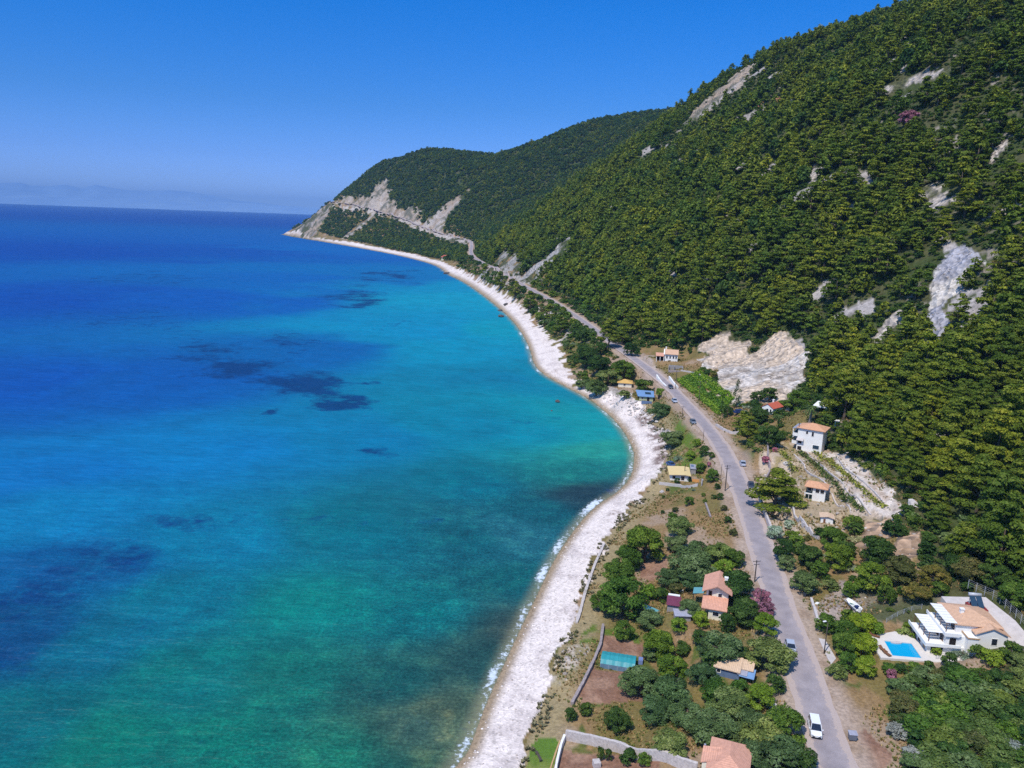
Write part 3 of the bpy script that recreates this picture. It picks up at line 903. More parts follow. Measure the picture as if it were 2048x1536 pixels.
LEAF = {
 'pine': leaf_mat("pine_needles", (42, 60, 16), (100, 114, 32), (148, 148, 60)),
 'broad': leaf_mat("broad_leaves", (46, 70, 20), (94, 118, 40), (136, 150, 66)),
 'dark': leaf_mat("dark_leaves", (34, 56, 20), (70, 94, 38), (106, 124, 60)),
 'olive': leaf_mat("olive_leaves", (58, 74, 38), (104, 120, 68), (142, 150, 102)),
 'lemon': leaf_mat("citrus_leaves", (74, 100, 18), (122, 142, 42), (152, 162, 70)),
 'rust': leaf_mat("brown_leaves", (62, 66, 30), (98, 98, 50), (134, 116, 72)),
 'grey': leaf_mat("grey_leaves", (104, 110, 84), (150, 152, 122), (182, 180, 156)),
 'pink': leaf_mat("pink_blossom", (110, 74, 60), (186, 112, 132), (214, 146, 164)),
 'white': leaf_mat("white_blossom", (80, 104, 52), (176, 186, 162), (224, 224, 214)),
 'red': leaf_mat("red_blossom", (110, 60, 40), (184, 62, 84), (200, 90, 110)),
 'scrub': leaf_mat("scrub_leaves", (40, 60, 26), (82, 102, 46), (124, 124, 74)),
 'thick': leaf_mat("thicket_leaves", (58, 74, 30), (108, 120, 56), (148, 150, 86)),
 'vine': leaf_mat("vine_leaves", (60, 90, 20), (110, 142, 40), (140, 160, 66)),
}
LEAF['cypress'] = LEAF['dark']; LEAF['bare'] = leaf_mat("bare_twigs", (110, 102, 92), (150, 140, 130), (170, 160, 150), 0)
MAT_BARK, nt, b = new_mat("bark")
n_ = tex_noise(nt, 6, 4, .6)
nt.links.new(ramp(nt, n_.outputs[0], [(.3, lin(84, 70, 56)), (.7, lin(134, 116, 98))]).outputs[0], b.inputs["Base Color"])
b.inputs["Roughness"].default_value = .95
MAT_PALMBARK, nt, b = new_mat("palm_bark")
n_ = tex_noise(nt, 5, 4, .6)
nt.links.new(ramp(nt, n_.outputs[0], [(.3, lin(150, 132, 116)), (.7, lin(190, 172, 156))]).outputs[0], b.inputs["Base Color"])
b.inputs["Roughness"].default_value = .95

# ------------------------------------------------------------------ crowns: leaf clumps spread through a volume (unit width)
def crown_mesh(name, kind, seed, n_leaf, leaf):
    r = np.random.default_rng(seed)
    cl = []                                    # clump: x, y, z, rx, rz
    if kind == 'pine':
        nt_ = 46 if n_leaf > 2500 else 24
        big_ = 1.0 if n_leaf > 2500 else 1.3
        for k in range(nt_):
            f = (k + r.random()) / nt_
            z = .26 + .72 * f
            rad = .46 * (1 - f) ** .7 + .03
            a = r.random() * 6.283; q = rad * (.55 + .45 * r.random())
            s = (.19 - .08 * f) * (.75 + .5 * r.random()) * big_
            cl.append((q * math.cos(a), q * math.sin(a), z + .05 * (r.random() - .5) - q * .12, s, s * .30 / big_))
    elif kind == 'cypress':
        for k in range(24):
            f = (k + r.random()) / 24
            rad = .30 * math.sin(math.pi * min(.12 + f * .88, 1)) ** .7
            a = r.random() * 6.283
            cl.append((rad * math.cos(a), rad * math.sin(a), .1 + f * 2.9, .22 * (1 - .5 * f), .34))
    elif kind in ('scrub', 'low', 'vine'):
        for k in range(14):
            a = r.random() * 6.283; q = .38 * math.sqrt(r.random())
            s = .13 + .1 * r.random()
            cl.append((q * math.cos(a), q * math.sin(a), .16 + .22 * r.random() * (1 - q), s, s * .8))
    else:
        flat = {'olive': .62, 'broad': .78, 'dark': .74}.get(kind, .7)
        for k in range(38):
            u = r.random() * 6.283; w = r.random() ** .7
            q = .36 * math.sqrt(1 - (w * .9) ** 2) * (.62 + .58 * r.random())
            z = .30 + flat * .55 * w
            s = .07 + .11 * r.random() ** 1.5
            cl.append((q * math.cos(u), q * math.sin(u), z, s, s * .78))
        for k in range(7):
            u = r.random() * 6.283
            cl.append((.3 * math.cos(u), .3 * math.sin(u), .2 + .1 * r.random(), .14, .1))
    cl = np.array(cl)
    wgt = cl[:, 3] ** 2 * (cl[:, 4] / cl[:, 3] + .4); wgt /= wgt.sum()
    ci = r.choice(len(cl), n_leaf, p=wgt)
    d = r.normal(size=(n_leaf, 3)); d /= np.linalg.norm(d, axis=1)[:, None]
    up = kind in ('pine',)
    d[:, 2] = np.where(r.random(n_leaf) < .68, np.abs(d[:, 2]), d[:, 2])
    rad = .62 + .42 * r.random(n_leaf) ** .6
    c = cl[ci]
    P = np.stack([c[:, 0] + d[:, 0] * c[:, 3] * rad, c[:, 1] + d[:, 1] * c[:, 3] * rad, c[:, 2] + d[:, 2] * c[:, 4] * rad], -1)
    N = d + r.normal(size=(n_leaf, 3)) * .6
    N[:, 2] += .45
    if up:
        N[:, 2] += 1.1
    N /= np.linalg.norm(N, axis=1)[:, None]
    T = np.cross(N, r.normal(size=(n_leaf, 3))); T /= np.linalg.norm(T, axis=1)[:, None] + 1e-9
    B = np.cross(N, T)
    s = leaf * (.6 + .8 * r.random(n_leaf))[:, None]
    asp = (1.0 + .7 * r.random(n_leaf))[:, None]
    V = np.stack([P - T * s * asp, P + B * s * .8, P + T * s * asp, P - B * s * .8 + N * s * .25], 1).reshape(-1, 3)
    F = np.arange(n_leaf * 4).reshape(-1, 4)
    cv = r.random(len(cl))
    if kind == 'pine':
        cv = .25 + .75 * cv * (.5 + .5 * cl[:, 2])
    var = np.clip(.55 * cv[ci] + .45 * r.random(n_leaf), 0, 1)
    me = bpy.data.meshes.new(name)
    me.vertices.add(len(V)); me.vertices.foreach_set("co", V.astype(np.float32).ravel())
    me.loops.add(F.size); me.loops.foreach_set("vertex_index", F.astype(np.int32).ravel())
    me.polygons.add(len(F))
    me.polygons.foreach_set("loop_start", np.arange(0, F.size, 4, dtype=np.int32))
    me.polygons.foreach_set("loop_total", np.full(len(F), 4, np.int32))
    me.update(calc_edges=True)
    a = me.attributes.new("Var", 'FLOAT', 'POINT'); a.data.foreach_set("value", np.repeat(var, 4).astype(np.float32))
    return me

def tube_bm(bm, pts, radii, n=6):
    rings = []
    for i, (p, r) in enumerate(zip(pts, radii)):
        p = Vector(p)
        q = Vector(pts[min(i + 1, len(pts) - 1)]) - Vector(pts[max(i - 1, 0)])
        q.normalize()
        a = q.orthogonal().normalized(); c = q.cross(a)
        rings.append([bm.verts.new(p + a * (r * math.cos(6.2832 * k / n)) + c * (r * math.sin(6.2832 * k / n))) for k in range(n)])
    for A, B in zip(rings[:-1], rings[1:]):
        for k in range(n):
            bm.faces.new((A[k], A[(k + 1) % n], B[(k + 1) % n], B[k]))
    bm.faces.new(rings[-1]); bm.faces.new(rings[0][::-1])

def trunk_mesh(name, seed, limbs=5, top=.62):
    r = random.Random(seed)
    bm = bmesh.new()
    bx, by = r.uniform(-.04, .04), r.uniform(-.04, .04)
    tube_bm(bm, [(0, 0, -.12), (bx * .4, by * .4, .15), (bx, by, .38), (bx * 1.2, by * 1.2, top)], [.042, .034, .026, .008])
    for k in range(limbs):
        a = 6.283 * k / limbs + r.uniform(-.4, .4); z = r.uniform(.16, .42); L = r.uniform(.2, .34)
        tube_bm(bm, [(bx * .6, by * .6, z), (L * .5 * math.cos(a), L * .5 * math.sin(a), z + .1), (L * math.cos(a), L * math.sin(a), z + .22)], [.018, .013, .004], 5)
    me = bpy.data.meshes.new(name); bm.to_mesh(me); bm.free()
    me.materials.append(MAT_BARK)
    for p in me.polygons:
        p.use_smooth = True
    return me

SHAPE = {'pine': 'pine', 'broad': 'broad', 'dark': 'dark', 'olive': 'olive', 'lemon': 'broad', 'rust': 'dark', 'grey': 'low', 'pink': 'dark', 'white': 'dark', 'red': 'low',
         'cypress': 'cypress', 'bare': 'olive', 'scrub': 'scrub', 'vine': 'vine', 'thick': 'dark'}
HFAC = {'pine': 1.3, 'broad': .95, 'dark': .95, 'olive': .82, 'lemon': .95, 'rust': .8, 'grey': .8, 'pink': 1.0, 'white': .9, 'red': .9, 'cypress': 1.0, 'bare': .8, 'scrub': .8, 'vine': .8, 'thick': .9}
CROWNS = {}
def crowns(kind, lod):
    key = (kind, lod)
    if key not in CROWNS:
        n, leaf = {0: (7600, .0185), 1: (1900, .032), 2: (420, .066)}[lod]
        if kind in ('scrub', 'grey', 'red', 'vine'):
            n = int(n * .45)
        out = []
        for k in range(4 if lod < 2 else 5):
            me = crown_mesh(kind + "_crown", SHAPE[kind], 100 * (abs(hash(kind)) * 0 + sorted(SHAPE).index(kind)) + 10 * lod + k, n, leaf)
            me.materials.append(LEAF[kind])
            out.append(me)
        CROWNS[key] = out
    return CROWNS[key]
TRUNKS = [trunk_mesh("trunk", k) for k in range(4)]

def set_tags(o, label, cat, group=None):
    o['label'] = label; o['category'] = cat
    if group:
        o['group'] = group
    return o

def link(o, parent=None):
    COL.objects.link(o)
    if parent is not None:
        o.parent = parent
    return o

def make_tree(name, loc, D, kind, label, cat='tree', group=None, lod=0, hf=None, rnd=random):
    """an Empty at the foot, with trunk and crown; D = crown width in metres"""
    e = bpy.data.objects.new(name, None)
    e.empty_display_size = .5
    link(e)
    e.location = loc
    e.rotation_euler = (0, 0, rnd.uniform(0, 6.283))
    h = HFAC[kind] if hf is None else hf
    e.scale = (D, D * rnd.uniform(.9, 1.1), D * h * rnd.uniform(.92, 1.08))
    set_tags(e, label, cat, group)
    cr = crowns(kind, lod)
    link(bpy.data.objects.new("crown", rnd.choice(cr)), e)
    if kind not in ('scrub', 'vine'):
        link(bpy.data.objects.new("trunk", rnd.choice(TRUNKS)), e)
    return e

def tree_foot(u, v, wpx, hfac):
    """foot of a tree whose crown centre shows at photo pixel (u, v) with a crown wpx photo pixels wide"""
    P = px_ground(u, v)
    D = 5.0
    for _ in range(3):
        dist = np.linalg.norm(P - np.array([0, 0, CAM_H]))
        D = wpx * dist / FPX
        dep = math.asin(min(.95, (CAM_H - P[2]) / dist))
        dv = .5 * D * hfac * math.cos(dep) * FPX / dist
        P2 = px_ground(u, v + dv)
        if np.isnan(P2[0]):
            break
        P = P2
    return P, D
# ------------------------------------------------------------------ trees of the gardens, one by one: (u, v, width, kind, label)
G1 = [
 (1287,1088,84,'broad',"broad bright green tree at the top corner of the mown brown patch"),
 (1250,1112,66,'broad',"round green tree between the beach and the mown brown patch"),
 (1234,1150,68,'broad',"upper lobe tree of the large green pair by the beach"),
 (1243,1192,96,'broad',"largest bright green tree by the beach, beside the teal ground sheet"),
 (1198,1200,44,'broad',"leafy green tree closest to the beach wall, at the foot of the largest tree"),
 (1295,1181,36,'lemon',"small yellow green citrus tree between largest tree and purple bush"),
 (1322,1190,34,'dark',"small dark round tree left of the purple bush"),
 (1352,1178,32,'rust',"purplish brown bush behind the maroon roofed shed"),
 (1380,1126,88,'olive',"wide grey olive tree behind the cream two storey house"),
 (1336,1152,50,'olive',"olive tree at the right edge of the mown brown patch"),
 (1388,1158,56,'olive',"olive tree touching the back roof edge of the cream house"),
 (1352,1082,50,'olive',"dark olive tree right of the tree at the brown patch corner"),
 (1358,1050,58,'olive',"olive tree at the near end of the dry orchard"),
 (1438,1100,60,'olive',"olive tree between the orchard path and the road"),
 (1394,1096,48,'olive',"olive tree in the middle of the row above the cream house"),
 (1466,1112,44,'dark',"dark green tree leaning to the road edge above the utility pole"),
 (1446,1134,40,'lemon',"bright yellow green tree behind the cream house by the utility pole"),
 (1378,1213,46,'olive',"olive tree in front of the cream house, over the maroon shed"),
 (1470,1172,72,'dark',"dark leafy tree between the cream house and the utility pole"),
 (1487,1224,60,'dark',"dark tree below the pink oleander"),
 (1453,1244,40,'dark',"dark round tree at the near right corner of the cream house"),
 (1400,1238,36,'lemon',"yellow green tree at the foot of the cream house front"),
 (1356,1249,34,'lemon',"low lime green bush below the grey sheet metal shed"),
 (1522,1196,42,'pink',"tall pink oleander in full bloom at the road edge"),
 (1531,1214,34,'pink',"lower pink oleander beside the road, nearer the yellowish tree"),
 (1531,1248,46,'lemon',"yellowish roadside tree between oleander and big dark olive"),
 (1317,1285,68,'broad',"bright green tree at the corner of the teal greenhouse field"),
 (1364,1295,34,'dark',"small dark tree right of the bright tree by the greenhouse"),
 (1399,1272,36,'dark',"slim dark tree in front of the cream house garden"),
 (1440,1296,84,'olive',"broad olive tree behind the tile roofed shed"),
 (1536,1304,92,'olive',"big dark olive tree overhanging the road beside the silver car"),
 (1343,1333,58,'broad',"green tree right of the teal greenhouse"),
 (1405,1347,58,'olive',"olive tree left of the tile roofed shed"),
 (1280,1362,78,'olive',"grey olive tree at the near right end of the teal greenhouse"),
 (1337,1380,78,'olive',"dark olive tree in the middle of the near orchard"),
 (1297,1308,34,'olive',"small olive tree above the end of the greenhouse"),
 (1519,1394,54,'lemon',"yellow green tree below the blue tin roof"),
 (1549,1368,40,'dark',"dark shrub tree on the road bank right of the blue tin roof"),
 (1434,1386,58,'broad',"green tree in front of the tile roofed shed"),
 (1478,1378,40,'broad',"small green tree under the front of the blue tin roof"),
 (1311,1418,68,'olive',"olive tree left of the white marker in the near orchard"),
 (1370,1424,68,'olive',"olive tree right of the white marker in the near orchard"),
 (1456,1403,80,'olive',"large grey olive tree between shed and lower orchard"),
 (1141,1427,30,'dark',"dark bush by the low field wall, above the white stone wall corner"),
 (1170,1418,28,'dark',"twin dark bush beside the bush at the low field wall"),
 (1235,1441,54,'dark',"lone dark bush in the dry grass field above the white stone wall"),
 (1340,1484,64,'olive',"olive tree just above the white stone wall, left of the near house"),
 (1420,1453,88,'olive',"wide grey olive tree behind the near terracotta roof"),
 (1499,1442,68,'olive',"olive tree behind the right edge of the near terracotta roof"),
 (1463,1466,56,'olive',"olive tree touching the top of the near terracotta roof"),
 (1524,1478,88,'olive',"wide olive tree right of the near terracotta roof"),
 (1568,1456,78,'broad',"bright green roadside tree left of the white van"),
 (1548,1510,104,'olive',"largest olive tree in the bottom corner between near house and road"),
 (1598,1518,58,'dark',"dark tree reaching over the road edge below the white van"),
 (1255,1514,34,'dark',"bushy shrub in the bare plot under the white stone wall"),
 (1288,1520,28,'broad',"leafy shrub under the white stone wall, nearest to the near house"),
 (1247,1260,44,'broad',"patch of leafy garden plants above the bare bed"),
 (1302,1236,50,'olive',"low grey green bush below the teal ground sheet"),
 (1480,1310,36,'dark',"dark bush behind the blue tin roof under the big olive"),
 (1420,1320,40,'dark',"dark bush behind the tan tiled shed roof"),
]
G2 = [
 (1378,1001,22,'broad',"tallest green bush in the middle of the dry orchard"),
 (1335,978,9,'dark',"tiny round bush by the boulder in the dry orchard"),
 (1387,977,11,'grey',"pale bush in the dry orchard below the patio wall"),
 (1327,993,9,'dark',"tiny dark bush on the seaward side of the dry orchard"),
 (1351,1018,15,'rust',"brownish bush in the lower middle of the dry orchard"),
 (1325,1023,10,'dark',"dark bush on the seaward edge at the lower dry orchard"),
 (1345,1033,24,'broad',"bright bush at the lower end of the dry orchard"),
 (1407,988,10,'broad',"small vine bush at the head of the orchard wall line"),
 (1410,1001,9,'broad',"small vine bush in line before the orchard wall"),
 (1427,992,12,'dark',"dark shrub between orchard and roadside hedge"),
 (1434,972,14,'dark',"roadside hedge bush beside the foot of the tall pole"),
 (1440,992,15,'dark',"roadside hedge bush just below the tall pole"),
 (1448,1015,16,'rust',"brown roadside hedge bush in the middle of the hedge"),
 (1456,1038,17,'dark',"roadside hedge bush in the lower hedge half"),
 (1466,1064,18,'rust',"lowest brown bush of the roadside hedge"),
 (1402,934,24,'broad',"green tree behind the grey annex of the yellow roofed house"),
 (1424,949,30,'broad',"bright green tree at the roadside right of the yellow roofed house"),
 (1354,960,14,'dark',"dark bush at the front wall of the yellow roofed house"),
 (1377,957,12,'dark',"dark bush at the front right corner of the yellow roofed house"),
 (1418,927,11,'pink',"purple flowering bush behind the yellow roofed house"),
 (1381,909,22,'lemon',"yellow green bush on the bank above the yellow roofed house"),
 (1357,912,22,'grey',"grey green bush on the bank above the parked blue car"),
 (1423,909,15,'dark',"dark roadside bush on the bank at the road bend"),
 (1344,874,50,'olive',"grey olive tree at the beach edge below the blue roofed house"),
 (1319,817,46,'olive',"large olive tree right below the blue roofed house"),
 (1289,770,38,'dark',"dark tree between the ochre roof and the road"),
 (1246,738,50,'broad',"bright green tree behind the ochre roof"),
 (1193,772,50,'olive',"olive tree on the beach edge, second left of the ochre roof"),
 (1163,765,30,'olive',"last olive bush of the beach edge row, farthest from the ochre roof"),
 (1215,750,50,'olive',"olive tree directly left of the ochre roof"),
 (1248,786,30,'olive',"olive bush below the ochre roof above the boulders"),
 (1320,783,20,'lemon',"yellowish bush between the blue roof and the road"),
 (1171,710,54,'dark',"dark tree on the slope above the pebble beach bend"),
 (1201,693,36,'dark',"dark pine like tree at the seaward road edge"),
 (1166,669,36,'dark',"dark tree between coast path and road"),
 (1122,647,34,'pine',"pine on the seaward bank above the narrow beach"),
 (1146,716,30,'scrub',"low scrub mound at the back of the pebble beach"),
 (1196,723,56,'dark',"dark tree in the grove above the ochre roof"),
 (1216,668,44,'pine',"bright pine at the inland road edge where the road narrows"),
 (1393,884,20,'lemon',"yellow bush at the seaward road edge at the bend"),
 (1408,900,24,'dark',"dark shrub at the seaward road edge below the yellow bush"),
 (1098,625,28,'pine',"pine on the sea side of the farther road stretch"),
 (1060,604,30,'pine',"pine clump above the sandy sea cliff"),
 (1030,580,28,'pine',"pine clump on the sea side near the far road bend"),
 (1000,562,26,'pine',"pine clump on the seaward bank before the roadside scree"),
 (970,545,22,'pine',"pine clump on the seaward bank beside the far bend"),
 (1262,695,36,'dark',"dark tree between the dirt drive and the hill road"),
 (1244,668,34,'pine',"pine above the start of the dirt drive"),
]
G3 = [
 (1551,962,98,'pine',"huge spreading pine over the road wall, left of the small white villa"),
 (1494,861,46,'pine',"pine left of the white three storey house"),
 (1537,868,50,'dark',"dark tree right beside the white three storey house"),
 (1516,828,42,'dark',"dark tree below the red roofed house"),
 (1480,842,32,'pine',"young pine at the end of the vineyard"),
 (1549,881,20,'lemon',"lime green tree in front of the white three storey house balconies"),
 (1513,790,28,'dark',"dark conifer left of the red roofed house"),
 (1537,786,34,'dark',"rounded dark tree behind the red roofed house"),
 (1454,820,26,'dark',"dark tree at the lower corner of the vineyard"),
 (1592,802,50,'broad',"bright green tree left of the palm"),
 (1562,810,22,'broad',"small green tree before the red annex roof"),
 (1655,842,36,'dark',"dark tree behind the white three storey house, right of the palm"),
 (1640,868,20,'dark',"small dark tree at the right wall of the white three storey house"),
 (1616,872,12,'broad',"little green tree in front of the white three storey house"),
 (1598,884,10,'dark',"slim dark shrub at the front corner of the white three storey house"),
 (1703,1045,36,'broad',"green tree at the lower end of the terraces"),
 (1548,1062,34,'white',"large white flowering oleander by the road wall"),
 (1580,1047,24,'white',"smaller white oleander above the road wall garden"),
 (1531,918,17,'pink',"purple bougainvillea on the wall below the white three storey house"),
 (1550,898,12,'pink',"small purple flowering bush at the balcony house steps"),
 (1594,1038,9,'red',"small crimson flower bush below the small white villa"),
 (1580,1068,26,'broad',"green bush below the white oleanders"),
 (1594,1067,13,'lemon',"slim lime shrub beside the white oleanders"),
 (1566,1098,50,'dark',"dark roadside tree below the white oleanders"),
 (1618,1112,54,'dark',"dark tree in the grove below the hut"),
 (1659,1074,50,'broad',"green tree directly below the hut"),
 (1672,1115,58,'broad',"bright green bush mass in the grove centre"),
 (1750,1100,64,'dark',"large dark bush below the ochre cliff"),
 (1785,1052,40,'dark',"dark bush on the ochre cliff edge"),
 (1802,1061,26,'dark',"smaller dark bush hanging on the ochre cliff"),
 (1829,1042,28,'dark',"dark bush above the ochre cliff at the track end"),
 (1741,1155,64,'broad',"green bush mass above the white boat"),
 (1794,1138,70,'rust',"brown green bush between the boat and the hillside"),
 (1867,1155,60,'rust',"brown green bush behind the villa roof"),
 (1606,1160,60,'olive',"grey olive tree at the roadside next to the dark bins"),
 (1709,1074,30,'grey',"pale grey bush between grove and ochre cliff"),
 (1571,1124,40,'olive',"olive bush on the inland roadside above the roadside olive"),
 (1815,238,32,'pink',"purple flowering tree high on the wooded slope"),
 (1834,1182,50,'rust',"brown green bush between boat yard and villa roof"),
 (1880,1178,34,'dark',"dark bush touching the back of the villa roof"),
 (1772,1188,40,'dark',"dark bush at the upper edge of the boat yard"),
 (1700,1178,34,'broad',"green bush at the upper left edge of the boat yard"),
 (1660,1168,34,'olive',"grey green bush between roadside olive and boat yard"),
 (1812,1216,16,'scrub',"small scrub bush among the rocks left of the pergolas"),
 (1780,1216,16,'scrub',"small scrub bush at the rocky end of the boat yard"),
 (1940,1140,60,'rust',"wide brown green bush above the solar heater"),
 (1985,1150,56,'dark',"dark green bush on the slope over the retaining wall fence"),
 (2030,1190,56,'broad',"bright bush at the picture edge above the retaining wall fence"),
 (1908,1130,46,'dark',"dark bush right of the ochre cliff foot"),
 (1700,1130,30,'grey',"silvery bush between the grove and the boat yard"),
 (1640,1140,40,'broad',"green bush behind the roadside olive"),
 (1690,1098,40,'dark',"dark bush at the right side of the grove"),
 (1650,1246,40,'broad',"first citrus tree behind the street lamp"),
 (1687,1258,50,'broad',"citrus tree in the hedge behind the lamp, second from the road"),
 (1722,1248,48,'lemon',"yellowish citrus tree on the back side of the villa garden"),
 (1752,1254,30,'lemon',"citrus tree at the villa terrace corner"),
 (1687,1286,54,'broad',"bright citrus tree in the middle of the villa garden"),
 (1722,1291,50,'lemon',"lime citrus tree left of the pool terrace"),
 (1693,1323,40,'broad',"citrus tree over the garden gate"),
 (1674,1341,36,'olive',"grey bush at the garden gate by the road"),
 (1730,1334,42,'lemon',"yellow green bush below the pool terrace corner"),
 (1776,1333,28,'broad',"clipped bush at the left end of the hedge below the pool"),
 (1802,1332,26,'dark',"second clipped bush of the hedge below the pool"),
 (1827,1330,28,'broad',"clipped bush in the middle of the hedge below the pool"),
 (1858,1326,20,'dark',"small bush at the end of the hedge below the pool"),
 (1899,1318,30,'dark',"bush below the villa courtyard fence"),
 (1925,1305,30,'grey',"grey flowering bush below the villa steps"),
 (1944,1286,24,'lemon',"lime young tree below the villa gable"),
 (1952,1302,28,'broad',"green shrub in front of the villa gable"),
 (1974,1268,26,'lemon',"lime tree against the white villa gable"),
 (1982,1314,36,'lemon',"lime green bush at the lower right of the villa"),
 (2020,1304,40,'dark',"dark green tree at the foot of the villa retaining wall"),
 (2038,1318,42,'olive',"grey olive bush at the right picture edge below the villa"),
 (1818,1253,24,'broad',"green tree beside the lower pergola"),
 (1824,1270,13,'lemon',"lime shrub at the lower pergola foot"),
 (1872,1302,20,'lemon',"lime bush in the villa courtyard"),
 (1781,1348,22,'pink',"pink flowering bush below the villa hedge"),
]
lut = {'pine': 'pine_tree', 'broad': 'leafy_tree', 'dark': 'leafy_tree', 'olive': 'olive_tree', 'lemon': 'citrus_tree', 'rust': 'shrub', 'grey': 'shrub', 'pink': 'flowering_bush',
       'white': 'flowering_bush', 'red': 'flowering_bush', 'scrub': 'shrub', 'cypress': 'cypress_tree'}
rnd = random.Random(5)
TREE_SPOTS = []
for grp, G in (("trees of the seaside gardens", G1), ("trees and bushes between beach and road", G2), ("trees and bushes on the inland side of the road", G3)):
    for (u, v, w, kind, label) in G:
        hf = HFAC[kind]
        P, D = tree_foot(u, v, w, hf)
        if np.isnan(P[0]):
            continue
        if 'huge' in label:
            hf = .8
        if 'hedge below the pool' in label or 'Clipped' in label:
            hf = .7
        D *= 1.02
        shrubby = w < 30 or 'bush' in label or 'shrub' in label
        nm = lut[kind]
        if shrubby and nm in ('leafy_tree', 'olive_tree', 'citrus_tree', 'pine_tree'):
            nm = 'shrub'
        if 'tree' in label and nm == 'shrub' and w < 30:
            nm = 'leafy_tree'
        cat = {'shrub': 'bush', 'flowering_bush': 'bush'}.get(nm, 'tree')
        if 'bush' not in label and 'shrub' not in label and nm in ('shrub',):
            cat = 'bush'
        make_tree(nm, (P[0], P[1], P[2] - .1), D, kind, label, cat, grp, 0 if w > 40 else 1, hf, rnd)
        TREE_SPOTS.append((P[0], P[1], D))

# cypresses of the vineyard corner
for (u, v, h, label) in ((1472, 815, 11.5, "tall dark cypress in front of the pale landslide"), (1442, 828, 6.5, "thin cypress at the lower vineyard corner"), (1449, 836, 5.5, "shortest thin cypress below the vineyard corner")):
    P = px_ground(u, v)
    e = make_tree("cypress_tree", (P[0], P[1], P[2] - .1), h / 3.0, 'cypress', label, 'tree', "cypresses by the vineyard", 1, .95, rnd)
    TREE_SPOTS.append((P[0], P[1], 3))

# tall slim shrubs in the bare plot
for (u, v, label) in ((1200, 1520, "slim upright green shrub by the white block in the bare plot"), (1217, 1522, "slim upright green shrub right of the first one in the bare plot")):
    P = px_ground(u, v)
    make_tree("shrub", (P[0], P[1], P[2] - .1), 1.3, 'dark', label, 'bush', "upright shrubs in the bare plot", 1, 2.1, rnd)

# the palm
def palm(loc, h, label, fr=18, R_=2.3):
    e = bpy.data.objects.new("palm_tree", None); link(e); e.location = loc
    set_tags(e, label, 'palm tree')
    bm = bmesh.new()
    tube_bm(bm, [(0, 0, -.4), (.03, 0, h * .3), (.06, .02, h * .7), (.05, 0, h)], [.55, .42, .36, .42], 10)
    me = bpy.data.meshes.new("trunk"); bm.to_mesh(me); bm.free(); me.materials.append(MAT_PALMBARK)
    link(bpy.data.objects.new("trunk", me), e)
    bm = bmesh.new(); r = random.Random(3)
    va = []
    for k in range(fr * 2):
        a = 6.283 * k / fr + r.uniform(-.15, .15); el = r.uniform(-.35, 1.0)
        prev = None
        for s in range(7):
            f = s / 6
            rad = R_ * f * math.cos(el * (1 - f * .5)); z = h + .1 + R_ * (math.sin(el) * f - .75 * f * f)
            c = Vector((rad * math.cos(a), rad * math.sin(a), z)); w = .26 * math.sin(math.pi * (.15 + f * .83))
            t = Vector((-math.sin(a), math.cos(a), 0))
            ring = [bm.verts.new(c + t * w - Vector((0, 0, w * .5))), bm.verts.new(c), bm.verts.new(c - t * w - Vector((0, 0, w * .5)))]
            if prev:
                bm.faces.new((prev[0], prev[1], ring[1], ring[0])); bm.faces.new((prev[1], prev[2], ring[2], ring[1]))
            prev = ring
    me = bpy.data.meshes.new("fronds"); bm.to_mesh(me); bm.free()
    at = me.attributes.new("Var", 'FLOAT', 'POINT'); at.data.foreach_set("value", np.random.default_rng(1).random(len(me.vertices)).astype(np.float32))
    me.materials.append(LEAF['olive'])
    link(bpy.data.objects.new("fronds", me), e)
P = px_ground(1619, 850)
palm((P[0], P[1], P[2]), 6.0, "palm with thick pale trunk standing behind the white three storey house", R_=2.6)
P = px_ground(1806, 1268)
palm((P[0], P[1], P[2]), .8, "low sago palm with dark fronds beside the lower pergola", 14, 1.5)

# the thicket below the villa
THICKET_PX = [(1800,1362),(1880,1345),(1960,1342),(2060,1345),(2060,1545),(1815,1545),(1835,1470),(1795,1425)]
_r = np.random.default_rng(11)
tk = []
for _ in range(2500):
    u = _r.uniform(1780, 2075); v = _r.uniform(1345, 1560)
    if in_poly(np.array([u]), np.array([v]), THICKET_PX)[0] and all((u - a) ** 2 + (v - b_) ** 2 * 2 > 25 ** 2 for a, b_ in tk):
        tk.append((u, v))
for k, (u, v) in enumerate(tk):
    kind = ['thick', 'dark', 'thick', 'rust', 'dark', 'thick', 'olive', 'broad'][int(_r.integers(8))]
    kind = {'rust': 'rust' if _r.random() < .5 else 'scrub'}.get(kind, kind)
    P, D = tree_foot(u, v, 40 + 26 * _r.random(), .6)
    if np.isnan(P[0]):
        continue
    words = {'thick': "olive green leafy bush", 'broad': "leafy bright green bush", 'dark': "dark green bush", 'rust': "brownish dry bush", 'olive': "greyish green bush", 'scrub': "low scrubby bush"}[kind]
    make_tree("shrub", (P[0], P[1], P[2] - .2), D, kind, words + " in the dense thicket below the villa", 'bush', words + "es in the thicket below the villa", 1, .62, rnd)
    TREE_SPOTS.append((P[0], P[1], D))
for (u, v, w, label) in ((1830, 1512, 46, "bare grey twiggy bush by the road side of the thicket"), (2034, 1500, 56, "bare grey twiggy bush at the right picture edge"),
                         (1795, 1462, 40, "low dry brown bush left of the thicket, near the grey bin"), (1800, 1440, 34, "dry tan bush at the upper left of the thicket")):
    P, D = tree_foot(u, v, w, .6)
    make_tree("shrub", (P[0], P[1], P[2]), D, 'bare' if 'grey' in label else 'rust', label, 'bush', "dry bushes at the thicket edge", 1, .6, rnd)
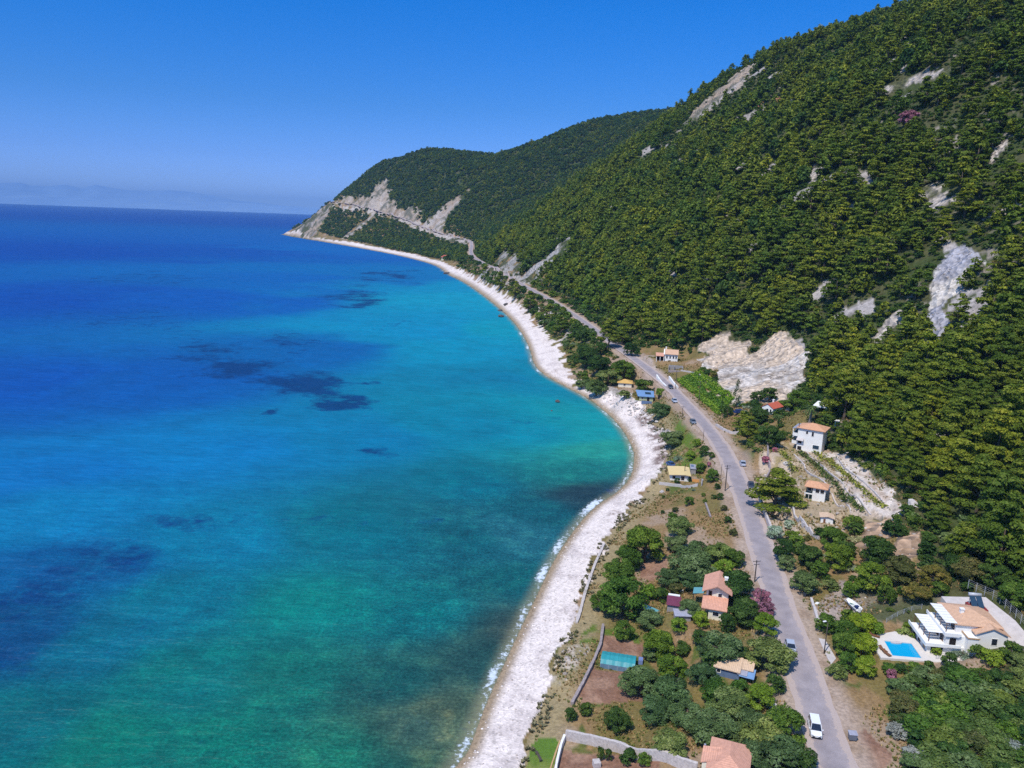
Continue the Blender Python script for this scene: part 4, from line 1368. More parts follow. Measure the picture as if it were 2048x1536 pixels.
# ------------------------------------------------------------------ the pine forest on the slopes
_r = np.random.default_rng(23)
SCAR_G = blur((_sc | M_SCAR['outcrop']).astype(float), 1)
SCAR_PX = [q for n_, q in SCARS if len(q) > 2 and n_ not in ('behind', 'drive', 'yard')]
def hides_rock(x, y, h):
    """a tree rooted below a bare patch would stand in it: nothing that tall grows at its foot"""
    z = G_at(GZ, x, y); out = np.zeros(len(x), bool)
    for f in (.3, .65, .95):
        u, v, w = to_px(np.stack([x, y, z + h * f], -1))
        for q in SCAR_PX:
            out |= in_poly(u, v, q)
    return out & (np.random.default_rng(9).random(len(x)) < .9)
_BS = [q for n_, q in SCARS if n_ == 'x']
YARD_G = (M_SCAR['yard'] | M_SCAR['behind'] | M_SCAR['drive'] | M_SCAR['track'] | terr).astype(float)
VILLA_G = blur(_vm, 3)
VINE_PX = [(1352,742),(1385,735),(1468,790),(1462,812),(1420,832),(1372,792)]
VINE_W = world_poly(VINE_PX)

def scatter(n_try, rmin, rmax, size_fn, sel_fn, sep, tmin=0):
    """random points on the land (uniform per area), thinned to a spacing that follows their size"""
    a = _r.uniform(AZ0 + .02, AZ1 - .02, n_try)
    rr = np.sqrt(_r.uniform(rmin ** 2, rmax ** 2, n_try))
    x = rr * np.sin(a); y = rr * np.cos(a)
    ok = sel_fn(x, y, rr)
    x, y, rr = x[ok], y[ok], rr[ok]
    s = size_fn(x, y, rr)
    cell = {}; cs = max(2.0, float(s.max()) * sep) if len(s) else 9.0
    keep = []
    for i in range(len(x)):
        c = s[i] * sep
        k = (int(x[i] // cs), int(y[i] // cs))
        bad = False
        for dx in (-1, 0, 1):
            for dy in (-1, 0, 1):
                for j in cell.get((k[0] + dx, k[1] + dy), ()):
                    if (x[i] - x[j]) ** 2 + (y[i] - y[j]) ** 2 < (c * .5 + s[j] * sep * .5) ** 2:
                        bad = True; break
                if bad: break
            if bad: break
        if not bad:
            cell.setdefault(k, []).append(i); keep.append(i)
    keep = np.array(keep, int)
    return x[keep], y[keep], rr[keep], s[keep]

def G_at(G, x, y):
    return grid_sample(np.asarray(G, float), x, y)

# visible ground: nothing is planted where the picture could not show it
_U, _V = grid_uv()
_vmin = np.minimum.accumulate(_V, axis=1)
VIS_G = ((_V < _vmin + 40) & (_U > -150) & (_U < 3000) & (_V > -250) & (_V < 2300)).astype(float)
_tx = np.array([t[0] for t in TREE_SPOTS]); _ty = np.array([t[1] for t in TREE_SPOTS]); _td = np.array([t[2] for t in TREE_SPOTS])
def near_named(x, y, f=.45):
    out = np.zeros(len(x), bool)
    for i in range(0, len(x), 4000):
        d = np.hypot(x[i:i + 4000, None] - _tx, y[i:i + 4000, None] - _ty)
        out[i:i + 4000] = (d < _td * f + 1.5).any(1)
    return out

# foot of the forest: a line in the picture below which the slope is gardens
FOOT_PX = [(2075,1250),(1990,1170),(1930,1165),(1870,1120),(1856,1070),(1830,1030),(1812,985),(1755,950),(1700,915),(1660,880),(1650,840),(1655,815),
           (1625,795),(1612,770),(1618,705),(1590,672),(1520,680),(1480,668),(1455,645),(1400,690),(1375,705),(1345,690),(1290,690),(1240,660),(1200,630),(1150,600),(1110,578),(1050,556),(1000,536),(965,520),(948,500)]
_foot = world_poly(FOOT_PX)
_fd, _fs, _ = seg_nearest(np.stack([GX.ravel(), GY.ravel()], -1), _foot)
FOOT_G = (_fd * _fs).reshape(GX.shape)                    # + above the line (hill side)
if np.median(FOOT_G[(GT > 150) & (GS < 900)]) < 0:
    FOOT_G = -FOOT_G

def sel_pine(x, y, rr):
    t = G_at(GT, x, y); s = G_at(GS, x, y)
    onhill = (t > 7) & (G_at(FOOT_G, x, y) > 1) & (s < 1250)
    dens = smooth(fbm(x / 48, y / 48, 3, 91), .36, .58) * .78 + .22
    patch = smooth(fbm(x / 60 + 4, y / 60, 4, 95), .46, .56)
    dens = dens * (1 - smooth(t, 60, 170) * (1 - (.09 + .62 * patch * (1 - .5 * smooth(t, 250, 420)))))
    return onhill & (G_at(SCAR_G, x, y) < .3) & (G_at(YARD_G, x, y) < .3) & (G_at(VILLA_G, x, y) < .05) & (G_at(VIS_G, x, y) > .3) & (_r.random(len(x)) < dens) & ~near_named(x, y, .5) & ~hides_rock(x, y, 10.0)

px_, py_, pr_, ps_ = scatter(260000, 105, 1500, lambda x, y, rr: (5.0 + 9.0 * _r.random(len(x)) ** 1.5) * (1 - .12 * smooth(rr, 500, 1000)), sel_pine, .53)
pz_ = G_at(GZ, px_, py_)
uu, vv, ww = to_px(np.stack([px_, py_, pz_ + 4], -1))
inview = (uu > -40) & (uu < 2090) & (vv > -40) & (vv < 1580)
order = np.argsort(-(ps_ / ww) * inview)
IND = order[:300]
rest = np.setdiff1d(np.arange(len(px_)), IND)

def pine_place(u, v):
    P = (u, v)
    marks = [((1900, 600), 120, "beside the grey rock chute"), ((1540, 690), 130, "along the rim of the pale landslide"), ((1780, 1000), 100, "above the white earth track"),
             ((1760, 660), 90, "round the broken rock gully"), ((1870, 1090), 90, "beside the ochre cliff"), ((1990, 1200), 130, "on the slope right behind the villa"),
             ((1690, 830), 90, "above the white three storey house")]
    best = None
    for (m, r_, t) in marks:
        d = math.hypot(u - m[0], v - m[1]) / r_
        if d < 1 and (best is None or d < best[0]):
            best = (d, t)
    if best:
        return best[1]
    if v > 900: return "on the steep slope at the right picture edge" if u > 1930 else "on the steep slope right of the terraces"
    if v > 640: return "on the wooded slope between rock chute and terraces" if u > 1640 else "on the wooded slope above the vineyard"
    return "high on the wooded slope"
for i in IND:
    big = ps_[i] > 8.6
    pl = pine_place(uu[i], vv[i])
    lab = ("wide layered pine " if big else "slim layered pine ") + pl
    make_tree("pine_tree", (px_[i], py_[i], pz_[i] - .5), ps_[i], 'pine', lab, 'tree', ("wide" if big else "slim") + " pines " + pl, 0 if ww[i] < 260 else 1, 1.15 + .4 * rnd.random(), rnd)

def sel_scrub(x, y, rr):
    t = G_at(GT, x, y)
    onhill = (t > 5) & (G_at(FOOT_G, x, y) > -3) & (G_at(GS, x, y) < 1250)
    sc_ = G_at(SCAR_G, x, y)
    return onhill & ((sc_ < .35) | (_r.random(len(x)) < .03)) & (G_at(YARD_G, x, y) < .4) & (G_at(VILLA_G, x, y) < .05) & (G_at(VIS_G, x, y) > .3) & ~hides_rock(x, y, 3.0)
sx_, sy_, sr_, ss_ = scatter(440000, 100, 1500, lambda x, y, rr: (1.9 + 2.6 * _r.random(len(x)) ** 1.6) * (1 + .35 * smooth(rr, 500, 1100)), sel_scrub, .52)

def sel_far(x, y, rr):
    t = G_at(GT, x, y); s = G_at(GS, x, y); d = G_at(GD, x, y)
    a = (s >= 1200) & (np.abs(t) > 9) & (d > np.where(s > 1900, 27, 24)) & (G_at(beach.astype(float), x, y) < .1)
    return a & ((G_at(SCAR_G, x, y) < .35) | (_r.random(len(x)) < .05)) & ~hides_rock(x, y, 8.0) & (G_at(VIS_G, x, y) > .3) & (_r.random(len(x)) < .75 + .25 * smooth(fbm(x / 60, y / 60, 3, 93), .38, .5))
fx_, fy_, fr_, fs_ = scatter(420000, 1150, 3600, lambda x, y, rr: _r.uniform(7.0, 12.5, len(x)), sel_far, .50)

def sel_bank(x, y, rr):
    """bushes of the seaward bank and the road sides"""
    t = G_at(GT, x, y); s = G_at(GS, x, y); bt_ = G_at(BT_SIGN, x, y); d = G_at(GD, x, y)
    u, v, w = to_px(np.stack([x, y, G_at(GZ, x, y)], -1))
    a = (t < np.where(s > 480, -4.6, -6.5)) & (bt_ > 2) & (d > 6) & (rr > 330) & (s < 1250)
    b_ = (t > 6.5) & (G_at(FOOT_G, x, y) < 2) & (rr > 300) & (rr < 1300)
    c_ = (t > 7) & (G_at(FOOT_G, x, y) < 2) & (rr <= 300)
    clear = (G_at(SCAR_G, x, y) < .3) & (G_at(YARD_G, x, y) < .3) & (G_at(VILLA_G, x, y) < .02) & ~in_poly(x, y, VINE_W) & ~near_named(x, y, .35)
    open_ = in_poly(u, v, [(1340,835),(1350,870),(1440,960),(1470,1080),(1250,1060),(1330,960)]) | in_poly(u, v, [(1280,690),(1330,690),(1400,735),(1370,800),(1290,745)]) | \
        in_poly(u, v, [(1655,1335),(1800,1350),(1790,1430),(1830,1480),(1800,1580),(1680,1580)]) | in_poly(u, v, [(1220,770),(1330,770),(1350,810),(1290,812),(1230,792)]) | in_poly(u, v, [(1400,810),(1480,812),(1490,880),(1460,900)])
    thick_ = np.where(rr > 430, smooth(fbm(x / 25, y / 25, 3, 94), .26, .36), smooth(fbm(x / 25, y / 25, 3, 94), np.where(t > 6, .26, .36), np.where(t > 6, .40, .48)))
    return clear & ~open_ & (G_at(VIS_G, x, y) > .3) & (a | b_ | (c_ & (_r.random(len(x)) < .85))) & (_r.random(len(x)) < thick_)
bx_, by_, br_, bs_ = scatter(430000, 95, 1400, lambda x, y, rr: _r.uniform(1.8, 4.2, len(x)) * (1 + 1.0 * smooth(rr, 400, 600)), sel_bank, .62)

def instanced(name, label, x, y, size, kinds, weights, lod, hlo, hhi, sink=.3):
    """one object of countless plants: points carrying plant copies"""
    n = len(x)
    z = G_at(GZ, x, y) - sink
    me = bpy.data.meshes.new(name)
    me.vertices.add(n); me.vertices.foreach_set("co", np.stack([x, y, z], -1).astype(np.float32).ravel())
    a = me.attributes.new("rot", 'FLOAT_VECTOR', 'POINT')
    rot = np.zeros((n, 3)); rot[:, 2] = _r.uniform(0, 6.283, n); rot[:, :2] = _r.normal(0, .05, (n, 2))
    a.data.foreach_set("vector", rot.astype(np.float32).ravel())
    a = me.attributes.new("scl", 'FLOAT_VECTOR', 'POINT')
    h = _r.uniform(hlo, hhi, n)
    a.data.foreach_set("vector", np.stack([size, size * _r.uniform(.85, 1.15, n), size * h], -1).astype(np.float32).ravel())
    meshes = []; slot = {}
    for k in kinds:
        slot[k] = list(range(len(meshes), len(meshes) + len(crowns(k, lod)))); meshes += crowns(k, lod)
    kk = _r.choice(len(kinds), n, p=np.array(weights) / sum(weights))
    idx = np.array([slot[kinds[q]][int(_r.integers(len(slot[kinds[q]])))] for q in kk], np.int32)
    a = me.attributes.new("vi", 'INT', 'POINT'); a.data.foreach_set("value", idx)
    o = link(bpy.data.objects.new(name, me)); o['kind'] = 'stuff'
    ng = bpy.data.node_groups.new(name + "_copies", 'GeometryNodeTree')
    ng.interface.new_socket("Geometry", in_out='INPUT', socket_type='NodeSocketGeometry')
    ng.interface.new_socket("Geometry", in_out='OUTPUT', socket_type='NodeSocketGeometry')
    N = ng.nodes; L = ng.links
    gi = N.new("NodeGroupInput"); go = N.new("NodeGroupOutput")
    iop = N.new("GeometryNodeInstanceOnPoints"); iop.inputs["Pick Instance"].default_value = True
    gti = N.new("GeometryNodeGeometryToInstance")
    join = N.new("GeometryNodeJoinGeometry")
    for m in reversed(meshes):
        oi = N.new("GeometryNodeObjectInfo"); oi.inputs["As Instance"].default_value = True
        oi.inputs["Object"].default_value = proto_for(m); oi.transform_space = 'ORIGINAL'
        L.new(oi.outputs["Geometry"], join.inputs[0])
    def at(nm, ty):
        q = N.new("GeometryNodeInputNamedAttribute"); q.data_type = ty; q.inputs[0].default_value = nm
        return q.outputs[0]
    L.new(gi.outputs[0], iop.inputs["Points"]); L.new(join.outputs[0], iop.inputs["Instance"])
    L.new(at("vi", 'INT'), iop.inputs["Instance Index"])
    e2r = N.new("FunctionNodeEulerToRotation"); L.new(at("rot", 'FLOAT_VECTOR'), e2r.inputs[0])
    L.new(e2r.outputs[0], iop.inputs["Rotation"]); L.new(at("scl", 'FLOAT_VECTOR'), iop.inputs["Scale"])
    L.new(iop.outputs[0], go.inputs[0])
    md = o.modifiers.new("copies", 'NODES'); md.node_group = ng
    return o

_PROTO = {}
def proto_for(mesh):
    """a small standing plant of the scene whose crown the copies repeat"""
    if mesh.name not in _PROTO:
        kind = mesh.name.split('_')[0]
        while True:
            i = PROTO_POOL.pop(0)
            break
        x, y, s, z = i
        e = bpy.data.objects.new({'pine': 'pine_tree'}.get(kind, 'shrub'), None); link(e)
        e.location = (x, y, z - .3); e.scale = (s, s, s * .9)
        e['label'] = PROTO_LABEL.get(kind, "leafy plant") ; e['category'] = 'tree' if kind == 'pine' else 'bush'; e['group'] = PROTO_LABEL.get(kind, "plants") + ", each alike"
        c = link(bpy.data.objects.new("crown", mesh), e)
        _PROTO[mesh.name] = c
    return _PROTO[mesh.name]
PROTO_LABEL = {'pine': "small far pine on the upper hillside", 'scrub': "low scrub bush between pines on the upper hillside", 'dark': "dark bush between pines on the upper hillside", 'broad': "green bush between pines on the upper hillside",
               'rust': "brown bush between pines on the upper hillside", 'olive': "grey green bush between pines on the upper hillside", 'vine': "vine plant in the vineyard rows", 'grey': "grey bush between pines on the upper hillside"}
# the copied plants stand on the upper hillside among the pines
_c = rest[(uu[rest] > 1300) & (uu[rest] < 2000) & (vv[rest] > 150) & (vv[rest] < 600)]
_c = _r.choice(_c, 60, replace=False)
PROTO_POOL = [(px_[i] + 3, py_[i] + 2, 4.0, float(G_at(GZ, px_[i:i + 1] + 3, py_[i:i + 1] + 2)[0])) for i in _c]

_n = ps_[rest] * 0 + pr_[rest] < 480
ra_ = rest
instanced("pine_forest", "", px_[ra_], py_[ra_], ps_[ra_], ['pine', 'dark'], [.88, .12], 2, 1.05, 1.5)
_nr = sr_ < 420
instanced("scrub_undergrowth", "", sx_, sy_, ss_, ['scrub', 'dark', 'broad', 'olive', 'rust'], [.30, .54, .08, .05, .03], 2, .5, .85)
instanced("headland_forest", "", fx_, fy_, fs_, ['pine', 'dark', 'scrub'], [.24, .60, .16], 2, .75, 1.05)
instanced("bank_bushes", "", bx_, by_, bs_, ['scrub', 'dark', 'broad', 'olive', 'rust', 'grey'], [.24, .36, .18, .12, .06, .04], 2, .55, 1.0)
print("plants", len(px_), len(sx_), len(fx_), len(bx_), len(tk))
# ------------------------------------------------------------------ building kit
class MB:
    """collects boxes, sheets and prisms for ONE mesh object"""
    def __init__(self):
        self.bm = bmesh.new()
    def box(self, x0, x1, y0, y1, z0, z1):
        v = [self.bm.verts.new((x, y, z)) for z in (z0, z1) for y in (y0, y1) for x in (x0, x1)]
        for f in ((0, 2, 3, 1), (4, 5, 7, 6), (0, 1, 5, 4), (2, 6, 7, 3), (0, 4, 6, 2), (1, 3, 7, 5)):
            self.bm.faces.new([v[i] for i in f])
        return self
    def poly(self, pts):
        self.bm.faces.new([self.bm.verts.new(p) for p in pts]); return self
    def slab(self, pts, t):
        """a sheet with thickness t below the given (planar) outline"""
        top = [self.bm.verts.new(p) for p in pts]
        bot = [self.bm.verts.new((p[0], p[1], p[2] - t)) for p in pts]
        self.bm.faces.new(top); self.bm.faces.new(bot[::-1])
        n = len(pts)
        for i in range(n):
            self.bm.faces.new((top[i], bot[i], bot[(i + 1) % n], top[(i + 1) % n]))
        return self
    def tube(self, pts, radii, n=8):
        if not hasattr(radii, '__len__'):
            radii = [radii] * len(pts)
        tube_bm(self.bm, pts, radii, n); return self
    def build(self, name, mat, parent=None, bev=0, smooth_f=False):
        bmesh.ops.recalc_face_normals(self.bm, faces=self.bm.faces)
        if bev:
            bmesh.ops.bevel(self.bm, geom=list(self.bm.edges), offset=bev, segments=2, affect='EDGES', profile=.6)
        me = bpy.data.meshes.new(name); self.bm.to_mesh(me); self.bm.free()
        me.materials.append(mat)
        if smooth_f:
            for p in me.polygons: p.use_smooth = True
        o = bpy.data.objects.new(name, me)
        return link(o, parent)

def empty(name, loc, rz=0, label=None, cat=None, group=None):
    e = bpy.data.objects.new(name, None); e.empty_display_size = .5
    link(e); e.location = loc; e.rotation_euler = (0, 0, rz)
    if label:
        set_tags(e, label, cat, group)
    return e

def paint(name, c, rough=.8, spec=.3, var=.10, scale=1.2, metal=0, k=.8):
    m, nt, b = new_mat(name)
    n = tex_noise(nt, scale, 5, .6, geo_pos(nt))
    base = lin(*c, k=k)
    r = ramp(nt, n.outputs[0], [(.3, base * (1 - var)), (.7, np.minimum(base * (1 + var), .88))])
    nt.links.new(r.outputs[0], b.inputs["Base Color"])
    b.inputs["Roughness"].default_value = rough; b.inputs["Specular IOR Level"].default_value = spec; b.inputs["Metallic"].default_value = metal
    return m

def tiles(name, c, axis, pitch=.3):
    m, nt, b = new_mat(name)
    tc = nt.nodes.new("ShaderNodeTexCoord")
    w = nt.nodes.new("ShaderNodeTexWave"); w.bands_direction = axis; w.inputs["Scale"].default_value = .314 / pitch
    w.inputs["Distortion"].default_value = .4; w.inputs["Detail Scale"].default_value = 3
    nt.links.new(tc.outputs["Object"], w.inputs["Vector"])
    n = tex_noise(nt, 2.2, 5, .7, tc.outputs["Object"])
    base = lin(*c)
    r = ramp(nt, n.outputs[0], [(.28, base * .78), (.5, base), (.75, np.minimum(base * 1.22, .85))])
    rw = ramp(nt, w.outputs[0], [(0, .82), (.45, 1.03)])
    nt.links.new(mixc(nt, r.outputs[0], rw.outputs[0], mode='MULTIPLY'), b.inputs["Base Color"])
    b.inputs["Roughness"].default_value = .85
    bump(nt, b, w.outputs[0], .5, .06)
    return m

M = {
 'white': paint("white_plaster", (248, 242, 234), .85, .2, .06, .8, k=.92), 'cream': paint("cream_plaster", (246, 236, 212), .85, .2, .06, .8, k=.9),
 'grey': paint("grey_concrete", (172, 166, 164), .9, .2, .14), 'pale': paint("pale_concrete", (214, 204, 198), .9, .2, .12),
 'stone': paint("white_stone", (214, 202, 194), .9, .2, .24, 2.6), 'oldstone': paint("grey_stone", (170, 156, 152), .95, .2, .28, 2.2),
 'glass': paint("dark_glass", (38, 44, 58), .12, .6, .1), 'dark': paint("dark_shade", (46, 40, 38), .8, .2, .1), 'wood': paint("brown_wood", (134, 92, 62), .7, .3, .18, 3),
 'tan': paint("tan_wood", (206, 166, 120), .7, .3, .14, 3), 'blue': paint("blue_tin", (130, 166, 206), .5, .4, .12), 'bluegrey': paint("blue_grey_paint", (108, 128, 160), .6, .3, .12),
 'teal': paint("teal_sheet", (58, 160, 164), .45, .4, .1, 1.5), 'tealp': paint("pale_teal_sheet", (112, 172, 176), .5, .4, .12), 'maroon': paint("maroon_sheet", (124, 62, 82), .6, .3, .1),
 'tin': paint("grey_tin", (176, 174, 184), .45, .5, .16, 2), 'yellow': paint("pale_yellow_sheet", (244, 214, 150), .6, .3, .05, .8), 'ochre': paint("ochre_roof", (232, 184, 104), .75, .3, .1),
 'black': paint("black_rubber", (30, 30, 32), .7, .3, .1), 'pool': paint("pool_water", (0, 176, 222), .06, .5, .06, .9), 'deck': paint("pale_deck", (238, 226, 212), .85, .2, .05), 'red': paint("red_paint", (150, 56, 56), .7, .3, .1),
 'panel': paint("solar_glass", (52, 74, 92), .15, .6, .12), 'steel': paint("steel", (196, 198, 202), .35, .5, .08), 'greenw': paint("green_door", (50, 90, 84), .5, .4, .1), 'pole': paint("pole_wood", (92, 82, 74), .9, .2, .16, 4),
 'lime': paint("pale_green_wall", (198, 204, 158), .85, .2, .08), 'darkblue': paint("dark_blue_cover", (44, 62, 108), .6, .3, .12), 'rock': paint("pale_boulder", (212, 202, 194), .95, .2, .22, 1.2),
 'darkrock': paint("dark_boulder", (100, 94, 92), .95, .2, .25, 1.2), 'cyan': paint("blue_cabin", (90, 150, 196), .6, .3, .1),
}
TX = {k: (tiles(k + "_tiles", c, 'X'), tiles(k + "_tiles_cross", c, 'Y')) for k, c in
      {'terra': (234, 172, 142), 'orange': (234, 174, 132), 'tan': (236, 200, 164), 'red': (218, 108, 78), 'light': (232, 186, 150), 'far': (206, 106, 84)}.items()}

def spot(u, v):
    P = px_ground(u, v)
    az = math.atan2(P[0], P[1])
    mpp = np.linalg.norm(P - np.array([0, 0, CAM_H])) / FPX
    return P, az, mpp

def window(parent, x0, x1, y, z0, z1, axis='y', out=-1, frame='white', glass='glass'):
    """a glazed opening on a wall face: frame with the pane as its sub-part; axis 'y' = wall facing -y/+y at y, 'x' = wall facing x at y"""
    t = .05
    def bx(mb, a0, a1, c0, c1, d0, d1):
        lo, hi = sorted((y + out * d0, y + out * d1))
        if axis == 'y': mb.box(a0, a1, lo, hi, c0, c1)
        else: mb.box(lo, hi, a0, a1, c0, c1)
    f = MB(); w = .09
    bx(f, x0 - w, x0, z0 - w, z1 + w, -.05, t); bx(f, x1, x1 + w, z0 - w, z1 + w, -.05, t); bx(f, x0, x1, z1, z1 + w, -.05, t); bx(f, x0, x1, z0 - w, z0, -.05, t)
    fo = f.build("window", M[frame], parent)
    g = MB(); bx(g, x0 + .003, x1 - .003, z0 + .003, z1 - .003, -.04, .02)
    g.build("pane", M[glass], fo)
    return fo

def gable_roof(mb, x0, x1, y0, y1, z, h, ov, t=.16):
    """ridge along y"""
    xm = (x0 + x1) / 2; k = h / ((x1 - x0) / 2)
    a, b_ = y0 - ov, y1 + ov
    mb.slab([(x0 - ov, a, z - ov * k), (xm, a, z + h), (xm, b_, z + h), (x0 - ov, b_, z - ov * k)], t)
    mb.slab([(xm, a, z + h), (x1 + ov, a, z - ov * k), (x1 + ov, b_, z - ov * k), (xm, b_, z + h)], t)
    return mb

def hip_roof(mb, x0, x1, y0, y1, z, h, ov, inset_f=1.0, inset_b=1.0):
    """ridge along the longer side; solid"""
    a0, a1, b0, b1 = x0 - ov, x1 + ov, y0 - ov, y1 + ov
    if (a1 - a0) >= (b1 - b0):
        hw = (b1 - b0) / 2; ym = (b0 + b1) / 2
        r = [(a0 + hw * inset_b, ym, z + h), (a1 - hw * inset_f, ym, z + h)]
    else:
        hw = (a1 - a0) / 2; xm = (a0 + a1) / 2
        r = [(xm, b0 + hw * inset_f, z + h), (xm, b1 - hw * inset_b, z + h)]
    c = [(a0, b0, z), (a1, b0, z), (a1, b1, z), (a0, b1, z)]
    bm = mb.bm
    V = [bm.verts.new(p) for p in c]; W = [bm.verts.new((p[0], p[1], p[2] - .14)) for p in c]
    Rv = [bm.verts.new(p) for p in r]
    if (a1 - a0) >= (b1 - b0):
        fs = [(V[0], V[1], Rv[1], Rv[0]), (V[1], V[2], Rv[1]), (V[2], V[3], Rv[0], Rv[1]), (V[3], V[0], Rv[0])]
    else:
        fs = [(V[0], V[1], Rv[0]), (V[1], V[2], Rv[1], Rv[0]), (V[2], V[3], Rv[1]), (V[3], V[0], Rv[0], Rv[1])]
    for f in fs: bm.faces.new(f)
    for i in range(4): bm.faces.new((V[i], W[i], W[(i + 1) % 4], V[(i + 1) % 4]))
    bm.faces.new(W[::-1])
    return mb

def gable_walls(mb, x0, x1, y0, y1, z0, z1, h):
    mb.box(x0, x1, y0, y1, z0, z1)
    xm = (x0 + x1) / 2
    for y in (y0, y1):
        d = .12 if y == y0 else -.12
        mb.bm.faces.new([mb.bm.verts.new(p) for p in ((x0, y, z1), (x1, y, z1), (xm, y, z1 + h))])
    return mb

def chimney(parent, x, y, z0, z1, s=.32, mat='white'):
    c = MB().box(x - s, x + s, y - s, y + s, z0, z1)
    c.box(x - s - .08, x + s + .08, y - s - .08, y + s + .08, z1 + .002, z1 + .14)
    return c.build("chimney", M[mat], parent)

# ------------------------------------------------------------------ houses
# cream two-storey house among the olives
P, az, mp = spot(1428, 1240)
e = empty("house", (P[0], P[1], P[2]), -az - .02, "cream two storey house with two terracotta roofs among olive trees", "house")
w = MB(); gable_walls(w, -2.0, 2.2, 3.0, 9.2, -.5, 5.0, 1.15); w.box(-1.2, 1.8, 0, 3.0, -.5, 2.5); w.build("wall", M['cream'], e)
ro = MB(); gable_roof(ro, -2.3, 2.4, 2.6, 9.2, 5.0, 1.2, .55); ro = ro.build("roof", TX['terra'][1], e)
chimney(ro, 1.5, 6.3, 5.0, 6.35, .3)
lo = MB().slab([(-2.6, -.5, 2.45), (2.3, -.5, 2.45), (2.3, 3.1, 3.6), (-2.6, 3.1, 3.6)], .16); lo.build("porch_roof", TX['terra'][0], e)
MB().box(-2.4, -2.15, -.3, -.05, -.5, 2.35).box(-2.4, -1.25, -.1, 2.9, -.5, .1).build("porch", M['tan'], e)
window(e, -.35, .75, 0, .9, 1.7); window(e, .3, 1.0, 3.0, 3.55, 4.3); window(e, -1.5, -1.0, 3.0, 2.9 + .75, 4.5, frame='wood', glass='dark')
window(e, 4.0, 4.9, 2.2, 3.3, 4.2, 'x', 1); window(e, 6.6, 7.4, 2.2, 3.3, 4.2, 'x', 1)
# teal lean-to on its left side
aw = empty("lean_to", (P[0], P[1], P[2]), -az, "pale teal corrugated lean-to roof at the left side of the cream house", "lean-to")
MB().slab([(-4.6, 4.8, 2.6), (-2.5, 4.8, 3.0), (-2.5, 7.6, 3.0), (-4.6, 7.6, 2.6)], .06).build("roof_sheet", M['tealp'], aw)
for x, y in ((-4.5, 4.9), (-4.5, 7.5)): MB().box(x - .06, x + .06, y - .06, y + .06, -.5, 2.52).build("post", M['pole'], aw)

# maroon shed, grey tin shed, teal sheet
P, az, mp = spot(1346, 1224)
e = empty("shed", (P[0], P[1], P[2]), -az, "low shed with maroon roof and a white strip along its back", "shed")
MB().box(-1.2, 1.2, .2, 3.2, -.4, 1.5).build("wall", M['grey'], e)
MB().slab([(-1.4, -.1, 1.45), (1.4, -.1, 1.45), (1.4, 2.6, 2.2), (-1.4, 2.6, 2.2)], .08).build("roof", M['maroon'], e)
MB().box(-1.2, 1.1, 2.62, 3.3, 1.6, 2.3).build("roof_strip", M['white'], e)
P, az, mp = spot(1366, 1243)
e = empty("shed", (P[0], P[1], P[2]), -az + .25, "grey corrugated tin shed in front of the maroon roofed shed", "shed")
MB().box(-1.5, 1.5, .1, 1.9, -.4, 1.2).build("wall", M['grey'], e)
MB().slab([(-1.7, -.2, 1.2), (1.7, -.2, 1.2), (1.7, 2.1, 1.6), (-1.7, 2.1, 1.6)], .06).build("roof", M['tin'], e)
q = px_ground_many([(1286, 1217), (1322, 1221), (1323, 1229), (1288, 1229)])
c = q.mean(0)
t_ = MB(); t_.slab([(p[0] - c[0], p[1] - c[1], .35) for p in q], .3)
o = t_.build("pool_cover", M['tealp']); o.location = (c[0], c[1], c[2])
set_tags(o, "teal cover sheet lying on the ground beside the largest green tree", "cover")
o = MB().box(-.3, .3, -.3, .3, 0, .7).build("water_tank", M['white'], None, .05); P, az, mp = spot(1363, 1186); o.location = P; set_tags(o, "tiny white tank beside the purple bush", "tank")

# teal greenhouse
P, az, mp = spot(1232, 1345)
cs = px_ground_many([(1200, 1336), (1262, 1346), (1279, 1320), (1203, 1309)])
ax = cs[1] - cs[0]; rz = math.atan2(ax[1], ax[0]); L = math.hypot(ax[0], ax[1]) + .6
ay = cs[3] - cs[0]; Wd = math.hypot(ay[0], ay[1]) * .86
e = empty("greenhouse", (cs[0][0], cs[0][1], cs[:, 2].mean()), rz, "teal shade net greenhouse with rounded top beside the field wall", "greenhouse")
m_ = MB(); prof = [(0, 0), (.05, .9), (.6, 1.55), (Wd * .45, 1.85), (Wd - .7, 1.6), (Wd - .1, .9), (Wd, 0)]
for k in range(12):
    x0, x1 = L * k / 12, L * (k + 1) / 12
    for (a, za), (b_, zb) in zip(prof[1:-2], prof[2:-1]):
        s_ = .05 * math.sin(k * 2.1)
        m_.poly([(x0, a, za + s_), (x1, a, za - s_), (x1, b_, zb - s_), (x0, b_, zb + s_)])
m_.build("net_cover", M['teal'], e)
s_ = MB(); s_.poly([(0, 0, -.3), (L, 0, -.3), (L, .05, .92), (0, .05, .92)]); s_.poly([(0, Wd, -.3), (L, Wd, -.3), (L, Wd - .1, .92), (0, Wd - .1, .92)])
s_.build("side_skirt", paint("grey_net", (112, 140, 158), .6, .3, .16, 1.5), e)
s_ = MB()
for x in (0.01, L - .01): s_.poly([(x, a, z) for a, z in prof])
s_.build("end_panel", M['tealp'], e)
for k in range(5):
    MB().tube([(L * k / 4, a, z - .06) for a, z in prof], .03, 5).build("hoop", M['steel'], e)
P, az, mp = spot(1281, 1326)
o = MB().box(-.4, .4, -.6, .6, 0, .9).build("storage_box", paint("lilac_sheet", (132, 150, 200), .5, .4, .1), None, .03); o.location = P; o.rotation_euler = (0, 0, -.2)
set_tags(o, "lilac blue sheet covered box at the far end of the teal greenhouse", "box")

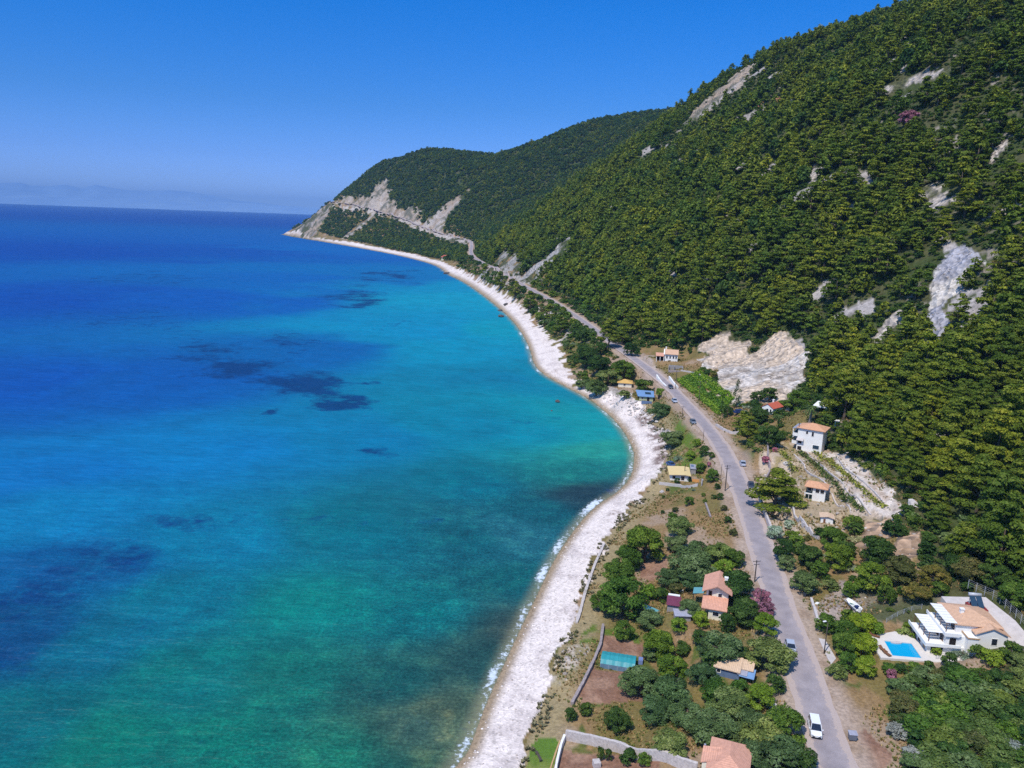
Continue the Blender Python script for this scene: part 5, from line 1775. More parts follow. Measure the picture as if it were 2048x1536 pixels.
# tan tiled shed and the blue tin roof beside it
P, az, mp = spot(1452, 1358)
e = empty("shed", (P[0], P[1], P[2]), -az - .1, "shed with old tan tiled roof and blue grey wall between the olives", "shed")
MB().box(-2.0, 2.0, .4, 3.6, -.4, 1.7).box(2.0, 3.6, 1.6, 3.6, -.4, 1.7).build("wall", M['bluegrey'], e)
MB().slab([(-2.3, .1, 1.7), (2.2, .1, 1.7), (2.2, 3.8, 2.5), (-2.5, 3.8, 2.5)], .14).slab([(2.23, 1.3, 1.86), (4.2, 1.3, 1.86), (4.2, 3.7, 2.4), (2.23, 3.7, 2.4)], .14).build("roof", TX['tan'][0], e)
window(e, -1.7, -1.1, .4, .7, 1.3)
P, az, mp = spot(1490, 1370)
e = empty("carport", (P[0], P[1], P[2]), -az - .1, "blue tin lean-to roof at the right end of the tan tiled shed", "lean-to")
MB().slab([(-1.2, .2, 1.25), (1.3, .2, 1.25), (1.3, 2.6, 1.75), (-1.2, 2.6, 1.75)], .05).build("roof_sheet", M['blue'], e)
MB().slab([(-1.5, .4, 1.42), (.1, .4, 1.42), (.1, 2.6, 1.86), (-1.5, 2.6, 1.86)], .05).build("grey_sheet", M['tin'], e)
for x in (-1.1, 1.2): MB().box(x - .05, x + .05, .3, .4, -.4, 1.2).build("post", M['pole'], e)

# terracotta house at the bottom edge
P, az, mp = spot(1452, 1560)
e = empty("house", (P[0], P[1], P[2]), -az - .03, "terracotta hipped roof house at the bottom edge beside the white stone wall", "house")
MB().box(-2.3, 2.5, -3, 4.0, -.6, 3.2).build("wall", M['cream'], e)
ro = MB(); hip_roof(ro, -2.3, 2.6, -3, 4.0, 3.2, 1.25, .45, 1.0, .62); ro.build("roof", TX['terra'][1], e)
ro = MB(); ro.slab([(-3.6, .2, 3.0), (-.6, .2, 4.1), (-.6, 1.3, 4.1), (-3.6, 1.3, 3.6)], .12); ro.slab([(-3.6, -1.5, 2.9), (-.9, -1.5, 4.0), (-.6, .197, 4.1), (-3.6, .197, 3.3)], .12); ro.build("side_roof", TX['terra'][0], e)
MB().box(-3.4, -2.303, -1.4, 1.2, -.6, 2.95).build("side_wall", M['cream'], e)
window(e, .5, 1.5, -3, 1.2, 2.3); window(e, -1.0, 0.2, 2.5, 1.2, 2.3, 'x', 1)
o = MB().tube([(0, 0, 0), (0, 0, 3.6)], .16, 8).build("pipe", M['tin']); P2 = px_ground(1406, 1532); o.location = P2; set_tags(o, "tall pale pipe standing at the left corner of the near terracotta house", "pipe")

# house with the pale yellow sheet roof
P, az, mp = spot(1360, 964)
e = empty("house", (P[0], P[1], P[2]), -az + .07, "low house under a pale yellow sheet roof at the back of the beach", "house")
MB().box(-3.0, 2.6, 1.0, 8.0, -.6, 2.0).build("wall", M['white'], e)
ro = MB(); ro.slab([(-3.4, .3, 1.95), (1.3, .3, 2.3), (1.3, 8.6, 2.5), (-3.8, 8.6, 2.15)], .12); ro.slab([(1.3, .3, 2.3), (3.2, .3, 2.05), (3.0, 8.6, 2.3), (1.3, 8.6, 2.5)], .12); ro = ro.build("roof", M['yellow'], e)
MB().tube([(1.45, 4.0, 2.2), (1.45, 4.0, 4.6)], .09, 6).build("flue", M['dark'], ro)
window(e, -2.3, -1.4, 1.0, .5, 1.5); window(e, .4, 1.2, 1.0, .4, 1.5, frame='wood')
P, az, mp = spot(1386, 949)
e = empty("annex", (P[0], P[1], P[2]), -az + .07, "grey flat roofed annex right of the pale yellow roof", "shed")
MB().box(-.8, .8, .3, 5.0, -.5, 1.7).build("wall", M['grey'], e); MB().box(-.95, .95, .1, 5.2, 1.702, 1.85).build("roof", M['tin'], e)
MB().box(-.6, .2, 2.2, 3.6, 1.86, 2.05).build("roof_panel", M['bluegrey'], e)
P, az, mp = spot(1391, 962)
o = MB().box(-1.0, 1.0, -1.2, 1.4, -.3, .12).build("terrace", paint("orange_paving", (206, 142, 74), .85, .2, .12)); o.location = P; o.rotation_euler = (0, 0, -az); set_tags(o, "orange paved terrace in front of the grey annex", "terrace")

# blue roofed house
P, az, mp = spot(1291, 803)
e = empty("house", (P[0], P[1], P[2]), -az + .0, "pale green cabin with light blue tin roof above the white boulders", "house")
MB().box(-2.7, 3.1, .5, 8.5, -.5, 2.2).build("wall", M['lime'], e)
ro = MB().slab([(-3.4, -.1, 2.2), (3.6, -.1, 2.2), (3.2, 10.0, 2.75), (-4.6, 10.0, 2.75)], .14).build("roof", M['blue'], e)
MB().slab([(-.3, 3.6, 2.47), (2.2, 3.6, 2.47), (1.9, 7.0, 2.66), (-.6, 7.0, 2.66)], .05).build("solar_panel", M['panel'], ro)
window(e, .6, 1.5, .5, .2, 1.7, frame='wood', glass='dark'); window(e, -1.9, -.9, .5, .9, 1.7)
o = MB().box(-2.2, 2.2, -.05, .05, -.2, 1.3).build("screen_fence", M['bluegrey']); P2, az2, _ = spot(1293, 808); o.location = P2; o.rotation_euler = (0, 0, -az2 - .1); set_tags(o, "dark blue grey screen fence below the blue roofed cabin", "fence")

# ochre roof
P, az, mp = spot(1249, 775)
e = empty("house", (P[0], P[1], P[2]), -az, "small house with ochre hipped roof hidden between dark trees", "house")
MB().box(-3.0, 3.2, .4, 6.5, -.5, 2.1).build("wall", M['cream'], e)
ro = MB(); hip_roof(ro, -3.0, 3.2, .4, 6.5, 2.1, 1.3, .5); ro.build("roof", M['ochre'], e)
window(e, -.5, .4, .4, .8, 1.6)
tk_ = MB().box(-3.0, -1.9, 4.9, 6.0, 2.3, 4.0).build("water_tank", M['tin'], e, .08)

# white house with orange roof above the drive
P, az, mp = spot(1334, 725)
e = empty("house", (P[0], P[1], P[2]), -az, "white house with orange tiled roof and side porch above the dirt drive", "house")
MB().box(-1.4, 5.0, 2, 8, -.6, 4.0).build("wall", M['white'], e)
g = MB(); g.bm.faces.new([g.bm.verts.new(p) for p in ((-1.45, 1.6, 4.0), (-1.45, 8.2, 4.0), (-1.45, 4.9, 5.9))]); g.slab([(-1.9, 4.9, 6.0), (-1.4, 4.9, 6.0), (-1.4, 1.4, 3.9), (-1.9, 1.4, 3.9)], .3); g.build("gable", M['white'], e)
ro = MB(); ro.slab([(-1.3, 1.4, 3.95), (5.3, 1.4, 3.95), (5.3, 4.9, 5.9), (-1.3, 4.9, 5.9)], .15); ro.slab([(-1.3, 4.9, 5.9), (5.3, 4.9, 5.9), (5.3, 8.4, 3.95), (-1.3, 8.4, 3.95)], .15); ro = ro.build("roof", TX['light'][0], e)
chimney(ro, -.9, 5.4, 5.3, 6.9, .3)
MB().slab([(-5.6, .8, 2.9), (-1.6, .8, 2.9), (-1.6, 4.6, 4.0), (-5.9, 4.6, 4.0)], .14).build("porch_roof", TX['terra'][0], e)
MB().box(-5.2, -1.5, 3.6, 4.2, -.6, 2.9).build("porch_wall", M['dark'], e)
for x in (-5.3, -3.5, -1.75): MB().box(x - .12, x + .12, 1.0, 1.24, -.6, 2.75).build("pillar", M['white'], e)
for x in (-.6, 1.0, 2.6, 3.9): window(e, x, x + .7, 2, 1.7, 3.0)
window(e, .6, 1.8, 2, -.1, .9, glass='dark')

# red roofed white house
P, az, mp = spot(1534, 828)
e = empty("house", (P[0], P[1], P[2]), -az - .5, "white house with bright red tiled roof and white gable below the landslide", "house")
w = MB(); gable_walls(w, -2.2, 2.2, 0, 6.5, -.5, 2.6, 1.3); w.build("wall", M['white'], e)
ro = MB(); gable_roof(ro, -2.2, 2.2, .1, 6.6, 2.6, 1.3, .35); ro = ro.build("roof", TX['red'][1], e); chimney(ro, -.3, 4.4, 3.4, 4.7, .3)
window(e, -.4, .4, 0, .8, 2.0); window(e, 1.0, 1.6, 0, .8, 2.0); window(e, 2.0, 3.0, -2.2, .8, 2.0, 'x', -1)
P, az, mp = spot(1571, 822)
e = empty("annex", (P[0], P[1], P[2]), -az, "small annex with red tiled roof right of the red roofed house", "shed")
MB().box(-1.3, 1.3, .3, 3.5, -.4, 1.9).build("wall", M['white'], e); ro = MB(); hip_roof(ro, -1.3, 1.3, .3, 3.5, 1.9, .9, .3); ro.build("roof", TX['red'][0], e)
P, az, mp = spot(1640, 826)
e = empty("canopy", (P[0], P[1], P[2]), -az - .15, "white flat canopy roof standing in the trees right of the palm", "canopy")
MB().slab([(-2.6, 0, 2.3), (2.2, 0, 2.3), (3.0, 6, 2.9), (-2.0, 6, 2.9)], .4).build("roof", M['white'], e)
for x, y in ((-2.3, .3), (1.9, .3), (2.6, 5.6), (-1.8, 5.6)): MB().box(x - .12, x + .12, y - .12, y + .12, -.5, 2.0).build("post", M['white'], e)
MB().box(-1.9, 1.8, 4.6, 5.0, -.5, 2.1).build("back_wall", M['pale'], e)
P, az, mp = spot(1673, 852)
e = empty("cabin", (P[0], P[1], P[2]), -az, "tiny blue cabin with white roof slab at the forest edge", "cabin")
MB().box(-.55, .55, 0, 1.1, -.2, 1.6).build("wall", M['cyan'], e); MB().box(-.75, .75, -.2, 1.3, 1.602, 1.78).build("roof", M['white'], e); MB().box(-.25, .25, -.03, .02, .1, 1.4).build("door", M['darkblue'], e)
P, az, mp = spot(1478, 826)
e = empty("covered_car", (P[0], P[1], P[2]), -az + .5, "vehicle under a dark blue cover at the end of the vineyard", "covered car")
MB().box(-2.0, 2.0, -.85, .85, .15, .8).box(-1.3, 1.1, -.78, .78, .81, 1.35).build("cover", M['darkblue'], e, .07)

# white three-storey house with hipped roof
P, az, mp = spot(1592, 899)
e = empty("house", (P[0], P[1], P[2]), -az - .22, "white three storey house with balconies and orange hipped roof above the terraces", "house")
MB().box(0, 7.4, 0, 6.2, -.8, 7.2).build("wall", M['white'], e)
ro = MB(); hip_roof(ro, 0, 7.6, -.1, 6.2, 7.2, 1.3, .45); ro.build("roof", TX['orange'][0], e)
for z in (2.0, 4.5):
    b_ = MB().box(-1.5, -.003, -.2, 6.4, z - .16, z); b_.build("balcony", M['white'], e)
    MB().box(-1.5, -1.4, -.2, 6.4, z + .002, z + .85).box(-1.397, -.01, -.2, -.1, z + .002, z + .85).box(-1.397, -.01, 6.3, 6.4, z + .002, z + .85).build("parapet", M['white'], e)
    for y in (.6, 2.6, 4.6): window(e, y, y + 1.1, 0, z + .3, z + 1.9, 'x', -1)
MB().slab([(-1.7, -.3, 6.75), (-.003, -.3, 7.1), (-.003, 6.5, 7.1), (-1.7, 6.5, 6.75)], .12).build("balcony_roof", M['tin'], e)
for y in (-.1, 3.1, 6.2): MB().box(-1.5, -1.3, y - .1, y + .1, 4.5 + .85, 6.7).build("pillar", M['white'], e)
MB().slab([(-1.9, 1.0, 3.4), (-.05, 1.0, 4.2), (-.05, 3.4, 4.2), (-1.9, 3.4, 3.4)], .05).build("awning", M['pale'], e)
MB().slab([(-.1, -1.0, 3.3), (2.0, -1.0, 3.3), (2.0, -.003, 3.9), (-.1, -.003, 3.9)], .05).build("awning", M['pale'], e)
window(e, 2.4, 3.0, 0, 5.5, 6.4); window(e, 4.1, 4.7, 0, 5.0, 6.4); window(e, -.9 + 1.2, 1.4, 0, 2.2, 3.2, glass='dark'); window(e, 4.8, 6.6, 0, 1.2, 2.4, glass='panel'); window(e, .3, 1.5, 0, -.2, 1.3, glass='dark')
MB().tube([(.15, -.12, 7.0), (.15, -.12, 8.6)], .1, 6).build("flue", M['dark'], e)

# small white villa with the glazed balcony
P, az, mp = spot(1636, 1003)
e = empty("house", (P[0], P[1], P[2]), -az - .05, "small white house with orange tiled roof and dark glazed balcony on the terraces", "house")
MB().box(-1.6, 1.55, 0, 4.2, -.8, 3.7).build("wall", M['white'], e)
MB().box(-3.3, -1.605, 1.0, 4.0, -.8, 3.6).build("porch_wall", M['greenw'], e)
ro = MB(); hip_roof(ro, -3.3, 1.7, -.1, 4.3, 3.75, 1.0, .45, 1.0, .3); ro.build("roof", TX['orange'][0], e)
MB().box(-3.6, -1.603, .2, .995, 1.5, 1.7).box(-3.6, -3.5, .2, .3, 1.703, 2.2).build("balcony", M['white'], e)
for x in (-3.55, -2.5): MB().box(x, x + .1, .25, .35, -.8, 1.49).build("pillar", M['white'], e)
window(e, -.9, 0, 0, 2.3, 3.3); window(e, .3, 1.2, 0, 2.3, 3.3); window(e, -2.9, -2.0, 1.0, 2.2, 3.2)

# hut with tan roof
P, az, mp = spot(1653, 1047)
e = empty("hut", (P[0], P[1], P[2]), -az + .05, "white hut with tan sheet roof below the small white house", "hut")
MB().box(-1.4, 1.4, 0, 2.6, -.6, 1.5).build("wall", M['white'], e)
MB().slab([(-1.7, -.35, 1.55), (.2, -.35, 1.9), (.2, 2.9, 1.95), (-1.9, 2.9, 1.6)], .1).slab([(.2, -.35, 1.9), (1.8, -.35, 1.5), (1.6, 2.9, 1.55), (.2, 2.9, 1.95)], .1).build("roof", TX['tan'][1], e)
MB().box(-.8, -.3, -.04, .02, -.2, 1.1).build("door", M['wood'], e)

# ruin walls
P, az, mp = spot(1351, 744)
e = empty("ruin", (P[0], P[1], P[2]), -az, "roofless grey concrete ruin below the white house with orange roof", "ruin")
MB().box(-3.4, 3.4, 5.0, 5.3, -.5, 2.3).box(-3.4, -3.1, 1.0, 4.997, -.5, 2.0).box(-.9, -.6, 2.0, 4.997, -.5, 2.2).box(3.1, 3.4, 1.0, 4.997, -.5, 1.8).build("wall", M['grey'], e)
MB().box(-3.4, 3.6, -.4, .6, -.8, .7).build("plinth", M['oldstone'], e)

# far house by the bay
P, az, mp = spot(893, 519)
e = empty("house", (P[0], P[1], P[2]), -az, "tiny far house with red roof at the head of the bay", "house")
MB().box(-9, 6, 0, 9, -2, 4).build("wall", M['cream'], e); ro = MB(); hip_roof(ro, -9, 6, 0, 9, 4, 3.6, 1.2); ro.build("roof", TX['far'][0], e)
MB().box(8, 16, 0, 8, -2, 2.6).build("side_wing", M['pale'], e)

# ------------------------------------------------------------------ the villa with the pool
VZ = VILLA_Z
vx, vy = 74.0, 124.5
rzv = math.atan2(-.125, .992)
def vl(x, y):            # local (inland w, back u) of a world point
    dx, dy = x - vx, y - vy
    return dx * math.cos(rzv) + dy * math.sin(rzv), -dx * math.sin(rzv) + dy * math.cos(rzv)
V = empty("villa", (vx, vy, VZ), rzv, "white terraced villa with pergolas and tan tiled roof beside the pool", "villa")
w = MB().box(.35, 8.4, .3, 7.6, -.6, 1.55); w.box(3.3, 8.6, .6, 8.6, 1.552, 3.45); w.build("wall", M['white'], V)
w = MB().box(5.3, 12.8, 2.0, 9.4, 1.0, 5.2).build("upper_wall", M['white'], V)
g = MB(); gable_walls(g, 8.2, 13.3, .7, 5.0, -.6, 4.5, 1.1); g.build("gable_wall", M['white'], V)
MB().box(6.4, 8.19, -.5, 4.2, .2, 3.75).build("side_block", M['white'], V)
MB().box(6.3, 6.4, -.6, 4.3, 3.752, 4.0).box(6.4, 8.3, -.6, -.5, 3.752, 4.0).build("roof_rail", M['tan'], V)
# terraces
MB().box(-.3, 3.29, -.3, 7.9, 1.56, 1.72).build("terrace", M['white'], V)
MB().box(-.3, -.15, -.3, 7.9, 1.722, 2.15).box(-.147, 5.6, -.3, -.15, 1.722, 2.15).build("parapet", M['white'], V)
MB().box(2.9, 5.29, .2, 8.8, 3.46, 3.62).build("terrace", M['white'], V)
MB().box(2.9, 3.05, .2, 8.8, 3.622, 4.1).box(3.053, 5.6, .2, .35, 3.622, 4.1).build("parapet", M['white'], V)
def pergola(x0, x1, y0, y1, zb, z, n):
    p = MB().box(x0, x0 + .1, y0, y1, z - .14, z).box(x1 - .1, x1, y0, y1, z - .14, z)
    for k in range(4):
        y = y0 + (y1 - y0) * k / 3
        p.box(x0 + .01, x0 + .09, y - .05, y + .05, zb, z - .142)
    p = p.build("pergola", M['wood'], V)
    for k in range(n):
        a = y0 + (y1 - y0) * k / n
        MB().box(x0 - .15, x1 + .1, a + .06, a + (y1 - y0) / n - .06, z + .003, z + .05).build("shade_panel", M['white'], p)
pergola(.7, 3.2, 1.2, 7.9, 1.72, 3.5, 7)
pergola(3.5, 5.2, 1.6, 8.9, 3.62, 5.35, 7)
for x0, x1, z0, z1, y in ((.9, 2.9, 0.1, 1.3, .3), (3.9, 5.0, 1.75, 3.1, .6)): window(V, x0, x1, y, z0, z1, glass='dark')
for k in range(3): window(V, 1.6 + 2 * k, 2.8 + 2 * k, 3.3, 1.8, 3.2, 'x', -1, 'wood'); window(V, 2.6 + 2 * k, 3.8 + 2 * k, 5.3, 3.7, 4.9, 'x', -1, 'wood')
for k in range(3): window(V, 1.0 + 2.2 * k, 2.2 + 2.2 * k, .35, .2, 1.25, 'x', -1)
window(V, 10.8, 11.7, .7, 2.4, 3.6)
ro = MB(); hip_roof(ro, 5.3, 12.6, 2.0, 9.6, 5.2, 1.35, .35); ro = ro.build("roof", TX['light'][1], V)
chimney(ro, 7.2, 5.0, 5.7, 6.6, .3)
ro = MB(); gable_roof(ro, 8.2, 13.3, .75, 4.6, 4.5, 1.15, .35); ro.build("gable_roof", TX['light'][1], V)
# solar heater on the red terrace behind
S = empty("solar_heater", (86.6, 132.6, VZ), rzv, "solar water heater with dark panels and tank on a red terrace behind the villa roof", "solar heater")
MB().box(-1.2, 1.6, -1.7, 1.2, 1.0, 5.35).build("base", M['red'], S)
for k in range(2): MB().slab([(-1.0 + 1.1 * k, -1.2, 5.6), (0 + 1.1 * k, -1.2, 5.6), (0 + 1.1 * k, .7, 7.0), (-1.0 + 1.1 * k, .7, 7.0)], .1).build("solar_panel", M['panel'], S)
MB().tube([(-1.0, .9, 7.1), (1.2, .9, 7.1)], .33, 10).build("tank", M['steel'], S, smooth_f=True)
MB().box(-.9, -.8, .5, .6, 5.35, 6.8).box(1.0, 1.1, .5, .6, 5.35, 6.8).build("stand", M['steel'], S)
# pale retaining slope behind
q = [(82.5, 136.5, VZ + 5.0), (86.5, 136.2, VZ + 5.2), (90.0, 135.2, VZ + 5.8), (91.2, 128.0, VZ + 5.0), (91.2, 121.5, VZ + 3.6), (88.4, 121.5, VZ + 2.0), (87.6, 129.8, VZ + 3.6), (82.5, 134.3, VZ + 4.6)]
o = MB(); o.slab([(x - 88, y - 128, z - VZ) for x, y, z in q], 5.0); o = o.build("retaining_wall", M['pale']); o.location = (88, 128, VZ)
set_tags(o, "sloping pale concrete retaining wall behind the villa", "retaining wall")
def fence(name, label, pts, h, n, mat='steel', mesh_h=None):
    """posts and thin rails along world points"""
    pts = densify(np.array(pts, float), .5); pts = np.vstack([pts])
    c = pts[0]
    e = empty(name, tuple(c), 0, label, "fence")
    idx = np.linspace(0, len(pts) - 1, n).astype(int)
    for i in idx:
        p = pts[i] - c
        MB().box(p[0] - .035, p[0] + .035, p[1] - .035, p[1] + .035, p[2] - .4, p[2] + h).build("post", M[mat], e)
    r = MB()
    for f in (.25, .5, .75, .97):
        r.tube([tuple(pts[i] - c + np.array([0, 0, h * f])) for i in idx], .014, 4)
    r.build("wire_mesh", M['steel'], e)
    return e
fence("fence", "wire fence with pale posts on top of the villa retaining wall", [(88.5, 138.5, VZ + 6.2), (91.6, 134, VZ + 5.9), (91.8, 128, VZ + 5.2), (91.8, 121, VZ + 3.6)], 1.5, 13)
fence("fence", "wire fence behind the upper villa garden, left of the pergolas", px_ground_many([(1772, 1246), (1800, 1230), (1826, 1221), (1846, 1217)]), 1.0, 6)
fence("fence", "low metal fence around the villa courtyard beside the pool", [(74.9, 122.6, VZ), (77.4, 123.0, VZ), (79.4, 123.6, VZ)], .7, 6)
# terrace with the pool set into it
dk = [(65.3, 122.4), (65.9, 129.4), (69.0, 131.2), (72.0, 131.6), (74.3, 132.0), (74.8, 124.3), (80.5, 124.0), (80.3, 122.2), (74.6, 121.6), (70, 121.4)]
pl_ = [(68.5, 128.2), (73.1, 127.6), (72.5, 122.7), (67.7, 123.2)]
D = empty("pool_terrace", (70, 126, VZ), 0, "pale paved pool terrace below the villa", "terrace")
mb = MB(); bm_ = mb.bm
for a, b_, c_, d_ in ((dk[0], dk[1], pl_[0], pl_[3]), (dk[1], dk[3], pl_[1], pl_[0]), (dk[3], dk[4], dk[5], pl_[1]), (pl_[1], dk[5], dk[8], pl_[2]), (pl_[2], dk[8], dk[0], pl_[3])):
    mb.slab([(p[0] - 70, p[1] - 126, .12) for p in (a, b_, c_, d_)], 1.6)
mb.slab([(p[0] - 70, p[1] - 126, .117) for p in (dk[5], dk[6], dk[7], dk[8])], 1.6)
mb.build("paving", M['deck'], D)
o = MB(); o.slab([(p[0] - 70, p[1] - 126, -.02) for p in pl_], 1.0); o = o.build("swimming_pool", M['pool']); o.location = (70, 126, VZ)
set_tags(o, "bright turquoise swimming pool in the pale terrace", "pool")
o = MB(); o.slab([(.9 + 1.0 * math.cos(a) - 70 + 69.6, 127.7 + .38 * math.sin(a) - 126, .16) for a in np.linspace(0, 6.283, 18)[:-1]], .3); o = o.build("pool_steps", M['pale']); o.location = (70, 126, VZ)
set_tags(o, "rounded grey steps at the back edge of the swimming pool", "steps")
def lounger(x, y, rz, label, group):
    e = empty("sun_lounger", (x, y, VZ + .12), rz, label, "sun lounger", group)
    MB().box(-.3, .3, -.8, .45, .2, .28).build("seat", M['wood'], e); MB().slab([(-.3, .46, .3), (.3, .46, .3), (.3, .95, .62), (-.3, .95, .62)], .06).build("backrest", M['wood'], e)
    for a in (-.26, .22):
        for b_ in (-.75, .35): MB().box(a, a + .05, b_, b_ + .05, 0, .2).build("leg", M['wood'], e)
lounger(66.8, 123.4, .3, "wooden sun lounger at the near left corner of the pool", "wooden loungers by the pool"); lounger(66.7, 124.6, .3, "wooden sun lounger beside the pool, second from the near corner", "wooden loungers by the pool")
lounger(67.4, 129.4, 1.0, "wooden sun lounger at the far left corner of the pool terrace", "wooden loungers by the pool")
# ------------------------------------------------------------------ walls along pixel lines
def wall(label, px, h, th, mat, name="stone_wall", cat="wall", top=None, rough_=.06):
    P = px_ground_many(px); P = P[~np.isnan(P[:, 0])]
    P = densify(P, .8) if len(P) > 1 else P
    P[:, 2] = grid_sample(GZ, P[:, 0], P[:, 1])
    T = np.gradient(P[:, :2], axis=0); T /= np.linalg.norm(T, axis=1)[:, None] + 1e-9
    N = np.stack([T[:, 1], -T[:, 0]], -1)
    c = P[0].copy()
    bm = bmesh.new(); prev = None
    r = random.Random(len(label))
    n = len(P)
    for i in range(n):
        hh = (h if not hasattr(h, '__len__') else h[0] + (h[1] - h[0]) * i / (n - 1)) + r.uniform(-rough_, rough_)
        a = P[i] - c
        off = N[i] * th / 2 * (1 + r.uniform(-.15, .15))
        ring = [bm.verts.new((a[0] + s * off[0], a[1] + s * off[1], a[2] + z)) for s, z in ((-1, -.6), (-1, hh), (1, hh), (1, -.6))]
        if prev:
            for k in range(4): bm.faces.new((prev[k], prev[(k + 1) % 4], ring[(k + 1) % 4], ring[k]))
        else:
            bm.faces.new(ring)
        prev = ring
    bm.faces.new(prev[::-1])
    bmesh.ops.recalc_face_normals(bm, faces=bm.faces)
    me = bpy.data.meshes.new(name); bm.to_mesh(me); bm.free(); me.materials.append(M[mat])
    o = link(bpy.data.objects.new(name, me)); o.location = c
    return set_tags(o, label, cat)
wall("long low grey stone wall between beach verge and the greenhouse field", [(1206,1254),(1201,1292),(1189,1322),(1166,1370),(1142,1414)], .75, .5, 'oldstone')
wall("white stone wall crossing the bottom of the fields towards the near house", [(1131,1479),(1185,1490),(1239,1504),(1300,1519),(1362,1537),(1402,1548)], 1.7, .5, 'stone')
wall("white plastered wall between the lawn and the bare plot", [(1129,1479),(1121,1500),(1114,1530),(1108,1562)], 1.0, .35, 'white')
wall("thin yellowish kerb along the right edge of the lawn", [(1120,1482),(1110,1510),(1098,1545)], .12, .25, 'tan', "kerb", "kerb")
wall("low white wall along the top of the pebble beach", [(1208,1090),(1189,1132),(1170,1187),(1160,1226),(1152,1250)], .45, .6, 'stone')
wall("pale patio wall in front of the yellow roofed house", [(1318,969),(1340,972),(1360,974),(1378,976),(1400,972)], .8, .35, 'pale')
wall("grey yard wall right of the patio, reaching to the road", [(1403,972),(1404,962),(1425,962)], .8, .3, 'grey')
wall("pale stone retaining wall at the road under the huge pine", [(1514,985),(1522,1012),(1532,1040),(1546,1078)], 1.6, .5, 'stone', "retaining_wall", "retaining wall")
wall("low broken stone wall in the dry orchard", [(1411,1008),(1416,1022),(1421,1036)], .5, .4, 'oldstone')
wall("white tapering wall at the roadside below the dirt drive", [(1313,756),(1322,766),(1333,774)], [1.6, .6], .5, 'white', "retaining_wall", "retaining wall")
wall("white wall rising beside the vineyard gate and pole", [(1338,760),(1347,770),(1356,778)], [1.9, .9], .5, 'white', "retaining_wall", "retaining wall")
wall("curved pale wall of the ramp at the vineyard's lower corner", [(1432,852),(1448,862),(1462,868),(1476,868),(1478,852)], .9, .4, 'pale')
wall("grey stone wall beside the steps below the white three storey house", [(1535,892),(1535,915),(1540,940),(1528,970)], 1.2, .4, 'oldstone')
wall("concrete gutter wall from the dark bins down to the lamp hedge", [(1622,1198),(1629,1218),(1634,1236),(1641,1252)], .35, .5, 'pale')
wall("pale wall along the upper edge of the vineyard", [(1362,742),(1395,748),(1428,768)], .6, .4, 'pale')
wall("stone terrace wall below the hut", [(1604,1050),(1622,1068),(1640,1082)], .9, .4, 'stone')
wall("stone terrace wall beside the white oleanders", [(1585,1018),(1600,1040),(1612,1062)], .9, .4, 'stone')
wall("long pale terrace wall beside the white earth track", [(1640,897),(1690,936),(1740,976),(1772,1010)], .22, .35, 'stone')
wall("long middle terrace wall running down from the white three storey house", [(1612,903),(1660,947),(1705,991),(1744,1032)], .22, .35, 'stone')
wall("lower terrace wall behind the small white house", [(1588,909),(1625,951),(1665,991),(1704,1028)], .22, .35, 'stone')
# concrete apron at the lamp
q = px_ground_many([(1637,1277),(1650,1280),(1672,1318),(1662,1330),(1654,1316)]); c = q.mean(0)
o = MB().slab([(p[0] - c[0], p[1] - c[1], p[2] - c[2] + .12) for p in q], .4).build("concrete_apron", M['pale']); o.location = c; o['kind'] = 'structure'
o = MB().box(-.55, .55, -.55, .55, -.2, .9).build("stone_block", M['stone'], None, .08); P, az, mp = spot(1193, 1532); o.location = P; o.rotation_euler = (0, 0, .2); set_tags(o, "square white stone block in the bare plot under the white wall", "stone block")
o = MB().box(-.1, .1, -.1, .1, -.2, .9).build("marker_stone", M['white'], None, .03); P, az, mp = spot(1350, 1421); o.location = P; set_tags(o, "little white marker post between two olive trees", "marker")
o = MB().box(-.5, .5, -.25, .25, -.2, 1.1).build("slab_stone", M['pale'], None, .05); P, az, mp = spot(1546, 1418); o.location = P; o.rotation_euler = (.2, 0, -.6); set_tags(o, "leaning pale slab at the road bank", "stone slab")
# bench on the lawn
P, az, mp = spot(1077, 1516)
e = empty("bench", (P[0], P[1], P[2]), -1.25, "dark wooden bench standing on the green lawn", "bench")
MB().box(-1.1, 1.1, -.2, .2, .4, .47).build("seat", M['pole'], e)
for x in (-.9, .9): MB().box(x - .06, x + .06, -.18, .18, -.05, .4).build("leg", M['pole'], e)

# ------------------------------------------------------------------ poles and lamp
def utility_pole(u, v, h, label, arms=2, r=.13, rz=0.0):
    P = px_ground(u, v)
    e = empty("utility_pole", (P[0], P[1], P[2]), rz, label, "utility pole", "utility poles along the road")
    MB().tube([(0, 0, -.5), (0, 0, h * .5), (0, 0, h)], [r * 1.15, r, r * .75], 8).build("pole", M['pole'], e)
    for k in range(arms):
        z = h - .3 - .7 * k
        a = MB().box(-.9 + .25 * k, .9 - .25 * k, -.16, -.08 + .0, z, z + .1).build("crossarm", M['pole'], e)
        for x in (-.8 + .25 * k, 0.0, .8 - .25 * k): MB().tube([(x, -.12, z + .1), (x, -.12, z + .3)], .05, 6).build("insulator", M['tin'], a)
    return e
road_dir = lambda u, v: 0.0
utility_pole(1450, 982, 7.6, "tall utility pole at the seaward road edge, its shadow crossing the road", 2, rz=.3)
utility_pole(1441, 961, 5.0, "thin short pole left of the tall pole at the road", 0, .07)
utility_pole(1509, 1164, 5.0, "utility pole with double crossarms beside the road above the oleander", 2, rz=.2)
utility_pole(1518, 1228, 5.2, "utility pole rising out of the pink oleander", 1, .1, rz=.2)
utility_pole(1351, 778, 9.0, "utility pole at the vineyard's upper gate", 1, rz=-.5)
utility_pole(1398, 801, 8.0, "utility pole standing inside the vineyard rows", 1, rz=-.5)
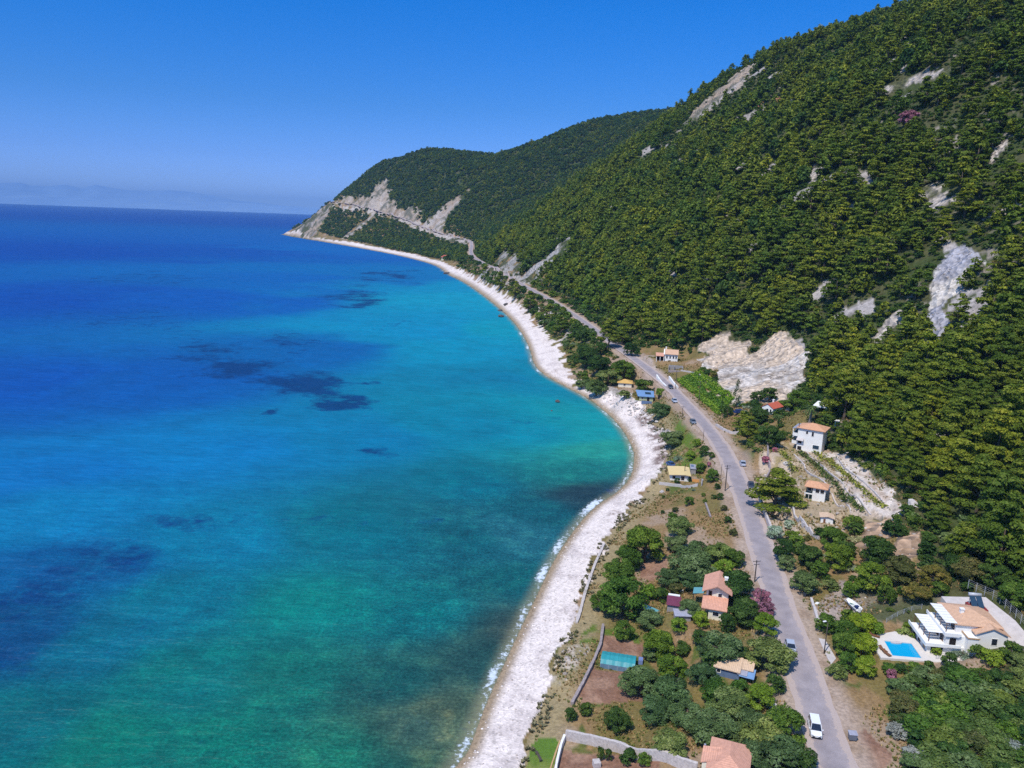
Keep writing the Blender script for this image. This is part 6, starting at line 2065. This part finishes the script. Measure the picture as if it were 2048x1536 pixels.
utility_pole(1364, 838, 5.0, "utility pole on the seaward road edge above the bend", 1, .1, rz=-.5)
utility_pole(1406, 882, 4.0, "short pole on the seaward road edge at the bend", 0, .08)
utility_pole(1552, 1542, 4.5, "thin green grey pole among the olives at the bottom edge", 0, .06)
P = px_ground(1648, 1307)
e = empty("street_lamp", (P[0], P[1], P[2]), .35, "street lamp on a tall grey pole with white head beside the citrus hedge", "street lamp")
MB().tube([(0, 0, -.3), (0, 0, 3), (0, 0, 6.1)], [.11, .09, .07], 10).build("pole", M['pole'], e, smooth_f=True)
MB().tube([(0, 0, 6.0), (-.2, 0, 6.3), (-.5, 0, 6.38)], .045, 8).build("arm", M['pole'], e, smooth_f=True)
MB().box(-1.1, -.45, -.14, .14, 6.32, 6.48).build("lamp_head", M['white'], e, .04)

# ------------------------------------------------------------------ cars
def loft(sections, name, mat, parent, close=True):
    """sections: list of (y, [(x, z) ...]) closed outlines of equal length, mirrored already"""
    bm = bmesh.new(); prev = None
    for y, ring in sections:
        vs = [bm.verts.new((x, y, z)) for x, z in ring]
        if prev:
            n = len(vs)
            for k in range(n): bm.faces.new((prev[k], prev[(k + 1) % n], vs[(k + 1) % n], vs[k]))
        else: first = vs
        prev = vs
    bm.faces.new(first); bm.faces.new(prev[::-1])
    bmesh.ops.recalc_face_normals(bm, faces=bm.faces)
    me = bpy.data.meshes.new(name); bm.to_mesh(me); bm.free(); me.materials.append(mat)
    for p in me.polygons: p.use_smooth = False
    o = bpy.data.objects.new(name, me)
    md = o.modifiers.new("round", 'BEVEL'); md.width = .05; md.segments = 2; md.limit_method = 'ANGLE'
    return link(o, parent)

CAR_PAINT = {k: paint(k + "_car_paint", c, .25, .5, .03, .5, k=.85) for k, c in {'white': (250, 250, 250), 'silver': (186, 192, 204), 'grey': (126, 132, 142), 'darkgrey': (70, 74, 82), 'blue': (70, 96, 140)}.items()}
def car(u, v, heading_px, label, col, van=False, name="car", cat="car", group="cars on and beside the road", L=4.2):
    """front of the car looks from (u, v) towards heading_px"""
    P = px_ground(u, v); Q = px_ground(*heading_px)
    d = Q - P; rz = math.atan2(d[1], d[0]) + math.pi / 2          # local -y is forward
    dist = np.hypot(P[0], P[1])
    rd = seg_nearest(np.array([[P[0], P[1]]]), ROADC[:, :2])[0][0]
    z = P[2] + (.06 + max(0, dist - 200) * .0009 if rd < 3.2 else 0)
    e = empty(name, (P[0], P[1], z), rz, label, cat, group)
    W = .86; h = L / 2; s = L / 4.2
    mat = CAR_PAINT[col]
    def ring(w, z0, z1, t=.9):
        return [(-w, z0), (-w, z0 + (z1 - z0) * .55), (-w * t, z1), (w * t, z1), (w, z0 + (z1 - z0) * .55), (w, z0)]
    loft([(-h, ring(W * .86, .28, .62)), (-h + .25, ring(W * .97, .22, .74)), (-h + 1.0 * s, ring(W, .2, .9)), (.3, ring(W, .2, .96)), (h - .7, ring(W, .2, .98)), (h - .15, ring(W * .97, .24, .94)), (h, ring(W * .9, .3, .8))], "body", mat, e)
    top = 1.72 if van else 1.45
    f0, f1 = (-h + .85 * s, -h + 1.45 * s) if van else (-h + 1.05 * s, -h + 1.75 * s)
    b0, b1 = (h - .35, h - .08) if van else (h - .95, h - .35)
    # cabin: glass house with painted roof
    g = bmesh.new()
    base = [(-W * .93, f0, .93), (W * .93, f0, .93), (W * .93, b1, .97), (-W * .93, b1, .97)]
    tp = [(-W * .74, f1, top - .04), (W * .74, f1, top - .04), (W * .76, b0, top - .04), (-W * .76, b0, top - .04)]
    vb = [g.verts.new(p) for p in base]; vt = [g.verts.new(p) for p in tp]
    for k in range(4): g.faces.new((vb[k], vb[(k + 1) % 4], vt[(k + 1) % 4], vt[k]))
    g.faces.new(vt); g.faces.new(vb[::-1])
    bmesh.ops.recalc_face_normals(g, faces=g.faces)
    me = bpy.data.meshes.new("window"); g.to_mesh(me); g.free(); me.materials.append(M['glass']); link(bpy.data.objects.new("window", me), e)
    MB().slab([(-W * .77, f1 - .04, top), (W * .77, f1 - .04, top), (W * .79, b0 + .04, top), (-W * .79, b0 + .04, top)], .07).build("roof", mat, e, .02)
    pil = MB()
    for sx in (-1, 1):
        for (y0, y1) in ((f0, f1), (b1, b0)):
            pil.tube([(sx * W * .925, y0, .92), (sx * W * .755, y1, top - .05)], .045, 5)
        ym = (f1 + b0) / 2
        pil.tube([(sx * W * .935, ym, .94), (sx * W * .765, ym, top - .05)], .04, 5)
    pil.build("pillar", mat, e)
    for sx in (-1, 1):
        for y in (-h + .78 * s, h - .78 * s):
            wv = bmesh.new()
            bmesh.ops.create_cone(wv, cap_ends=True, segments=14, radius1=.31, radius2=.31, depth=.2, matrix=Matrix.Translation((sx * (W - .07), y, .31)) @ Matrix.Rotation(math.pi / 2, 4, 'Y'))
            me = bpy.data.meshes.new("wheel"); wv.to_mesh(me); wv.free(); me.materials.append(M['black']); wo = link(bpy.data.objects.new("wheel", me), e)
            wv = bmesh.new()
            bmesh.ops.create_cone(wv, cap_ends=True, segments=12, radius1=.19, radius2=.17, depth=.03, matrix=Matrix.Translation((sx * (W + .045), y, .31)) @ Matrix.Rotation(sx * math.pi / 2, 4, 'Y'))
            me = bpy.data.meshes.new("rim"); wv.to_mesh(me); wv.free(); me.materials.append(M['steel']); link(bpy.data.objects.new("rim", me), wo)
        MB().box(sx * .62 - .16, sx * .62 + .16, -h - .012, -h + .1, .52, .66).build("headlight", M['steel'], e, .02)
        MB().box(sx * .66 - .13, sx * .66 + .13, h - .06, h + .012, .62, .82).build("tail_light", M['red'], e, .02)
        MB().box(sx * (W + .09) - .09, sx * (W + .09) + .09, f0 + .12, f0 + .24, .95, 1.1).build("mirror", mat, e, .02)
    MB().box(-.62, .62, -h - .02, -h + .06, .24, .48).build("bumper", M['black'], e, .02)
    MB().box(-.24, .24, -h - .035, -h - .022, .36, .47).build("number_plate", M['white'], e)
    return e
car(1629, 1462, (1637, 1500), "white van driving towards the bottom of the picture", 'white', True, "van", "van", L=4.3)
car(1580, 1300, (1588, 1340), "silver blue car parked at the road edge beside the big dark olive", 'silver')
car(1386, 846, (1401, 862), "grey car driving on the open road above the bend", 'grey')
car(1349, 804, (1360, 815), "light car on the road below the vineyard walls", 'silver')
car(1341, 777, (1352, 790), "black car at the roadside by the vineyard gate", 'darkgrey')
car(1485, 930, (1480, 915), "small pale car parked on the inland verge at the bend", 'silver')
car(1342, 932, (1352, 932), "dark blue car parked behind the yellow roofed house", 'blue')
car(1138, 633, (1150, 642), "dark car on the farther road above the coast path", 'darkgrey')
car(1502, 975, (1507, 990), "dark car parked in the shade of the huge pine", 'darkgrey')

# ------------------------------------------------------------------ bins and boat
def bin_(u, v, label, mat, lid, rz=0, s=1.0):
    P = px_ground(u, v)
    e = empty("waste_bin", (P[0], P[1], P[2]), rz, label, "waste bin", "wheeled waste bins")
    b_ = MB(); q0 = [(-.55, -.42), (.55, -.42), (.55, .42), (-.55, .42)]
    bm = b_.bm
    lo = [bm.verts.new((x * .86 * s, y * .82 * s, .18)) for x, y in q0]; hi = [bm.verts.new((x * s, y * s, 1.05 * s)) for x, y in q0]
    for k in range(4): bm.faces.new((lo[k], lo[(k + 1) % 4], hi[(k + 1) % 4], hi[k]))
    bm.faces.new(lo[::-1]); bm.faces.new(hi); b_.build("body", mat, e)
    MB().slab([(-.6 * s, -.47 * s, 1.1 * s), (.6 * s, -.47 * s, 1.1 * s), (.6 * s, .47 * s, 1.26 * s), (-.6 * s, .47 * s, 1.26 * s)], .06).build("lid", lid, e)
    for x in (-.42, .42):
        for y in (-.3, .3): MB().tube([(x * s - .03, y * s, .1), (x * s + .03, y * s, .1)], .1, 8).build("wheel", M['black'], e)
bd = paint("dark_bin", (58, 66, 78), .6, .3, .1)
bin_(1704, 1480, "single grey waste bin on the dirt verge across from the white van", paint("grey_bin", (120, 126, 136), .6, .3, .1), M['tin'], -.1, 1.05)
bin_(1615, 1190, "dark waste bin at the gravel lay-by below the roadside olive, nearer the road", bd, bd, .3)
bin_(1622, 1188, "dark waste bin with pale lid right beside the other dark bin", bd, M['tin'], -.3)
bin_(1610, 1193, "small dark bin on the road side of the two dark bins", bd, bd, .9, .7)
o = MB().box(-.5, .5, -.3, .3, 0, .25).build("rubble_bag", M['white'], None, .08); P, az, mp = spot(1634, 1208); o.location = P; o.rotation_euler = (0, 0, .8); set_tags(o, "white bag lying on the slope below the dark bins", "bag")
P = px_ground(1705, 1217); Q = px_ground(1719, 1227)
d = Q - P; rzb = math.atan2(d[1], d[0]) - math.pi / 2
e = empty("boat", (P[0], P[1], P[2] + .35), rzb, "open white motor boat resting on its trailer in the rubble yard", "boat")
def hull_ring(y, w, zk, zt): return [(0, y, zk), (w * .7, y, zk + .12), (w, y, zt), (w * .82, y, zt), (w * .6, y, zk + .28), (0, y, zk + .2), (-w * .6, y, zk + .28), (-w * .82, y, zt), (-w, y, zt), (-w * .7, y, zk + .12)]
bm = bmesh.new(); prev = None
for y, w_, zk, zt in ((2.1, .78, .1, .72), (1.0, .84, .05, .72), (-.4, .82, .05, .74), (-1.5, .56, .14, .8), (-2.2, .12, .36, .86)):
    vs = [bm.verts.new(p) for p in hull_ring(y, w_, zk, zt)]
    if prev:
        for k in range(10): bm.faces.new((prev[k], prev[(k + 1) % 10], vs[(k + 1) % 10], vs[k]))
    else: bm.faces.new(vs)
    prev = vs
bm.faces.new(prev[::-1]); bmesh.ops.recalc_face_normals(bm, faces=bm.faces)
me = bpy.data.meshes.new("hull"); bm.to_mesh(me); bm.free(); me.materials.append(M['white']); link(bpy.data.objects.new("hull", me), e)
MB().box(-.5, .5, -1.1, .9, .3, .34).build("floor", paint("green_mat", (86, 124, 106), .8, .2, .15), e)
MB().box(-.62, .62, .2, .5, .36, .6).build("seat", M['white'], e, .03)
MB().box(-.35, .35, 1.0, 1.6, .4, .95).build("console", M['darkblue'], e, .05)
MB().box(-.2, .2, 2.12, 2.5, .1, 1.1).build("outboard_motor", M['white'], e, .08)
MB().box(-.05, .05, -3.2, 2.0, -.12, -.03).box(-.7, .7, .8, .9, -.14, .06).build("trailer_frame", M['steel'], e)
for x in (-.75, .75): MB().tube([(x - .08, .85, -.08), (x + .08, .85, -.08)], .26, 12).build("wheel", M['black'], e)

# ------------------------------------------------------------------ vine rows
def leaf_row(name, px, w, h, n_per_m, label, kind, group, seed, cat="vine row"):
    P = px_ground_many(px); P = P[~np.isnan(P[:, 0])]
    P = densify(P, .5); P[:, 2] = grid_sample(GZ, P[:, 0], P[:, 1]); c = P[0].copy()
    r = np.random.default_rng(seed)
    Lm = .5 * len(P); n = int(Lm * n_per_m)
    i = r.integers(0, len(P), n); gap = vnoise(P[i, 0] / 2.2, P[i, 1] / 2.2, seed) > (.27 if kind == 'vine' else -1)
    i = i[gap]; n = len(i)
    O = P[i] - c + np.stack([r.normal(0, w * .33, n), r.normal(0, w * .33, n), h * r.random(n) ** .7], -1)
    N = r.normal(size=(n, 3)); N[:, 2] = np.abs(N[:, 2]) + .4; N /= np.linalg.norm(N, axis=1)[:, None]
    T = np.cross(N, r.normal(size=(n, 3))); T /= np.linalg.norm(T, axis=1)[:, None]; B = np.cross(N, T)
    s = (.17 + .14 * r.random(n))[:, None]
    V = np.stack([O - T * s * 1.2, O + B * s, O + T * s * 1.2, O - B * s], 1).reshape(-1, 3)
    me = bpy.data.meshes.new(name); F = np.arange(n * 4, dtype=np.int32)
    me.vertices.add(n * 4); me.vertices.foreach_set("co", V.astype(np.float32).ravel()); me.loops.add(n * 4); me.loops.foreach_set("vertex_index", F)
    me.polygons.add(n); me.polygons.foreach_set("loop_start", np.arange(0, n * 4, 4, dtype=np.int32)); me.polygons.foreach_set("loop_total", np.full(n, 4, np.int32)); me.update(calc_edges=True)
    a = me.attributes.new("Var", 'FLOAT', 'POINT'); a.data.foreach_set("value", np.repeat(r.random(n), 4).astype(np.float32))
    me.materials.append(LEAF[kind]); o = link(bpy.data.objects.new(name, me)); o.location = c
    return set_tags(o, label, cat, group)
for k in range(9):
    f = k / 8
    a0 = (1356 + 42 * f, 762 - 18 * f); a1 = (1440 + 26 * f, 832 - 32 * f)
    place = "nearest the road" if k == 0 else ("at the foot of the pale landslide" if k == 8 else "inside the vineyard, row %s of the road edge one" % ("right next to" if k == 1 else "well inland"))
    lab = "green vine row nearest the road" if k == 0 else ("green vine row at the foot of the pale landslide" if k == 8 else "green vine row in the middle of the vineyard")
    leaf_row("vine_row", [a0, ((a0[0] + a1[0]) / 2, (a0[1] + a1[1]) / 2), a1], 1.3, 1.2, 36, lab, 'vine', "green vine rows in the middle of the vineyard" if 0 < k < 8 else "vine rows at the vineyard edges", 50 + k)
for k, (px, lab, kd) in enumerate((([(1622,893),(1660,925),(1700,958),(1742,996),(1768,1018)], "long planted row on the upper terrace along the white track", 'thick'),
        ([(1600,905),(1630,930),(1668,965),(1702,1000)], "planted row on the middle terrace above the small white house", 'scrub'),
        ([(1680,985),(1700,1000),(1722,1025)], "short planted row on the terrace right of the small white house", 'scrub'),
        ([(1562,905),(1578,925),(1590,945)], "grass green strip beside the paved steps above the huge pine", 'thick'))):
    leaf_row("planted_row", px, 2.0, .8, 20, lab, kd, "planted rows on the terraces", 80 + k, "plant row")

# ------------------------------------------------------------------ rocks
def rock_mesh(seed, rough_=.35):
    r = np.random.default_rng(seed)
    bm = bmesh.new(); bmesh.ops.create_icosphere(bm, subdivisions=2, radius=.5)
    ph = r.uniform(0, 6, 6)
    for v in bm.verts:
        n = v.co.normalized()
        k = 1 + rough_ * (math.sin(n.x * 3.1 + ph[0]) * math.sin(n.y * 2.7 + ph[1]) + .6 * math.sin(n.z * 4.3 + ph[2]) * math.sin(n.x * 5 + ph[3])) + r.uniform(-.07, .07)
        v.co = n * .5 * k; v.co.z *= .72
    me = bpy.data.meshes.new("boulder"); bm.to_mesh(me); bm.free()
    return me
RK = [rock_mesh(k) for k in range(5)]; RKD = [m_.copy() for m_ in RK]
for m_ in RK: m_.materials.append(M['rock'])
for m_ in RKD: m_.materials.append(M['darkrock'])
def boulder(u, v, wpx, label, group=None, dark=False, seed=0, sink=.25):
    P = px_ground(u, v); dist = np.linalg.norm(P - np.array([0, 0, CAM_H])); s = wpx * dist / FPX
    r = random.Random(seed + int(u * 7 + v))
    o = link(bpy.data.objects.new("boulder", r.choice(RKD if dark else RK))); o.location = (P[0], P[1], max(P[2], 0) + s * (.3 - sink)); o.rotation_euler = (r.uniform(-.3, .3), r.uniform(-.3, .3), r.uniform(0, 6))
    o.scale = (s, s * r.uniform(.7, 1), s * r.uniform(.7, 1.0))
    return set_tags(o, label, "boulder", group)
boulder(1324, 984, 10, "pale boulder at the seaward corner of the dry orchard")
boulder(1115, 804, 13, "dark flat rock sticking out of the turquoise water", dark=True)
boulder(1103, 822, 5, "small dark rock awash in the turquoise water", dark=True)
boulder(1012, 610, 11, "big boulder on the narrow beach under the sandy cliff", dark=True)
boulder(1000, 622, 9, "dark rock at the water's edge below the big boulder", dark=True); boulder(1002, 634, 13, "brown rock ledge at the water's edge", dark=True); boulder(893, 548, 12, "dark rocks at the waterline where the far bay begins", dark=True)
boulder(1572, 928, 12, "pale rounded boulder on the terrace above the huge pine"); boulder(1810, 1020, 12, "grey boulder at the lower end of the white track"); boulder(1826, 1010, 26, "large grey rock knob above the ochre cliff")
_b = np.random.default_rng(3); n_ = 0
for _try in range(4000):
    if n_ >= 70:
        break
    u = _b.uniform(1186, 1332); v = _b.uniform(786, 890)
    if in_poly(np.array([u]), np.array([v]), dict(SCARS)['bluff'])[0]:
        boulder(u, v, _b.uniform(3, 8), "white broken boulder of the rocky bank below the blue roofed cabin", "white boulders of the rocky bank", seed=n_, sink=.15); n_ += 1

# ------------------------------------------------------------------ small ground cover: one object each
STONES = [rock_mesh(20 + k) for k in range(3)]
for m_ in STONES: m_.materials.append(paint("beach_stone", (206, 194, 188), .9, .2, .3, .7))
def cover(name, x, y, size, meshes, hlo, hhi, sink=.05):
    """one object of countless small things: every copy written into one mesh"""
    n = len(x); z = grid_sample(GZ, x, y) - sink
    r = np.random.default_rng(len(name))
    Vs, Fs, As = [], [], []; base = 0
    which = r.integers(0, len(meshes), n)
    for k, (V0, F0, A0) in enumerate(meshes):
        i = np.nonzero(which == k)[0]
        if len(i) == 0: continue
        a = r.uniform(0, 6.283, len(i)); c, s = np.cos(a), np.sin(a)
        sx = size[i]; sz = size[i] * r.uniform(hlo, hhi, len(i))
        X = (V0[None, :, 0] * c[:, None] - V0[None, :, 1] * s[:, None]) * sx[:, None] + x[i][:, None]
        Y = (V0[None, :, 0] * s[:, None] + V0[None, :, 1] * c[:, None]) * sx[:, None] + y[i][:, None]
        Z = V0[None, :, 2] * sz[:, None] + z[i][:, None]
        V = np.stack([X, Y, Z], -1).reshape(-1, 3); m = len(V0)
        F = (F0[None] + (np.arange(len(i)) * m)[:, None, None]).reshape(-1, F0.shape[1]) + base
        Vs.append(V); Fs.append(F); As.append(np.clip(np.repeat(r.random(len(i)), m) * .7 + np.tile(A0, len(i)) * .3, 0, 1)); base += len(V)
    return np.vstack(Vs), np.vstack(Fs), np.concatenate(As)

def tuft(seed, n=9):
    r = np.random.default_rng(seed); V, F, A = [], [], []
    for k in range(n):
        a = r.uniform(0, 6.283); b = r.uniform(.15, .5); w = .09
        d = np.array([math.cos(a), math.sin(a)]); t = np.array([-d[1], d[0]]) * w
        p = d * .12 * r.random(); q = p + d * b * .55; h = r.uniform(.5, 1)
        V += [(p[0] - t[0], p[1] - t[1], 0), (p[0] + t[0], p[1] + t[1], 0), (q[0] + t[0] * .4, q[1] + t[1] * .4, h), (q[0] - t[0] * .4, q[1] - t[1] * .4, h)]
        F.append([4 * k, 4 * k + 1, 4 * k + 2, 4 * k + 3]); A += [r.random()] * 4
    return np.array(V), np.array(F), np.array(A)
def lump(seed):
    me = rock_mesh(seed, .3)
    V = np.array([v.co[:] for v in me.vertices]); F = np.array([p.vertices[:] for p in me.polygons])
    bm = bmesh.new(); bmesh.ops.create_icosphere(bm, subdivisions=1, radius=.5); r = np.random.default_rng(seed)
    V = np.array([np.array(v.co[:]) * r.uniform(.75, 1.2) for v in bm.verts]); V[:, 2] *= .7
    bm.verts.ensure_lookup_table(); bm.verts.index_update()
    F = np.array([[v.index for v in f.verts] for f in bm.faces]); bm.free(); bpy.data.meshes.remove(me)
    return V, F, np.full(len(V), .5)

def rnd_pts(n, rmin, rmax, sel, seed):
    r = np.random.default_rng(seed)
    a = r.uniform(AZ0 + .02, AZ1 - .02, n); rr = np.sqrt(r.uniform(rmin ** 2, rmax ** 2, n)); x = rr * np.sin(a); y = rr * np.cos(a)
    k = sel(x, y, rr); return x[k], y[k], rr[k]
# pebbles and stones of the beach
BEACH_G = blur(beach.astype(float), 1)
x, y, rr = rnd_pts(700000, 60, 420, lambda x, y, r_: (G_at(BEACH_G, x, y) > .5) & (G_at(GD, x, y) > .8) & (np.random.default_rng(1).random(len(x)) < .8), 5)
_q = np.random.default_rng(2)
keep = _q.random(len(x)) < np.clip(200 / rr, .12, 1) * .40; x, y, rr = x[keep], y[keep], rr[keep]
s = .13 + .34 * _q.random(len(x)) ** 4 + rr * .0006
v, f, a = cover("beach_pebbles", x, y, s, [lump(60 + k) for k in range(4)], .6, 1.1)
def var_mat(name, stops):
    m, nt, b = new_mat(name); va = nt.nodes.new("ShaderNodeAttribute"); va.attribute_name = "Var"
    nt.links.new(ramp(nt, va.outputs["Fac"], stops).outputs[0], b.inputs["Base Color"]); b.inputs["Roughness"].default_value = .95; b.inputs["Specular IOR Level"].default_value = .15
    return m
def put_cover(name, v, f, a, mat):
    o = mesh_from(name, v, f, mat, 'stuff', None, False)
    at = o.data.attributes.new("Var", 'FLOAT', 'POINT'); at.data.foreach_set("value", a.astype(np.float32))
    return o
put_cover("beach_pebbles", v, f, a, var_mat("pebble_tones", [(0, lin(160, 146, 134)), (.25, lin(208, 192, 180)), (.6, lin(240, 224, 212, .92)), (1, lin(252, 242, 232, .92))]))
# dry grass and weeds of the fields and verges
def sel_grass(x, y, r_):
    t = G_at(GT, x, y); b_ = G_at(BT_SIGN, x, y)
    fieldm = ((t < -4.6) & (b_ > 1)) | ((t > 4.8) & (t < 60) & (G_at(FOOT_G, x, y) < 6))
    return fieldm & (G_at(soil.astype(float), x, y) < .35)  & (G_at(lawn.astype(float), x, y) < .3) & (G_at(VILLA_G, x, y) < .02) & (G_at(_sc.astype(float), x, y) < .3)
x, y, rr = rnd_pts(420000, 70, 400, sel_grass, 8)
g = fbm(x / 9, y / 9, 3, 77); _q = np.random.default_rng(4)
keep = _q.random(len(x)) < smooth(g, .36, .6) * np.clip(170 / rr, .15, 1); x, y, rr, g = x[keep], y[keep], rr[keep], g[keep]
s = .35 + .5 * _q.random(len(x)) + rr * .0008
dry = _q.random(len(x)) < .62 - .9 * (fbm(x / 14, y / 14, 3, 78) - .5)
TF = [tuft(k) for k in range(5)]
v, f, a = cover("dry_grass", x[dry], y[dry], s[dry], TF, .35, .7)
put_cover("dry_grass", v, f, a, var_mat("dry_grass_tones", [(0, lin(140, 112, 66)), (.5, lin(186, 156, 104)), (1, lin(212, 186, 134))]))
v, f, a = cover("green_weeds", x[~dry], y[~dry], s[~dry] * 1.1, TF, .35, .65)
put_cover("green_weeds", v, f, a, var_mat("weed_tones", [(0, lin(70, 84, 34)), (.5, lin(108, 122, 54)), (1, lin(146, 146, 84))]))
# dark tufts and wrack along the upper edge of the beach
x, y, rr = rnd_pts(260000, 70, 330, lambda x, y, r_: (np.abs(G_at(BT_SIGN, x, y) + 1.0) < 3.4) & (G_at(GD, x, y) > 9), 12)
g = fbm(x / 3.5, y / 3.5, 3, 79); _q = np.random.default_rng(6)
keep = (_q.random(len(x)) < smooth(g, .50, .58) * .5); x, y, rr = x[keep], y[keep], rr[keep]
s = .7 + 1.1 * _q.random(len(x))
v, f, a = cover("beach_plants", x, y, s, [tuft(30 + k, 20) for k in range(4)], .25, .4)
put_cover("beach_plants", v, f, a, var_mat("beach_plant_tones", [(0, lin(86, 84, 60)), (.5, lin(122, 120, 88)), (1, lin(160, 150, 116))]))
# loose stones in the yards, on the terraces and under the cliffs
x, y, rr = rnd_pts(160000, 90, 420, lambda x, y, r_: ((G_at(YARD_G, x, y) > .5) | (G_at(SCAR_G, x, y) > .6)) & (G_at(VILLA_G, x, y) < .02), 14)
_q = np.random.default_rng(7); keep = _q.random(len(x)) < .12; x, y, rr = x[keep], y[keep], rr[keep]
s = .3 + .9 * _q.random(len(x)) ** 3 + rr * .001
v, f, a = cover("rubble", x, y, s, [lump(80 + k) for k in range(4)], .6, 1.0)
put_cover("rubble", v, f, a, var_mat("rubble_tones", [(0, lin(140, 128, 118)), (.5, lin(190, 176, 164)), (1, lin(228, 216, 204))]))
# ------------------------------------------------------------------ the air: pale haze over the whole place
_m = bpy.data.materials.new("haze_air"); _m.use_nodes = True
_n = _m.node_tree; _n.nodes.clear()
_o = _n.nodes.new("ShaderNodeOutputMaterial"); _v = _n.nodes.new("ShaderNodeVolumePrincipled")
_v.inputs["Color"].default_value = (.36, .62, 1.0, 1)
_v.inputs["Density"].default_value = 3.8e-5
_v.inputs["Anisotropy"].default_value = -.4
_n.links.new(_v.outputs[0], _o.inputs["Volume"])
bm = bmesh.new()
bmesh.ops.create_cube(bm, size=1.0)
for v_ in bm.verts:
    v_.co = ((v_.co.x) * 150000, 22000 + v_.co.y * 60000, 446 + v_.co.z * 908)
me = bpy.data.meshes.new("haze"); bm.to_mesh(me); bm.free()
me.materials.append(_m)
haze = bpy.data.objects.new("haze", me); COL.objects.link(haze)
haze['kind'] = 'stuff'
